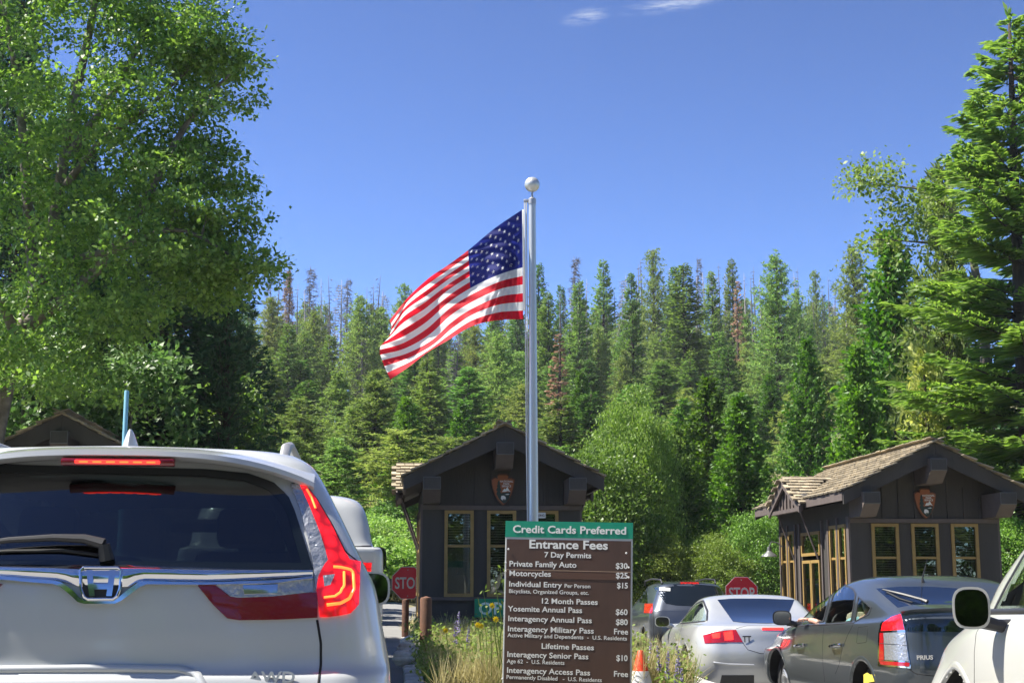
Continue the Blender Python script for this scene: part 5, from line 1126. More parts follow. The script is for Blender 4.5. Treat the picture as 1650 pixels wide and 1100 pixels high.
# ---------------------------------------------------------------- blue grey wagon beyond the coupe
def wagon():
    yaw = R(5.5); cx = 3.72; loc = Vector((cx, 29.0, gzf(cx, 29.5) + 0.0))
    K = [(0.24, .74, .30, 4.50, .30, .3, .08), (0.34, .88, .08, 4.65, .3, .3, .1), (0.55, .93, .0, 4.7, .3, .4, .12), (0.75, .935, .0, 4.68, .3, .4, .14), ([.90, .88, .86, .86, .82], .93, .03, 4.6, .28, .4, .14), ([1.02, .98, .96, .95, .92], .90, .07, 4.3, .26, .4, .14),
         ([1.08, 1.03, 1.01, 1.0, .97], .87, .10, 3.7, .25, .4, .14), ([1.25, 1.22, 1.20, 1.18, 1.12], [.76, .80, .80, .78, .68], .24, 3.3, .22, .4, .14), ([1.42, 1.42, 1.42, 1.38, 1.30], [.67, .70, .71, .68, .58], .40, 2.85, .2, .35, .12), ([1.53, 1.55, 1.55, 1.52, 1.45], [.60, .62, .63, .60, .5], .50, 2.6, .18, .3, .1),
         ([1.57, 1.61, 1.61, 1.58, 1.50], [.42, .44, .44, .42, .35], .55, 2.5, .15, .2, .06), ([1.58, 1.625, 1.63, 1.595, 1.51], .02, .58, 2.45, .01, .01, 0)]
    c = Car('estate_car', 'blue grey family wagon with roof rails beyond the silver coupe', loc, yaw, K, M['p_dark'], [(0.92, 0.80), (3.62, 0.80)], 0.34, sub=6)
    c.done(); c.add_wheels(5, 0.22)
    c.patch('rear_window', [(1052, 945), (1070, 941), (1110, 940), (1155, 944), (1162, 950)], [(1073, 972), (1090, 975), (1120, 976), (1145, 976), (1166, 972)], M['tint'], 0.004, 24, 8, 0.006)
    c.patch('side_window', [(1020, 948), (1034, 941), (1042, 940)], [(1020, 968), (1032, 970), (1044, 972)], M['tint'], 0.004, 12, 6, 0.006, both=True)
    c.patch('tail_lamp', [(1039, 972), (1052, 972)], [(1038, 987), (1051, 987)], M['lit_soft'], 0.008, 8, 8, 0.02, both=True)
    c.patch('high_brake_lamp', [(1096, 938), (1126, 938)], [(1096, 940), (1126, 940)], M['lit_soft'], 0.012, 8, 3, 0.01)
    c.patch('sticker', [(1063, 946), (1080, 947)], [(1063, 951), (1080, 952)], M['white'], 0.008, 6, 3, 0.002)
    c.line('tailgate_seam', [(1052, 974), (1053, 1000), (1053, 1024)], M['gap'], 0.012, 0.002, n=20, both=True)
    m = MB(); m.box((-0.0, -0.01, 0.72), (0.34, 0.015, 0.12), bev=0.004); m.build('number_plate', M['white'], c.t)
    for sx in (-1, 1):
        m = MB(); m.tube([(sx * 0.56, 0.75, 1.58), (sx * 0.57, 0.85, 1.66), (sx * 0.58, 1.7, 1.68), (sx * 0.56, 2.6, 1.64), (sx * 0.56, 2.68, 1.55)], 0.018, 8); m.build('roof_rail', M['plastic'], c.t, True)
    for sx in (-1, 1): mirror_unit(c, (sx * 1.02, 3.1, 1.05), (0.22, 0.13, 0.17), M['p_dark'], sx)
    return c
wagon_ = wagon()

# ---------------------------------------------------------------- cream SUV at the right edge
def suv2():
    yaw = R(1.0); loc = Vector((3.35, 4.05, gzf(3.43, 6) + 0.0))
    K = [(0.26, .74, .35, 4.4, .30, .3, .05), (0.36, .90, .08, 4.60, .3, .4, .08), (0.58, .94, .0, 4.68, .28, .5, .1), (0.80, [.93, .945, .94, .945, .80], .0, 4.66, .28, .5, .12), ([.97, .96, .95, .95, .88], [.92, .94, .935, .93, .76], .04, 4.58, .26, .5, .12),
         ([1.07, 1.06, 1.05, 1.04, .97], [.90, .925, .92, .90, .74], .08, 4.35, .25, .5, .12), ([1.13, 1.12, 1.11, 1.10, 1.08], [.87, .895, .89, .87, .76], .10, 3.95, .25, .40, .12), ([1.30, 1.30, 1.30, 1.28, 1.24], [.80, .84, .84, .82, .70], .22, 3.82, .22, .4, .12), ([1.50, 1.52, 1.53, 1.50, 1.46], [.71, .76, .78, .76, .64], .36, 3.42, .2, .35, .12),
         ([1.62, 1.66, 1.67, 1.64, 1.58], [.62, .65, .66, .63, .5], .48, 3.15, .18, .3, .1), ([1.66, 1.71, 1.72, 1.69, 1.62], [.42, .44, .45, .42, .3], .55, 2.5, .14, .2, .06), ([1.67, 1.725, 1.735, 1.70, 1.63], .02, .58, 2.45, .01, .01, 0)]
    c = Car('suv', 'cream white SUV cut by the right edge with its wing mirror in view', loc, yaw, K, M['p_cream'], [(0.95, 0.80), (3.72, 0.80)], 0.36, sub=7, arch=0.44)
    win = [(1607, 982), (1625, 948), (1650, 903), (1680, 862), (1720, 830), (1760, 815), (1760, 978)]
    c.cut(win, -1, True, lambda v: v.z > 1.05 and abs(v.x) > 0.45 and 0.8 < v.y < 3.7, 5)
    c.done(); c.add_wheels(6, 0.22)
    c.patch('side_window', [(1606, 980), (1625, 944), (1650, 899), (1680, 858), (1720, 826)], [(1608, 983), (1630, 981), (1660, 979), (1690, 978), (1740, 976)], M['clear'], 0.003, 20, 8, 0.004, both=True)
    c.line('window_seal', [(1602, 984), (1622, 944), (1648, 899), (1678, 858), (1720, 824)], M['plastic'], 0.03, 0.006, n=40, both=True)
    c.line('window_sill', [(1596, 985), (1640, 984), (1700, 982), (1760, 980)], M['plastic'], 0.035, 0.008, n=30, both=True)
    c.line('door_seam', [(1583, 1000), (1573, 1020), (1570, 1050), (1570, 1100)], M['gap'], 0.008, 0.001, n=30, both=True)
    mirror_unit(c, (-1.075, 3.0, 1.13), (0.175, 0.14, 0.20), M['p_cream'], -1, arm=M['plastic']); mirror_unit(c, (1.10, 3.0, 1.13), (0.23, 0.14, 0.21), M['p_cream'], 1, arm=M['plastic'])
    c.seats([2.1, 1.1], 0.38, M['seat_tan'], 0.6); m = MB(); m.box((0, 1.9, 0.45), (1.5, 3.2, 0.08), bev=0.02); m.box((0, 3.1, 0.95), (1.5, 0.4, 0.26), bev=0.08); m.build('cabin_trim', M['seat'], c.t, True)
    return c
suv2_ = suv2()

# ---------------------------------------------------------------- white pickup ahead of the white SUV
def pickup():
    yaw = R(7.5); cx = -2.25; loc = Vector((cx, 14.0, gzf(cx, 14.5)))
    K = [(0.45, .80, .2, 5.3, .2, .3, .02), (0.60, .98, .02, 5.5, .12, .3, .03), (0.9, 1.0, .0, 5.5, .10, .4, .03), (1.25, 1.0, .0, 5.45, .10, .4, .03), (1.36, .99, .0, 5.3, .10, .4, .03), (1.40, .96, .02, 4.3, .10, .3, .03),
         (1.42, .90, .06, 4.0, .14, .3, .04), ([1.62, 1.64, 1.64, 1.62, 1.55], .86, .14, 3.7, .18, .3, .05), ([1.80, 1.83, 1.83, 1.80, 1.72], .80, .22, 3.4, .22, .3, .06), ([1.89, 1.93, 1.93, 1.9, 1.82], .68, .30, 3.2, .2, .25, .06), ([1.93, 1.97, 1.97, 1.94, 1.86], .40, .34, 3.1, .15, .2, .04), ([1.94, 1.98, 1.98, 1.95, 1.87], .02, .36, 3.05, .01, .01, 0)]
    c = Car('pickup', 'white pickup with a rounded camper shell peeking out right of the white SUV', loc, yaw, K, M['p_pick'], [(1.2, 0.84), (4.6, 0.84)], 0.40, sub=6)
    c.done(); c.add_wheels(6, 0.25)
    c.patch('shell_window', [(512, 815), (524, 812), (532, 818)], [(520, 880), (535, 878), (548, 876)], M['tint'], 0.006, 10, 8, 0.01)
    c.line('bed_rail', [(520, 884), (560, 881), (598, 880)], M['plastic'], 0.035, 0.006, n=24)
    c.patch('tail_lamp', [(577, 906), (599, 906)], [(577, 927), (597, 927)], M['lit_soft'], 0.008, 8, 8, 0.02, both=True)
    c.line('tailgate_seam', [(574, 884), (574, 930)], M['gap'], 0.012, 0.002, n=14)
    for sx in (-1, 1): mirror_unit(c, (sx * 1.09, 3.95, 1.36), (0.19, 0.14, 0.30), M['plastic'], sx)
    return c
pickup_ = pickup()

# ---------------------------------------------------------------- driver of the grey hatchback
M['skin'] = mat('skin', (0.55, 0.30, 0.22), 0.5); M['shirt'] = mat('light blue shirt', (0.30, 0.52, 0.60), 0.85); M['hair'] = mat('brown hair', (0.05, 0.03, 0.02), 0.8)
def skin_figure(name, verts, edges, radii, material, parent, level=2):
    me = bpy.data.meshes.new(name); me.from_pydata(verts, edges, []); o = bpy.data.objects.new(name, me); C.objects.link(o)
    md = o.modifiers.new('s', 'SKIN'); ly = me.skin_vertices[0].data if me.skin_vertices else None
    if ly is None:
        bpy.context.view_layer.objects.active = o; bm = bmesh.new(); bm.from_mesh(me); bm.verts.layers.skin.verify(); bm.to_mesh(me); bm.free(); ly = me.skin_vertices[0].data
    for i, r in enumerate(radii): ly[i].radius = (r, r) if not isinstance(r, tuple) else r
    ly[0].use_root = True
    md2 = o.modifiers.new('b', 'SUBSURF'); md2.levels = level; md2.render_levels = level
    dg = bpy.context.evaluated_depsgraph_get(); em = bpy.data.meshes.new_from_object(o.evaluated_get(dg)); bpy.data.objects.remove(o); em.materials.clear(); em.materials.append(material)
    em.polygons.foreach_set('use_smooth', np.ones(len(em.polygons), bool)); return link(name, em, parent)
def driver(car):
    P = car.M @ Vector((-0.36, 2.02, 0.52)); t = thing('person', 'driver in a light blue shirt resting a forearm on the hatchback window', 'person', P, car.t.rotation_euler.z)
    # body: pelvis, spine, neck, head; left arm to the window sill; right arm to the wheel; thighs, shins
    V = [(0, 0.05, 0.06), (0, -0.02, 0.25), (0, -0.05, 0.42), (0, -0.03, 0.52), (0, 0.0, 0.60), (0, 0.01, 0.68), (0, 0.015, 0.75),
         (-0.18, -0.04, 0.44), (-0.34, 0.12, 0.38), (-0.46, 0.36, 0.46), (0.18, -0.04, 0.44), (0.24, 0.18, 0.28), (0.12, 0.45, 0.36),
         (-0.10, 0.10, 0.04), (-0.13, 0.50, 0.12), (-0.13, 0.85, -0.15), (0.10, 0.10, 0.04), (0.13, 0.50, 0.12), (0.13, 0.85, -0.15), (-0.49, 0.44, 0.47), (0.10, 0.53, 0.39)]
    E_ = [(0, 1), (1, 2), (2, 3), (3, 4), (4, 5), (5, 6), (2, 7), (7, 8), (8, 9), (9, 19), (2, 10), (10, 11), (11, 12), (12, 20), (0, 13), (13, 14), (14, 15), (0, 16), (16, 17), (17, 18)]
    Rr = [(.15, .11), (.14, .10), (.15, .10), .05, .075, .085, .06, .062, .046, .030, .062, .046, .030, .085, .065, .045, .085, .065, .045, .026, .026]
    skin_figure('body', V, E_, Rr, M['skin'], t)
    Vs = [V[0], V[1], V[2], V[7], tuple((np.array(V[7]) + V[8]) / 2), V[10], tuple((np.array(V[10]) + V[11]) / 2)]
    skin_figure('shirt', Vs, [(0, 1), (1, 2), (2, 3), (3, 4), (2, 5), (5, 6)], [(.165, .13), (.155, .118), (.165, .115), .08, .068, .08, .068], M['shirt'], t)
    bm = bmesh.new(); bmesh.ops.create_icosphere(bm, subdivisions=3, radius=1)
    for v in bm.verts:
        x, y, z = v.co; k = 1.0
        if y > 0.35 and z < 0.45: k = 0.82
        v.co = Vector((x * 0.088 * k, y * 0.108 * k - 0.015, 0.70 + z * 0.115 * (k if z < 0 else 1)))
    me = bpy.data.meshes.new('hair'); bm.to_mesh(me); bm.free(); me.materials.append(M['hair']); me.polygons.foreach_set('use_smooth', np.ones(len(me.polygons), bool)); link('hair', me, t)
    m = MB(); m.tube([(0, 0.09, 0.70), (0, 0.115, 0.665), (0, 0.09, 0.655)], [0.012, 0.018, 0.012], 6); m.build('nose', M['skin'], t, True)
    # hands: palm with five bent fingers
    for (w0, dr, up) in (((-0.49, 0.44, 0.47), Vector((-0.25, 0.9, 0.1)), Vector((0, 0, 1))), ((0.10, 0.53, 0.39), Vector((-0.2, 0.8, 0.5)), Vector((0, -0.5, 0.8)))):
        d = dr.normalized(); sdv = d.cross(up).normalized(); u_ = sdv.cross(d); w = Vector(w0); vs = [w, w + d * 0.045, w + d * 0.085]; es = [(0, 1), (1, 2)]; rr = [(.022, .018), (.036, .015), (.036, .013)]
        for k, (off, ln) in enumerate(((-0.030, .065), (-0.010, .075), (0.010, .070), (0.030, .055))):
            b = len(vs); vs += [w + d * 0.095 + sdv * off, w + d * (0.095 + ln * 0.5) + sdv * off * 1.1 - u_ * 0.012, w + d * (0.095 + ln * 0.85) + sdv * off * 1.1 - u_ * 0.04]; es += [(2, b), (b, b + 1), (b + 1, b + 2)]; rr += [.009, .008, .0065]
        b = len(vs); vs += [w + d * 0.045 - sdv * 0.045, w + d * 0.085 - sdv * 0.06 - u_ * 0.012]; es += [(1, b), (b, b + 1)]; rr += [.011, .008]
        skin_figure('hand', [tuple(v) for v in vs], es, rr, M['skin'], t)
driver(prius_)
# ================================================================== vegetation
def nrmz(a): return a / np.maximum(np.linalg.norm(a, axis=-1, keepdims=True), 1e-9)
def blades(P, D, S, L, W, a=0.45):
    """one pointed leaf-like quad per row; P base, D direction, S side"""
    L = L[:, None]; W = W[:, None]
    V = np.stack([P, P + D * L * a + S * W, P + D * L, P + D * L * a - S * W], 1)
    return V.reshape(-1, 3)
def quad_obj(name, V, material, parent=None):
    f = np.arange(len(V)).reshape(-1, 4)
    return np_mesh(name, V, f, material)
def rnd_dirs(rng, n):
    v = rng.normal(size=(n, 3)); return nrmz(v)
def trunk_mb(mb, h, r0, rng, lean=0.0, r1=0.03, n=8, segs=9):
    pts = []; rad = []
    ox = rng.uniform(-1, 1) * lean
    for i in range(segs + 1):
        t = i / segs; pts.append((ox * t * t * h + 0.01 * h * math.sin(3 * t + ox), 0.006 * h * math.sin(4 * t + 1), t * h)); rad.append(r0 * (1 - t) ** 0.85 + r1 * t + (0.35 * r0 if i == 0 else 0))
    mb.tube(pts, rad, n); return pts
def conifer(kind, h, rmax, seed, leaf, bark='bark', base=0.08, fine=1.0, spacing=0.42, nb=6, dens=1.0, droop=0.0, lean=0.0, shape=0.85, sub=1.0, wm=1.0, tw=1.0):
    rng = np.random.default_rng(seed); mb = MB(); trunk_mb(mb, h, h * 0.014 + 0.05, rng, lean)
    Vs = []
    z = h * base
    while z < h * 0.985:
        t = (z / h - base) / (1 - base)
        env = (1 - t) ** shape * (0.55 + 0.45 * min(1, t * 6 + 0.25))
        for b in range(max(3, int(nb * (0.6 + 0.5 * (1 - t))))):
            az = rng.uniform(0, 2 * math.pi); zz = z + rng.uniform(-0.5, 0.5) * spacing
            L = rmax * env * rng.uniform(0.62, 1.12) + 0.12
            if kind == 'pine' and rng.random() < 0.22: continue
            if kind == 'pine': L *= rng.uniform(0.7, 1.15)
            el = {'fir': 0.02 + 0.55 * t, 'pine': 0.15 + 0.7 * t, 'cedar': 0.35 + 0.7 * t}[kind] - droop
            hd = np.array([math.cos(az), math.sin(az), 0.0]); sd = np.array([-hd[1], hd[0], 0.0])
            n = max(4, int(L / (0.16 * fine) * dens)); s = np.sort(rng.uniform(0.12, 1.0, n))
            cur = -0.18 * L * s * s * (1 - t) + (0.10 * L * s ** 3 if kind == 'fir' else 0.16 * L * s ** 3)
            P = hd * (s * L * math.cos(el))[:, None]; P[:, 2] += s * L * math.sin(el) + cur + zz
            if L > 0.8: mb.tube([(0, 0, zz), tuple(hd * L * 0.5 * math.cos(el) + np.array([0, 0, zz + 0.5 * L * math.sin(el) - 0.045 * L * (1 - t)])), tuple(P[-1])], [0.012 * L + 0.008, 0.008 * L + 0.004, 0.003], 3, False)
            if kind == 'fir':
                for sg in (-1, 1):
                    tl = (0.16 + 0.34 * (1 - s) * min(1, L / 2.0)) * rng.uniform(0.7, 1.3, n) * (fine ** 0.45) * 1.15 * tw
                    k = max(1, int(2 * sub)) if fine >= 1 else 3
                    for j in range(k):
                        q = (j + rng.uniform(0, 1, n)) / k * 0.75
                        D = nrmz(hd * 0.75 + sd * sg * rng.uniform(0.5, 1.1, n)[:, None] + np.array([0, 0, 1.0]) * rng.uniform(-0.28, 0.10, n)[:, None])
                        S = nrmz(np.cross(D, np.array([0, 0, 1.0]) + rng.normal(size=(n, 3)) * 0.8))
                        Q = P + D * (tl * q)[:, None] + rng.normal(size=(n, 3)) * 0.02 * fine
                        Vs.append(blades(Q, D, S, tl * (1.05 - 0.4 * q), (0.055 + 0.03 * rng.random(n)) * fine ** 0.9 * wm))
            elif kind == 'pine':
                m_ = max(2, int(n * 0.5)); ii = rng.integers(0, n, m_)
                C0 = P[ii] + sd * (rng.normal(size=m_) * 0.16 * L * (0.3 + s[ii]))[:, None] + np.array([0, 0, 1.0]) * (rng.normal(size=m_) * 0.07 + 0.02)[:, None]
                k = 9; C1 = np.repeat(C0, k, 0); D = nrmz(rnd_dirs(rng, len(C1)) + hd * 0.55 + np.array([0, 0, 0.45])); S = nrmz(np.cross(D, rnd_dirs(rng, len(C1))))
                Vs.append(blades(C1, D, S, rng.uniform(0.20, 0.42, len(C1)) * fine ** 0.5, np.full(len(C1), 0.035 * fine ** 0.8 * wm)))
            else:
                k = 4; C1 = np.repeat(P, k, 0) + rng.normal(size=(n * k, 3)) * 0.10 * (0.4 + L * 0.25)
                D = nrmz(hd * 0.5 + rng.normal(size=(n * k, 3)) * 0.55 + np.array([0, 0, 0.30]) - np.array([0, 0, 0.9]) * (rng.random((n * k, 1)) < 0.35))
                S = nrmz(np.cross(D, nrmz(sd + rng.normal(size=(n * k, 3)) * 0.7)))
                Vs.append(blades(C1, D, S, rng.uniform(0.16, 0.40, n * k) * fine ** 0.6, rng.uniform(0.05, 0.10, n * k) * fine ** 0.8 * wm, 0.55))
        z += spacing * (0.8 + 0.4 * rng.random()) * (1.0 - 0.35 * t)
    # leader
    n = 14; P = np.zeros((n, 3)); P[:, 2] = rng.uniform(h * 0.955, h, n); D = nrmz(rng.normal(size=(n, 3)) * 0.6 + np.array([0, 0, 0.8])); S = nrmz(np.cross(D, rnd_dirs(rng, n)))
    Vs.append(blades(P, D, S, rng.uniform(0.2, 0.4, n), np.full(n, 0.05)))
    tm = np_mesh('trunk', mb.v, mb.f, M[bark], True)
    cm = quad_obj('crown', np.concatenate(Vs), M[leaf])
    return dict(h=h, trunk=tm, crown=cm)
def snag(h, seed, twiggy=0.0, needles=None, bark='bark_grey'):
    rng = np.random.default_rng(seed); mb = MB(); trunk_mb(mb, h, h * 0.010 + 0.04, rng, 0.02, 0.02, 6)
    br = MB(); z = h * (0.25 if not twiggy else 0.35); Vs = []
    while z < h * 0.98:
        t = z / h
        for b in range(3 if not twiggy else 5):
            if not twiggy and rng.random() < 0.35: continue
            az = rng.uniform(0, 6.283); L = (0.5 + (1 - t) * (3.6 if twiggy else 1.8)) * rng.uniform(0.4, 1.1)
            hd = np.array([math.cos(az), math.sin(az), 0]); e = rng.uniform(-0.35, 0.1) if not twiggy else rng.uniform(-0.3, 0.05)
            p1 = hd * L * 0.55 + np.array([0, 0, z + e * L * 0.4]); p2 = hd * L + np.array([0, 0, z + e * L + (0.12 * L if twiggy else -0.1 * L)])
            br.tube([(0, 0, z), tuple(p1), tuple(p2)], [0.055, 0.038, 0.018], 3, False)
            for k in range(int(7 * twiggy)):
                s = rng.uniform(0.3, 1); q = hd * L * s + np.array([0, 0, z + e * L * s]); d = nrmz(rng.normal(size=3) * 0.7 + hd * 0.7 + np.array([0, 0, -0.2])) * rng.uniform(0.3, 0.7)
                br.tube([tuple(q), tuple(q + d)], [0.030, 0.016], 3, False)
                if needles:
                    n = 3; P = q + d * rng.uniform(0.2, 1, (n, 1)); D = nrmz(rng.normal(size=(n, 3)) + np.array([0, 0, -0.5])); S = nrmz(np.cross(D, rnd_dirs(rng, n)))
                    Vs.append(blades(P, D, S, rng.uniform(0.2, 0.45, n), np.full(n, 0.05)))
        z += 0.42 if twiggy else 0.6
    r = dict(h=h, trunk=np_mesh('trunk', mb.v, mb.f, M[bark], True), limbs=np_mesh('limbs', br.v, br.f, M[bark], False))
    if Vs: r['crown'] = quad_obj('crown', np.concatenate(Vs), M[needles])
    return r
def broadleaf(h, rx, seed, leaf, ncl, nl, ls, cz=0.58, rzf=0.45, bark='bark', clr=0.55):
    rng = np.random.default_rng(seed); mb = MB(); trunk_mb(mb, h * 0.75, h * 0.016 + 0.05, rng, 0.03)
    d = rnd_dirs(rng, ncl); r = rng.uniform(0.45, 1.0, ncl) ** 0.6
    lump = 1 + 0.22 * np.sin(d[:, 0] * 5 + seed) * np.cos(d[:, 1] * 4.3 + d[:, 2] * 6)
    Cc = d * (r * lump)[:, None] * np.array([rx, rx, h * rzf]) + np.array([0, 0, h * cz])
    for i in range(0, ncl, max(1, ncl // 26)):
        q = Cc[i]; s = rng.uniform(0.2, 0.55) * h * 0.75; mb.tube([(0, 0, s), tuple(q * np.array([0.5, 0.5, 0]) + np.array([0, 0, (s + q[2]) * 0.52])), tuple(q)], [0.06, 0.04, 0.012], 4, False)
    P = np.repeat(Cc, nl, 0) + rng.normal(size=(ncl * nl, 3)) * clr * np.array([1, 1, 0.62]) * 0.55
    D = nrmz(rng.normal(size=P.shape) + np.array([0, 0, -0.15])); N = nrmz(rng.normal(size=P.shape) * 0.8 + np.array([0, 0, 1.0])); S = nrmz(np.cross(D, N))
    L = ls * rng.uniform(0.7, 1.3, len(P)); V = blades(P, D, S, L, L * 0.34, 0.5)
    return dict(h=h, trunk=np_mesh('trunk', mb.v, mb.f, M[bark], True), crown=quad_obj('crown', V, M[leaf]))
PR = {}
PR['fir'] = [conifer('fir', 24, 4.6, 1, 'fir', fine=1.5, spacing=0.50, nb=10, base=0.10, shape=0.62), conifer('fir', 24, 3.9, 2, 'fir', fine=1.5, spacing=0.48, nb=9, base=0.22, shape=0.55), conifer('fir', 18, 4.2, 3, 'fir', fine=1.4, spacing=0.44, nb=10, base=0.05, shape=0.65)]
PR['pine'] = [conifer('pine', 24, 5.0, 4, 'pine', fine=1.7, spacing=0.46, nb=9, base=0.18, shape=0.5, dens=1.7), conifer('pine', 24, 4.1, 5, 'pine', fine=1.7, spacing=0.50, nb=8, base=0.38, shape=0.45, dens=1.7), conifer('pine', 17, 4.2, 6, 'pine', fine=1.6, spacing=0.40, nb=9, base=0.08, shape=0.6, dens=1.7)]
PR['cedar'] = [conifer('cedar', 16, 3.8, 7, 'cedar', fine=0.9, spacing=0.32, nb=10, base=0.02, shape=0.7, dens=1.0), conifer('cedar', 16, 3.0, 8, 'cedar', fine=0.9, spacing=0.32, nb=10, base=0.04, shape=0.6, dens=1.0)]
PR['snag'] = [snag(26, 10), snag(24, 11), snag(26, 12, 0.5)]
PR['dead'] = [snag(25, 13, 1.0), snag(25, 14, 1.2, 'dead_needles', 'bark')]
PR['brown'] = [conifer('fir', 22, 2.2, 15, 'dead_needles', 'bark', fine=2.2, spacing=0.8, nb=5, base=0.25)]
PR['broad'] = [broadleaf(8.5, 3.6, 21, 'leaf_round', 900, 75, 0.13, 0.56, 0.46), broadleaf(7, 2.6, 22, 'leaf_round', 500, 70, 0.13, 0.55, 0.48)]
PR['shrub'] = [broadleaf(2.2, 1.7, 31, 'shrub', 120, 45, 0.13, 0.5, 0.48, clr=0.35), broadleaf(3.4, 1.4, 32, 'shrub', 130, 40, 0.15, 0.58, 0.42, clr=0.35)]
NAMES = dict(fir='fir_tree', pine='pine_tree', cedar='cedar_tree', snag='dead_tree', dead='dead_tree', brown='dead_tree', broad='broadleaf_tree', shrub='shrub')
CATS = dict(fir='conifer', pine='conifer', cedar='conifer', snag='dead tree', dead='dead tree', brown='dead tree', broad='tree', shrub='shrub')
trnd = random.Random(99)
def plant(kind, var, px, top, d, label, group, width=1.0, ground=None):
    if kind == 'shrub' and d < 44: kind = 'broad'; width *= 0.55
    p = PR[kind][var]; q = at(px, top, d); g = gzf(q.x, q.y) - 0.1 if ground is None else ground; hh = q.z - g
    if hh < 0.8: return None
    s = hh / p['h']; t = thing(NAMES[kind], label, CATS[kind], (q.x, q.y, g), trnd.uniform(0, 6.28), group)
    sx = max(s, 0.55) * width * trnd.uniform(0.9, 1.12) ; t.scale = (sx, sx, s)
    for k in ('trunk', 'limbs', 'crown'):
        if k in p: link(k, p[k], t)
    return t
GT = 'trees of the forest on the slope'
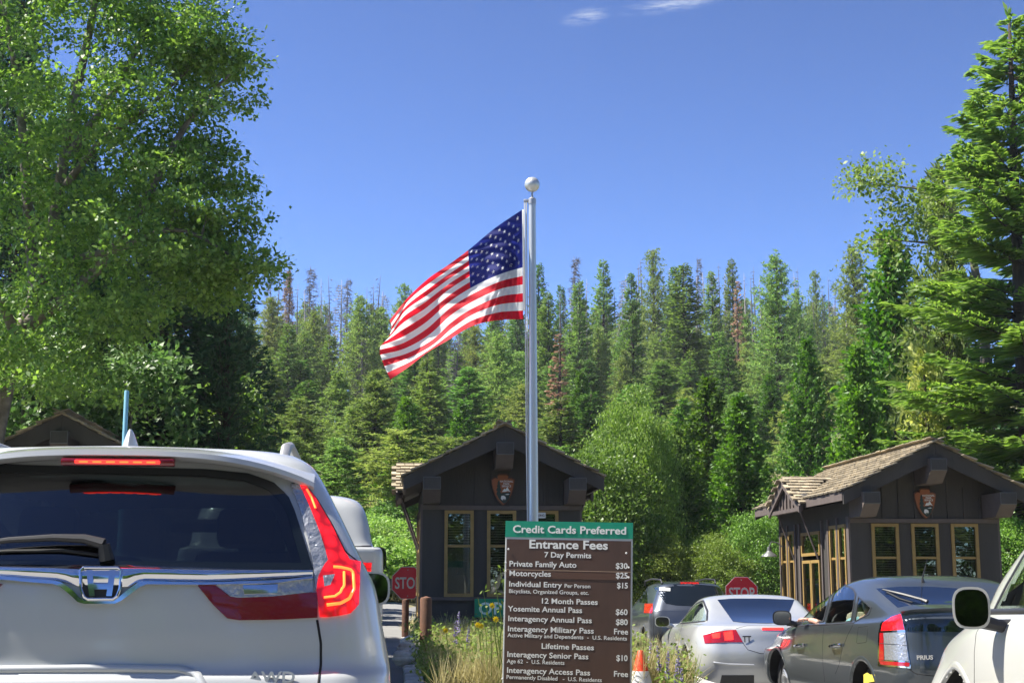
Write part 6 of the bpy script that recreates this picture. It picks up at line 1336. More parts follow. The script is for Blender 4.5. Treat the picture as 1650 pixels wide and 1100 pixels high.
# trees the photo lets one pick out: kind, variant, px, top py, distance, label, width
KEY = [
 ('snag', 2, 435, 446, 170, 'bare grey snag at the far left end of the skyline', 1), ('dead', 1, 465, 432, 165, 'rusty pink dead conifer on the skyline left of the flag', 0.9),
 ('dead', 0, 502, 428, 160, 'tallest bare dead conifer with drooping twigs left of the flag', 0.95), ('dead', 0, 562, 446, 170, 'narrow bare dead conifer midway between the tall bare one and the flag', 0.75),
 ('snag', 0, 597, 462, 175, 'thin bare snag left of the flag tip', 1), ('snag', 1, 609, 443, 178, 'tallest thin snag directly left of the flag tip', 1.1), ('snag', 0, 622, 468, 172, 'thin snag touching the outer edge of the flag', 1),
 ('snag', 1, 530, 488, 150, 'slim dark snag standing in the gap left of the pointed pine', 0.8), ('snag', 0, 542, 492, 152, 'second slim snag in the gap left of the pointed pine', 0.7),
 ('pine', 1, 438, 480, 120, 'light green pine under the rusty dead conifer', 1.1), ('fir', 1, 465, 520, 95, 'narrow deep green fir column at the left of the slope', 0.8), ('pine', 0, 506, 502, 125, 'broad pale pine right of the narrow fir column', 1.0),
 ('pine', 0, 580, 478, 120, 'tall pointed pine rising left of the flag', 1.05), ('fir', 0, 605, 500, 130, 'dark fir behind the pointed pine left of the flag', 0.9), ('pine', 1, 652, 458, 150, 'pine whose top shows behind the upper edge of the flag', 0.9),
 ('pine', 2, 545, 600, 72, 'young pine in the lower left of the slope', 1.0), ('pine', 2, 607, 598, 66, 'young pine directly below the flag tip', 1.0), ('fir', 2, 690, 575, 85, 'fir below the lower edge of the flag', 0.9),
 ('snag', 2, 735, 545, 88, 'grey snag with long bare limbs below the flag', 1.2), ('pine', 1, 765, 525, 110, 'pine under the right half of the flag', 1.0), ('pine', 0, 803, 540, 85, 'pale green pine left of the flagpole', 0.95), ('fir', 0, 832, 470, 140, 'fir behind the ropes of the flagpole', 0.8),
 ('fir', 0, 869, 425, 125, 'tall fir whose top shows just right of the flagpole', 0.85), ('fir', 1, 882, 470, 105, 'dark narrow fir just right of the flagpole', 0.9), ('fir', 1, 903, 458, 150, 'small distant fir right of the flagpole', 0.7),
 ('dead', 0, 928, 411, 175, 'dead brown conifer with dense twigs right of the flagpole', 1.0), ('fir', 1, 933, 452, 120, 'yellowish green fir below the dead brown conifer', 1.0), ('fir', 0, 972, 419, 150, 'bluish fir with pointed top right of the dead brown conifer', 0.85),
 ('brown', 0, 900, 540, 92, 'brown dying conifer low on the slope beside the flagpole', 1.0), ('fir', 0, 1016, 440, 105, 'dark layered fir in the middle of the right slope', 0.85), ('snag', 0, 1028, 424, 175, 'thin grey snag right of the layered fir', 1), ('snag', 1, 1034, 417, 178, 'taller thin snag left of the tall trunked pine', 1),
 ('pine', 1, 1053, 403, 130, 'tallest pine of the slope with bare reddish trunk', 0.75), ('fir', 0, 1086, 430, 135, 'fir right of the tallest pine', 1.0), ('fir', 0, 1103, 426, 110, 'broad dense fir right of the tallest pine', 1.25), ('dead', 0, 1126, 412, 180, 'bare dead conifer above the broad dense fir', 0.6),
 ('fir', 0, 1145, 437, 125, 'dark blunt fir in the middle of the right skyline', 0.9), ('snag', 1, 1157, 424, 178, 'pale thin snag beside the blunt fir', 0.9), ('fir', 1, 1178, 417, 150, 'pale green spire behind the reddish tree', 0.8), ('brown', 0, 1188, 455, 130, 'reddish dying conifer right of the pale spire', 0.8),
 ('snag', 0, 1213, 430, 175, 'thin snag left of the big open pine', 0.9), ('pine', 0, 1248, 414, 95, 'big open pine on the right of the slope', 1.05), ('snag', 0, 1283, 430, 175, 'thin snag right of the big open pine', 0.9), ('pine', 0, 1284, 468, 140, 'small pine behind the big open pine', 0.8),
 ('pine', 1, 1312, 437, 150, 'high crowned pine between the snags at the right', 0.7), ('snag', 2, 1327, 470, 150, 'bleached snag left of the pair beside the pale pine', 0.6), ('snag', 0, 1337, 444, 165, 'left one of the snag pair beside the pale pine', 0.9), ('snag', 1, 1343, 448, 165, 'right one of the snag pair beside the pale pine', 0.9),
 ('pine', 0, 1372, 398, 100, 'tall pale pine left of the bright cedar', 0.9), ('cedar', 1, 1430, 376, 46, 'tall bright incense cedar above the right booth', 1.25), ('cedar', 0, 1299, 548, 52, 'bright pointed cedar left of the right booth', 1.05),
 ('cedar', 0, 1140, 610, 44, 'wide bright cedar behind the silver coupe', 1.1), ('cedar', 0, 1190, 640, 42, 'dense cedar between the silver coupe and the right booth', 1.0), ('cedar', 1, 935, 600, 70, 'slim dark cedar right of the flagpole', 1.0), ('cedar', 0, 1380, 560, 40, 'cedar filling the ground behind the right booth', 1.0),
 ('broad', 0, 1025, 652, 40, 'round bright green leafy tree right of the middle booth', 0.5), ('broad', 1, 960, 720, 38, 'low leafy tree behind the right eave of the middle booth', 0.9), ('fir', 2, 905, 640, 62, 'fir above the right roof slope of the middle booth', 0.9),
 ('cedar', 1, 655, 640, 58, 'cedar above the left roof slope of the middle booth', 0.9), ('cedar', 0, 1090, 690, 41, 'dense cedar directly right of the round bright tree', 0.9)]
for (k, v, px, tp, d, lb, wd) in KEY: plant(k, v, px, tp, d, lb, GT, wd)
PR['pale_snag'] = [snag(26, 71, 0, None, 'bark_pale'), snag(24, 72, 0.3, None, 'bark_pale')]; NAMES['pale_snag'] = 'dead_tree'; CATS['pale_snag'] = 'dead tree'
MK = [(460, 'left of the rusty dead conifer'), (530, 'beside the tallest bare dead conifer'), (640, 'beside the thin snags left of the flag'), (900, 'just right of the flagpole'), (960, 'beside the dead brown conifer'), (1020, 'left of the dark layered fir'), (1075, 'around the tall trunked pine'), (1140, 'beside the bare dead conifer'), (1200, 'around the pale spire'), (1260, 'beside the big open pine'), (1330, 'left of the snag pair'), (9999, 'right of the snag pair')]
for i in range(46):
    px = [430 + i * 17, 890 + (i - 12) * 14.6][i >= 12] + trnd.uniform(-5, 5); d = trnd.uniform(135, 180); k = trnd.choice(['pale_snag', 'pale_snag', 'snag'])
    plant(k, trnd.randrange(2), px, trnd.uniform(430, 500), d, ('bleached' if k == 'pale_snag' else 'grey') + ' bare trunk ' + next(b for a, b in MK if px < a), GT, 1.1)
# the rest of the forest, row by row
rows = [(205, 496, 16, 22), (175, 498, 18, 24), (148, 515, 22, 27), (122, 540, 24, 32), (100, 575, 26, 38), (82, 612, 26, 44), (68, 655, 26, 50), (57, 700, 22, 56)]
def where(px, d):
    B = [(400, 'beside the dark conifers under the oak'), (480, 'below the rusty dead conifer'), (545, 'below the tallest bare dead conifer'), (620, 'around the pointed pine'), (690, 'below the tip of the flag'), (770, 'below the middle of the flag'), (860, 'directly left of the flagpole'), (935, 'directly right of the flagpole'), (1010, 'below the bluish fir'), (1080, 'around the tall trunked pine'), (1150, 'below the broad dense fir'), (1225, 'below the pale spire'), (1300, 'around the big open pine'), (1385, 'around the pair of snags'), (9999, 'behind the right hand cedars')]
    r = 'on the skyline' if d > 160 else ('high on the slope' if d > 110 else ('halfway up the slope' if d > 75 else 'at the foot of the slope'))
    return next(b for a, b in B if px < a) + ' ' + r
FL = {'fir': 'green fir', 'pine': 'pale green pine', 'cedar': 'bright green cedar', 'snag': 'thin grey snag'}
for (d, yt, jit, step) in rows:
    px = 340 + trnd.uniform(0, step); cnt_ = {}
    while px < 1560:
        k = trnd.choices(['fir', 'pine', 'cedar', 'snag'], [4, 4, 3 if d < 100 else 0, 2.0 if 110 < d else 0.8])[0]
        v = trnd.randrange(len(PR[k])); tp = yt + trnd.uniform(-jit, jit) * 0.9 + (-12 if k == 'snag' else 0)
        w_ = trnd.uniform(0.8, 1.15); skip = (535 < px < 550 and d > 60)
        if not skip: plant(k, v, px, tp, d * trnd.uniform(0.95, 1.05), FL[k] + ' ' + where(px, d), GT, w_)
        px += step * trnd.uniform(0.9, 1.7) * 1.25
# shrubs and saplings along the far side of the road
SHR = [(632, 885, 47, 1, 0, 'bright leafy shrub between the white pickup and the booth'), (655, 875, 50, 1, 0, 'pale bush beside the left wall of the middle booth'), (612, 830, 52, 0, 1, 'sapling above the mirror of the white pickup'), (630, 810, 55, 1, 1, 'taller sapling between pickup and booth'),
       (985, 850, 38, 0, 0, 'bush under the right eave of the middle booth'), (1060, 875, 38, 0, 0, 'bush above the roof of the dark wagon'), (1110, 875, 39, 0, 0, 'bush left of the second stop sign'), (1220, 820, 38, 1, 0, 'bush behind the grey wall lamp'), (1160, 870, 38, 0, 0, 'bush above the second stop sign')]
for (px, tp, d, v, u, lb) in SHR: plant('shrub', v, px, tp, d, lb, 'shrubs beyond the road', 1.2)
SB = [(575, 'behind the white pickup'), (612, 'right of the white pickup'), (645, 'above the left stop sign'), (680, 'behind the left wall of the middle booth'), (960, 'hidden by the middle booth'), (1110, 'above the blue grey wagon'), (1190, 'above the right stop sign'), (1250, 'behind the wall lamp'), (9999, 'behind the right booth')]
for i in range(26):
    px = trnd.uniform(540, 670) if i < 12 else trnd.uniform(560, 1350)
    plant('shrub', trnd.randrange(2), px, trnd.uniform(845, 885), trnd.uniform(46, 56), 'green roadside shrub ' + next(b for a, b in SB if px < a), 'shrubs beyond the road', trnd.uniform(1.0, 1.8))

# ------------------------------------------------------------------ big oak at the left
def near_tree(name, label, cat, base, trunk_pts, trunk_r, tips, leaf, bark, nl, ls, clr, seed=3, bare=()):
    rng = np.random.default_rng(seed); o = Vector(base); t = thing(name, label, cat, o, 0)
    mb = MB(); nodes = []
    for pts, r0, r1 in trunk_pts:
        pts = [Vector(p) - o for p in pts]; n = 14
        # smooth polyline
        tab = [(i, *p) for i, p in enumerate(pts)]; xs = np.linspace(0, len(pts) - 1, n); q = cubic(tab, xs)
        rad = [r0 + (r1 - r0) * (i / (n - 1)) ** 0.8 for i in range(n)]
        mb.tube([tuple(p) for p in q], rad, 9, False)
        for i, p in enumerate(q): nodes.append((p, rad[i]))
    NP = np.array([n[0] for n in nodes]); NR = np.array([n[1] for n in nodes]); T = np.array([tuple(Vector(p) - o) for p in list(tips) + list(bare)])
    order = np.argsort([np.min(np.linalg.norm(NP - q, axis=1)) for q in T])
    P_ = NP.tolist(); R_ = NR.tolist()
    for ii in order:
        q = T[ii]; A = np.array(P_); dd = np.linalg.norm(A - q, axis=1) + np.maximum(0, A[:, 2] - q[2] + 0.2) * 0.9; k = int(np.argmin(dd)); a = A[k]; L = np.linalg.norm(q - a)
        r = min(R_[k] * 0.7, 0.006 + 0.016 * L); m1 = a + (q - a) * 0.5 + rng.normal(size=3) * 0.09 * L + np.array([0, 0, 0.05 * L]); 
        mb.tube([tuple(a), tuple(a + (m1 - a) * 0.5 + rng.normal(size=3) * 0.02 * L), tuple(m1), tuple(q)], [r, r * 0.8, r * 0.6, r * 0.3 + 0.002], 4, False)
        P_ += [m1.tolist(), q.tolist()]; R_ += [r * 0.6, r * 0.35]
        if L > 1.0: P_.append((a + (m1 - a) * 0.5).tolist()); R_.append(r * 0.8)
    link('trunk', np_mesh('trunk', mb.v, mb.f, M[bark], True), t)
    T = T[:len(tips)]; n = len(T); cnt = nl; Cc = np.repeat(T, cnt, 0)
    off = rng.normal(size=Cc.shape) * clr * np.array([1, 1, 0.6]); P = Cc + off
    D = nrmz(nrmz(off) * 0.8 + rng.normal(size=P.shape) * 0.7 + np.array([0, 0, -0.1])); N = nrmz(rng.normal(size=P.shape) * 0.6 + np.array([-0.15, -0.25, 1.0])); S = nrmz(np.cross(D, N))
    L = ls * rng.uniform(0.45, 1.55, len(P))
    link('crown', quad_obj('crown', blades(P, D, S, L, L * 0.33, 0.55), M[leaf]), t)
    return t
def clump(p, s, ph):      # smooth pseudo noise for gaps in a crown
    x, y, z = p; return math.sin(x * s + ph) * math.sin(z * s * 1.13 + ph * 2) + 0.7 * math.sin(x * s * 2.1 + z * s * 0.7 + y * s + ph) * math.sin(y * s * 1.3 + z * s * 1.9)
orn = random.Random(4)
XR = [(-140, 235), (-60, 262), (-10, 282), (20, 320), (45, 345), (60, 392), (110, 412), (160, 408), (185, 330), (215, 300), (240, 360), (280, 392), (330, 405), (375, 385), (420, 432), (455, 420), (475, 375), (520, 330), (600, 240), (720, 200)]
def xr(y):
    for (a, b), (c, d) in zip(XR, XR[1:]):
        if a <= y <= c: return b + (d - b) * (y - a) / (c - a)
    return 300
tips = []
XR = [(a, b - 38) for a, b in XR]
cen = []; tries = 0
while len(cen) < 235 and tries < 20000:
    tries += 1
    y = orn.uniform(-230, 640); lim = xr(y); x = lim - (abs(orn.gauss(0, 1)) * 150 if orn.random() < 0.5 else orn.uniform(0, 600))
    if x < -300 or (y > 560 and x > 200): continue
    if x < 45 and y < 430 and orn.random() < 0.7: continue
    p = at(x, y, 22 + orn.uniform(-2.0, 2.0) * (0.35 + 0.65 * min(1, (lim - x) / 130)))
    if any((p - c_).length < 0.62 for c_ in cen): continue
    cen.append(p)
for p in cen:
    r_ = orn.uniform(0.7, 1.25)
    for i in range(int(6 * r_)): tips.append(p + Vector((orn.gauss(0, 0.26 * r_), orn.gauss(0, 0.26 * r_), orn.gauss(0, 0.13 * r_))))
for (sx_, sy_) in [(345, 45), (385, 62), (415, 100), (408, 155), (340, 70), (395, 330), (405, 352), (362, 235), (385, 290), (435, 440), (420, 425), (400, 452), (375, 250), (345, 208), (392, 120), (330, 20), (300, 0), (410, 382), (380, 475), (372, 88), (425, 415), (390, 400), (360, 20), (400, 300)]:
    dd_ = 21.6 + orn.uniform(-1, 1); n_ = orn.randint(6, 10)
    for i in range(n_):
        f = i / (n_ - 1); tips.append(at(sx_ + 6 - 115 * (1 - f) + orn.gauss(0, 5), sy_ + (22 * (1 - f)) * orn.uniform(0, 1) + orn.gauss(0, 6), dd_ + orn.gauss(0, 0.12)))
tb = at(-40, 760, 22.5); tb.z = gzf(tb.x, tb.y) - 0.1
TP = [([tb, at(10, 620, 22.5), at(72, 430, 22.3), at(112, 200, 22.2), at(150, 20, 22), at(170, -150, 22)], 0.15, 0.04),
      ([at(48, 520, 22.4), at(150, 440, 21.8), at(230, 330, 21.4), at(300, 200, 21.5), at(370, 120, 21.8)], 0.13, 0.025),
      ([at(60, 480, 22.4), at(45, 330, 22.8), at(30, 150, 23), at(0, -20, 23)], 0.14, 0.03), ([at(72, 430, 22.3), at(190, 400, 21.2), at(290, 370, 21), at(400, 430, 21.2)], 0.08, 0.015),
      ([at(112, 250, 22.2), at(200, 120, 22), at(240, 10, 22), at(260, -100, 22)], 0.08, 0.02), ([at(35, 560, 22.4), at(-20, 450, 21.5), at(-120, 350, 21)], 0.1, 0.03), ([at(105, 300, 22.2), at(160, 230, 21.8), at(230, 180, 21.4), at(350, 70, 21.3)], 0.07, 0.015)]
near_tree('oak_tree', 'large sunlit oak filling the upper left with its leafy branches', 'tree', tb, TP, 0.2, tips, 'leaf_oak', 'bark_oak', 88, 0.076, 0.135, bare=[at(orn.uniform(-20, 260), orn.uniform(250, 640), 21 + orn.uniform(-1, 0.5)) for _ in range(60)])
# leafy understory trees below and left of it
def under(label, x0, x1, y0, y1, d, n, leafm, seed, nl=36, ls=0.12, clr=0.2):
    rn = random.Random(seed); tp = []
    while len(tp) < n:
        x, y = rn.uniform(x0, x1), rn.uniform(y0, y1); p = at(x, y, d + rn.uniform(-1.3, 1.3)); e = ((x - (x0 + x1) / 2) / (x1 - x0) * 2) ** 2
        if e * 0.7 + ((y1 - y) / (y1 - y0)) ** 2 * 0.6 > 1.0 * rn.uniform(0.8, 1.1): continue
        if clump(p, 2.4, seed) < -0.15: continue
        tp.append(p)
    b = at((x0 + x1) / 2, 800, d); b.z = gzf(b.x, b.y) - 0.1
    near_tree('understory_tree', label, 'tree', b, [([b, at((x0 + x1) / 2 - 8, (y0 + y1) / 2 + 40, d), at((x0 + x1) / 2 + 10, y0 + 30, d)], 0.07, 0.02)], 0.05, tp, leafm, 'bark_oak', nl, ls, clr, seed=seed)
under('pale leafy understory tree above the leftmost booth gable', -60, 150, 500, 760, 27, 230, 'leaf_under', 5)
under('pale leafy understory tree right of the leftmost booth gable', 130, 300, 570, 770, 28, 210, 'leaf_under', 6)
under('dim understory tree between the blue post and the forest edge', 270, 420, 620, 800, 33, 190, 'leaf_oak', 8, 34, 0.14, 0.25)
# dark conifers behind the oak
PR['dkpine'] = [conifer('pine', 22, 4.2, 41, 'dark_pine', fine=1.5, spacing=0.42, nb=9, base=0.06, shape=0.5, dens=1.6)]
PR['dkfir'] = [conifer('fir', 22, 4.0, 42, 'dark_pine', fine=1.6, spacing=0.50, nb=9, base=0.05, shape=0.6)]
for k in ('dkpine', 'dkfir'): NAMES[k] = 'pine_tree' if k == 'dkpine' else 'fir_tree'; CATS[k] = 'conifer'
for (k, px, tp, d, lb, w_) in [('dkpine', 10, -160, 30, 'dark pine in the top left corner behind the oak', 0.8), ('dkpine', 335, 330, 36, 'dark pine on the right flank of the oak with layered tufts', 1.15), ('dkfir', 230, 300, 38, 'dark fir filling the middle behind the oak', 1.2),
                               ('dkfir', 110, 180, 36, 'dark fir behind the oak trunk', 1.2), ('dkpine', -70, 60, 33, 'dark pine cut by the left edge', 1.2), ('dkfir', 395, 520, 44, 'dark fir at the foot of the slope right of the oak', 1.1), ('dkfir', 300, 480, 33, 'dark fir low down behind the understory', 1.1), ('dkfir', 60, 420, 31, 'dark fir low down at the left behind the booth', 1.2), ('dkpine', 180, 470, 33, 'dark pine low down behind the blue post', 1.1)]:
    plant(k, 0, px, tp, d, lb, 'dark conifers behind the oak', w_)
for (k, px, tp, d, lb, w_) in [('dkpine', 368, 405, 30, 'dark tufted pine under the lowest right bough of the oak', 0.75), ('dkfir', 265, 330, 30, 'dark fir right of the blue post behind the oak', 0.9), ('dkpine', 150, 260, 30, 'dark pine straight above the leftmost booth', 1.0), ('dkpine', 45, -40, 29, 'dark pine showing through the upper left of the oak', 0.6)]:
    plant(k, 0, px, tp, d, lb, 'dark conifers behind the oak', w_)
# ------------------------------------------------------------------ right hand trees
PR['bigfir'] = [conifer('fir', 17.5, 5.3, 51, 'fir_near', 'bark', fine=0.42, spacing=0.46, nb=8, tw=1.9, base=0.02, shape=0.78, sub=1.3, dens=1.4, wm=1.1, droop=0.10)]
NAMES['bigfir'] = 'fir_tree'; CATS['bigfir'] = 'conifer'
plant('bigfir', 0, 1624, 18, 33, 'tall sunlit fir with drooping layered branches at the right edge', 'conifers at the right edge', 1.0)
plant('dkfir', 0, 1700, 60, 38, 'dark fir behind the tall sunlit one at the right edge', 'conifers at the right edge', 1.1)
plant('dkfir', 0, 1590, 520, 41, 'dark fir low down behind the right booth', 'conifers at the right edge', 1.0)
plant('pine', 2, 1515, 268, 42, 'pine with dark tufts left of the tall sunlit fir', 'conifers at the right edge', 0.75)
PR['yel'] = [conifer('cedar', 10, 2.3, 61, 'yellowing', fine=0.8, spacing=0.32, nb=7, base=0.1, shape=0.5, droop=0.5, dens=0.8)]; NAMES['yel'] = 'cedar_tree'; CATS['yel'] = 'conifer'
plant('yel', 0, 1490, 560, 34, 'yellowing cedar with drooping sprays above the right booth roof', 'conifers at the right edge', 0.75)
tips = []; orn = random.Random(8)
while len(tips) < 120:
    a = orn.random(); x = 1372 + 170 * a + orn.gauss(0, 14 + 18 * a); y = 285 + 15 * a + 190 * max(0, a - 0.35) * orn.random() * 2 + orn.gauss(0, 14)
    if orn.random() < 0.35: x = orn.uniform(1390, 1560); y = 400 - (x - 1390) * 0.75 + orn.gauss(0, 22)
    p = at(x, y, 36 + orn.uniform(-1.2, 1.2))
    if clump(p, 2.3, 3) < -0.35: continue
    tips.append(p)
b = at(1590, 800, 36.5); b.z = gzf(b.x, b.y) - 0.1
near_tree('oak_tree', 'sparse oak stretching a bare branch into the sky at the right', 'tree', b, [([b, at(1590, 600, 36.5), at(1570, 430, 36.5), at(1545, 350, 36.3), at(1470, 300, 36)], 0.2, 0.03), ([at(1545, 350, 36.3), at(1500, 310, 36), at(1440, 300, 36), at(1375, 290, 36)], 0.05, 0.012), ([at(1560, 400, 36.4), at(1480, 390, 36), at(1400, 385, 36)], 0.05, 0.012)], 0.2, tips, 'leaf_round', 'bark_oak', 30, 0.11, 0.20)
plant('cedar', 1, 1560, 640, 36, 'short cedar behind the right slope of the right booth', 'conifers at the right edge', 1.1)
plant('broad', 1, 1625, 830, 31, 'low leafy tree beside the right wall of the right booth', 'shrubs beyond the road', 0.8)
# forest on the camera's side of the road, seen in glass and paint
BH = [(x, y) for x in range(-40, 44, 5) for y in (-20, -26)] + [(-19, y) for y in (-12, -5, 2)] + [(20, y) for y in (-14, -8, -2, 5, 12)]
BW = ['left of the queue', 'behind the queue', 'right of the queue']
for i, (x, y) in enumerate(BH):
    k = 'cedar' if i % 3 else 'pine'; p = PR[k][i % 2 if k == 'cedar' else 2]; xx = x + trnd.uniform(-2, 2); t = thing(NAMES[k], 'roadside conifer ' + BW[0 if x < -12 else (2 if x > 12 else 1)], 'conifer', (xx, y + trnd.uniform(-2, 2), gzf(xx, y) - 0.1), i * 1.7, 'trees beside the queue')
    s = trnd.uniform(0.65, 0.95); t.scale = (s * 1.1, s * 1.1, s); link('trunk', p['trunk'], t); link('crown', p['crown'], t)
print('crowns', {k: [len(q['crown'].polygons) if 'crown' in q else 0 for q in v] for k, v in PR.items()})
# ================================================================== weeds
M['straw'] = leafmat('dry straw', (0.40, 0.36, 0.17), (0.60, 0.54, 0.30), 0.4, 0.7, hue=0)
M['weed'] = leafmat('green weeds', (0.14, 0.22, 0.045), (0.30, 0.38, 0.11), 0.45, 0.6, hue=0)
M['lupine'] = leafmat('lupine petals', (0.24, 0.20, 0.36), (0.38, 0.33, 0.50), 0.3, 0.7, hue=0)
M['yellow_fl'] = leafmat('yellow petals', (0.75, 0.55, 0.02), (0.85, 0.65, 0.05), 0.3, 0.7, hue=0)
def weeds(name, label, cat, n, u0, u1, v0, v1, zf, hmin, hmax, material, wid, seed, lean=0.35, thr=-0.2):
    rng = np.random.default_rng(seed); u = rng.uniform(u0, u1, n * 2); v = rng.uniform(v0, v1, n * 2)
    nz = np.sin(u * 4.1 + seed) * np.sin(v * 3.3 + seed * 2) + 0.5 * np.sin(u * 9 + v * 7); k = nz > thr; u = u[k][:n]; v = v[k][:n]; nz = nz[k][:n]; n = len(u)
    X = u * math.cos(TH) - v * math.sin(TH); Y = u * math.sin(TH) + v * math.cos(TH); P = np.stack([X, Y, zf(u, v)], 1)
    D = nrmz(rng.normal(size=(n, 3)) * lean + np.array([0, 0, 1.0])); H = rng.uniform(hmin, hmax, n) * (0.75 + 0.25 * nz)
    S = nrmz(np.cross(D, rnd_dirs(rng, n))); V = blades(P, D, S, H, np.full(n, wid) * rng.uniform(0.6, 1.3, n), 0.4)
    o = link(name, quad_obj(name, V, M[material])); tag(o, label, cat, None, 'stuff'); return o
zi = lambda u, v: 0.14 + 0.10 * sst(12, 22, v) + 0.02
zr_ = lambda u, v: gz(u * math.cos(TH) - v * math.sin(TH), u * math.sin(TH) + v * math.cos(TH))
weeds('dry_grass', 'dry straw coloured grass in the bed under the fee sign', 'grass', 32000, 0.4, 3.0, 14.0, 23, zi, 0.25, 0.55, 'straw', 0.0040, 1)
weeds('green_weeds', 'green weeds in the bed around the fee sign', 'weeds', 9000, 0.3, 3.0, 14.2, 23, zi, 0.12, 0.36, 'weed', 0.006, 2, 0.45)
weeds('leafy_weeds', 'bushy yellow green weeds left of the fee sign', 'weeds', 3600, 0.85, 2.2, 15.5, 22, zi, 0.25, 0.48, 'weed', 0.009, 3, 0.5, 0.05)
# bushy leaves
rng = np.random.default_rng(77)
def tuftfield(name, label, n, cl, u0, u1, v0, v1, hz, material, ls, seed):
    rng = np.random.default_rng(seed); cu_ = rng.uniform(u0, u1, n); cv = rng.uniform(v0, v1, n); X = cu_ * math.cos(TH) - cv * math.sin(TH); Y = cu_ * math.sin(TH) + cv * math.cos(TH)
    Cc = np.stack([X, Y, zi(cu_, cv) + rng.uniform(0.1, hz, n)], 1); P = np.repeat(Cc, cl, 0) + rng.normal(size=(n * cl, 3)) * 0.07; D = rnd_dirs(rng, len(P)); S = nrmz(np.cross(D, rnd_dirs(rng, len(P)))); L = rng.uniform(0.5, 1.4, len(P)) * ls
    tag(link(name, quad_obj(name, blades(P, D, S, L, L * 0.3, 0.5), M[material])), label, 'weeds', None, 'stuff')
tuftfield('weed_leaves', 'small leaves of the weeds in the planting bed', 520, 34, 0.3, 3.0, 14.2, 22.5, 0.32, 'weed', 0.05, 5)
weeds('roadside_grass', 'dry grass along the far edge of the road', 'grass', 26000, -14, 14, 45.2, 62, zr_, 0.3, 0.8, 'straw', 0.02, 6, 0.4, -1.5)
weeds('roadside_green', 'green undergrowth along the far edge of the road', 'undergrowth', 30000, -22, 26, 46, 70, zr_, 0.3, 1.1, 'weed', 0.035, 7, 0.5, -0.6)
weeds('island_grass', 'orange tinged grass at the foot of the left stop sign', 'grass', 1500, 0.2, 1.2, 21.5, 30, zi, 0.2, 0.55, 'straw', 0.010, 9, 0.4, -1.5)
def lupine(px, top, d, label, flowers=True):
    q = at(px, top, d); g = 0.2; h = q.z - g; t = thing('lupine', label, 'flower', (q.x, q.y, g), random.uniform(0, 6), 'purple lupines in the bed')
    r = random.Random(int(px * 7 + top)); m = MB(); l = r.uniform(-0.05, 0.05); m.tube([(0, 0, 0), (l * 0.4, 0, h * 0.5), (l, 0, h)], [0.005, 0.004, 0.002], 5); m.build('stem', M['weed'], t)
    rg = np.random.default_rng(int(px)); n = 70; P = np.zeros((n, 3)); P[:, 2] = rg.uniform(h - 0.24, h, n); P[:, 0] = l * P[:, 2] / h; D = nrmz(rg.normal(size=(n, 3)) * np.array([1, 1, 0.4]) + np.array([0, 0, 0.3])); S = nrmz(np.cross(D, rnd_dirs(rg, n)))
    link('petals', quad_obj('petals', blades(P, D, S, 0.012 + 0.022 * (h - P[:, 2]) / 0.24 + 0.004, np.full(n, 0.007)), M['lupine']), t)
    n = 22; P = np.zeros((n, 3)); P[:, 2] = rg.uniform(0.05, h * 0.6, n); D = nrmz(rg.normal(size=(n, 3)) + np.array([0, 0, 0.3])); S = nrmz(np.cross(D, rnd_dirs(rg, n))); link('leaves', quad_obj('leaves', blades(P, D, S, rg.uniform(0.05, 0.11, n), np.full(n, 0.012)), M['weed']), t)
for (px, tp, d, lb) in [(741, 985, 15.0, 'tallest lupine spike left of the green sign'), (733, 1000, 14.6, 'lupine spike leaning beside the tallest one'), (752, 1010, 15.5, 'short lupine in front of the booth wall'), (1086, 1062, 12.6, 'lupine spike before the door of the silver coupe'), (1096, 1040, 13.0, 'tall lupine at the right end of the bed'), (1073, 1050, 12.9, 'lupine between the cone and the silver coupe'), (1099, 1075, 12.3, 'low lupine at the bottom right of the bed'), (1046, 1035, 14.4, 'lupine right behind the traffic cone'), (1064, 1040, 13.6, 'slim lupine right of the traffic cone')]:
    lupine(px, tp, d, lb)
def yellow_flower(px, top, d, label):
    q = at(px, top, d); g = 0.2; h = q.z - g; t = thing('yellow_flower', label, 'flower', (q.x, q.y, g), 0, 'yellow flowers beside the fee sign')
    m = MB(); m.tube([(0.1, 0, 0), (0.03, 0, h * 0.6), (0, 0, h)], 0.005, 5); m.build('stem', M['weed'], t)
    vs = []; n = 9; rg = np.random.default_rng(int(px)); 
    D = nrmz(np.stack([np.cos(np.arange(n) * 6.283 / n), np.full(n, -0.35), np.sin(np.arange(n) * 6.283 / n)], 1)); P = np.tile([0, 0, h], (n, 1)) * 1.0; S = nrmz(np.cross(D, np.array([0, 1.0, 0.1]))); link('petals', quad_obj('petals', blades(P, D, S, np.full(n, 0.036), np.full(n, 0.009)), M['yellow_fl']), t)
for (px, tp, d, lb) in [(793, 975, 14.2, 'yellow flower in front of the green sign'), (799, 997, 14.0, 'yellow flower below the green sign letters'), (770, 1006, 14.6, 'yellow flower low to the left of the fee sign'), (718, 1015, 15.6, 'yellow flower near the thick bollard'), (775, 1008, 14.3, 'second yellow flower low left of the fee sign')]:
    yellow_flower(px, tp, d, lb)
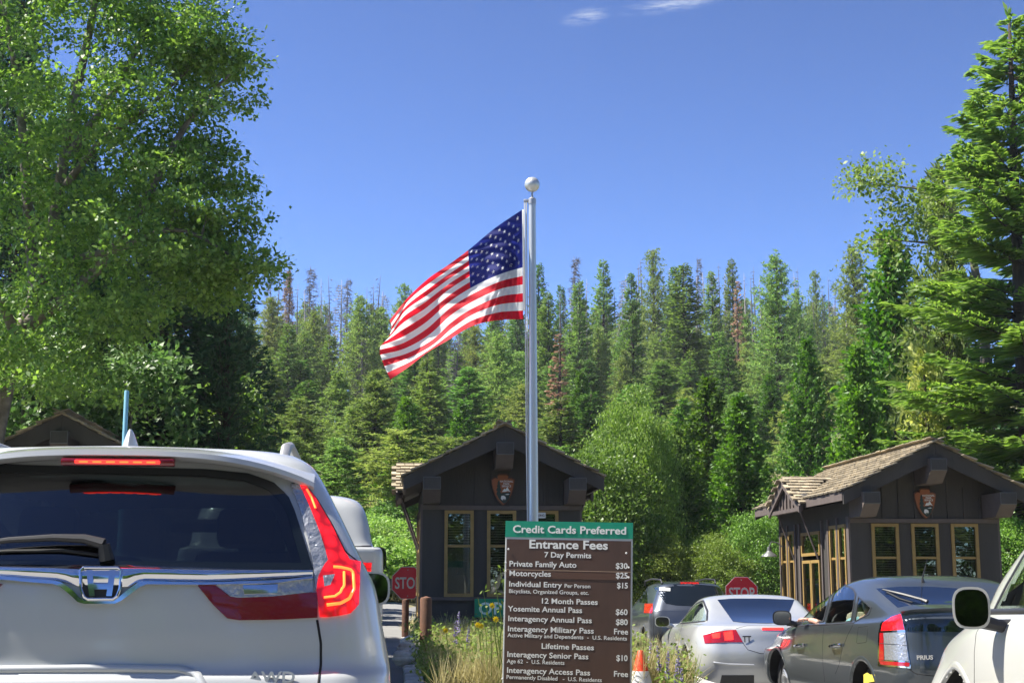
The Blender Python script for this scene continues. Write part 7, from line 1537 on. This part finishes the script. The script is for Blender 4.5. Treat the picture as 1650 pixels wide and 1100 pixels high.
# tall spindly shoots with leaves beside the sign
t = thing('leafy_shoot', 'tall arching green shoot in front of the booth window left of the fee sign', 'plant', (at(800, 940, 14.1).x, 14.1, 0.2), 0)
m = MB(); VV = []; rg = np.random.default_rng(5)
for (px, tp) in [(806, 915), (795, 925), (778, 950), (812, 905), (770, 962)]:
    q = at(px, tp, 14.1); p0 = Vector((0.02 * (px - 790) * 0.2, 0, 0)); p1 = Vector((q.x - t.location.x + 0.08, 0.02, (q.z - 0.2) * 0.6)); p2 = Vector((q.x - t.location.x, 0, q.z - 0.2)); m.tube([p0, p1, p2], [0.006, 0.005, 0.002], 5)
    n = 14; s = rg.uniform(0.25, 1, n); P = np.array([tuple(p0 * (1 - a) ** 2 + 2 * p1 * a * (1 - a) + p2 * a * a) for a in s]) + rg.normal(size=(n, 3)) * 0.012; D = nrmz(rg.normal(size=(n, 3)) + np.array([0, 0, 0.2])); S = nrmz(np.cross(D, rnd_dirs(rg, n))); VV.append(blades(P, D, S, rg.uniform(0.03, 0.07, n), np.full(n, 0.012), 0.5))
m.build('stems', M['weed'], t); link('leaves', quad_obj('leaves', np.concatenate(VV), M['weed']), t)
# stones by the kerb
t0 = None
for i, (px, py, d, s) in enumerate([(662, 1052, 20.2, 0.20), (655, 1068, 19.0, 0.16), (668, 1082, 17.6, 0.2), (650, 1090, 17.0, 0.17), (676, 1060, 19.4, 0.13)]):
    q = at(px, py, d); bm = bmesh.new(); bmesh.ops.create_icosphere(bm, subdivisions=3, radius=1)
    for v in bm.verts:
        k = 1 + 0.18 * math.sin(v.co.x * 3 + i * 2) * math.cos(v.co.y * 4 + i) + 0.08 * math.sin(v.co.z * 7 + i * 3); v.co = Vector((v.co.x * s * k * 0.8, v.co.y * s * k * 0.65, v.co.z * s * k * 0.5))
    me = bpy.data.meshes.new('stone'); bm.to_mesh(me); bm.free(); me.materials.append(M['kerb']); o = link('stone', me); o.location = (q.x, q.y, float(gz(q.x, q.y)) + s * 0.3 + 0.1)
    tag(o, ['pale stone nearest the corner of the concrete base', 'pale stone in the middle of the row by the bollard', 'pale stone in front of the thick bollard', 'nearest pale stone beside the white SUV', 'small pale stone against the thick bollard'][i], 'stone', 'pale stones by the kerb')

# the air between here and the hill
hb = MB(); hb.box((20, 400, 58), (1000, 1010, 130)); M['haze'] = bpy.data.materials.new('haze'); M['haze'].use_nodes = True; _n = M['haze'].node_tree; _n.nodes.clear()
_o = _n.nodes.new('ShaderNodeOutputMaterial'); _v = _n.nodes.new('ShaderNodeVolumePrincipled'); _v.inputs['Density'].default_value = 0.00028; _v.inputs['Color'].default_value = (0.90, 0.94, 1.0, 1); _v.inputs['Anisotropy'].default_value = 0.2
_n.links.new(_v.outputs[0], _o.inputs['Volume']); hz = tag(hb.build('haze', M['haze']), kind='stuff')

# things of one group that would share a label are told apart by their order from left to right
_by = {}
for o in bpy.context.scene.objects:
    if o.parent is None and o.get('label') and o.get('group'): _by.setdefault((o['group'], o['label']), []).append(o)
for (g_, l_), os_ in _by.items():
    n = len(os_)
    if n < 2 or g_ == 'trees beside the queue': continue
    os_.sort(key=lambda o: o.location.x / o.location.y)
    nm = {2: ['left', 'right'], 3: ['left', 'middle', 'right']}.get(n) or (['leftmost'] + ['second', 'third', 'fourth', 'fifth', 'sixth', 'seventh', 'eighth', 'ninth', 'tenth'][:n - 2] + ['rightmost'])
    for o, q in zip(os_, nm):
        if len((q + ' ' + l_).split()) <= 16: o['label'] = q + ' ' + l_
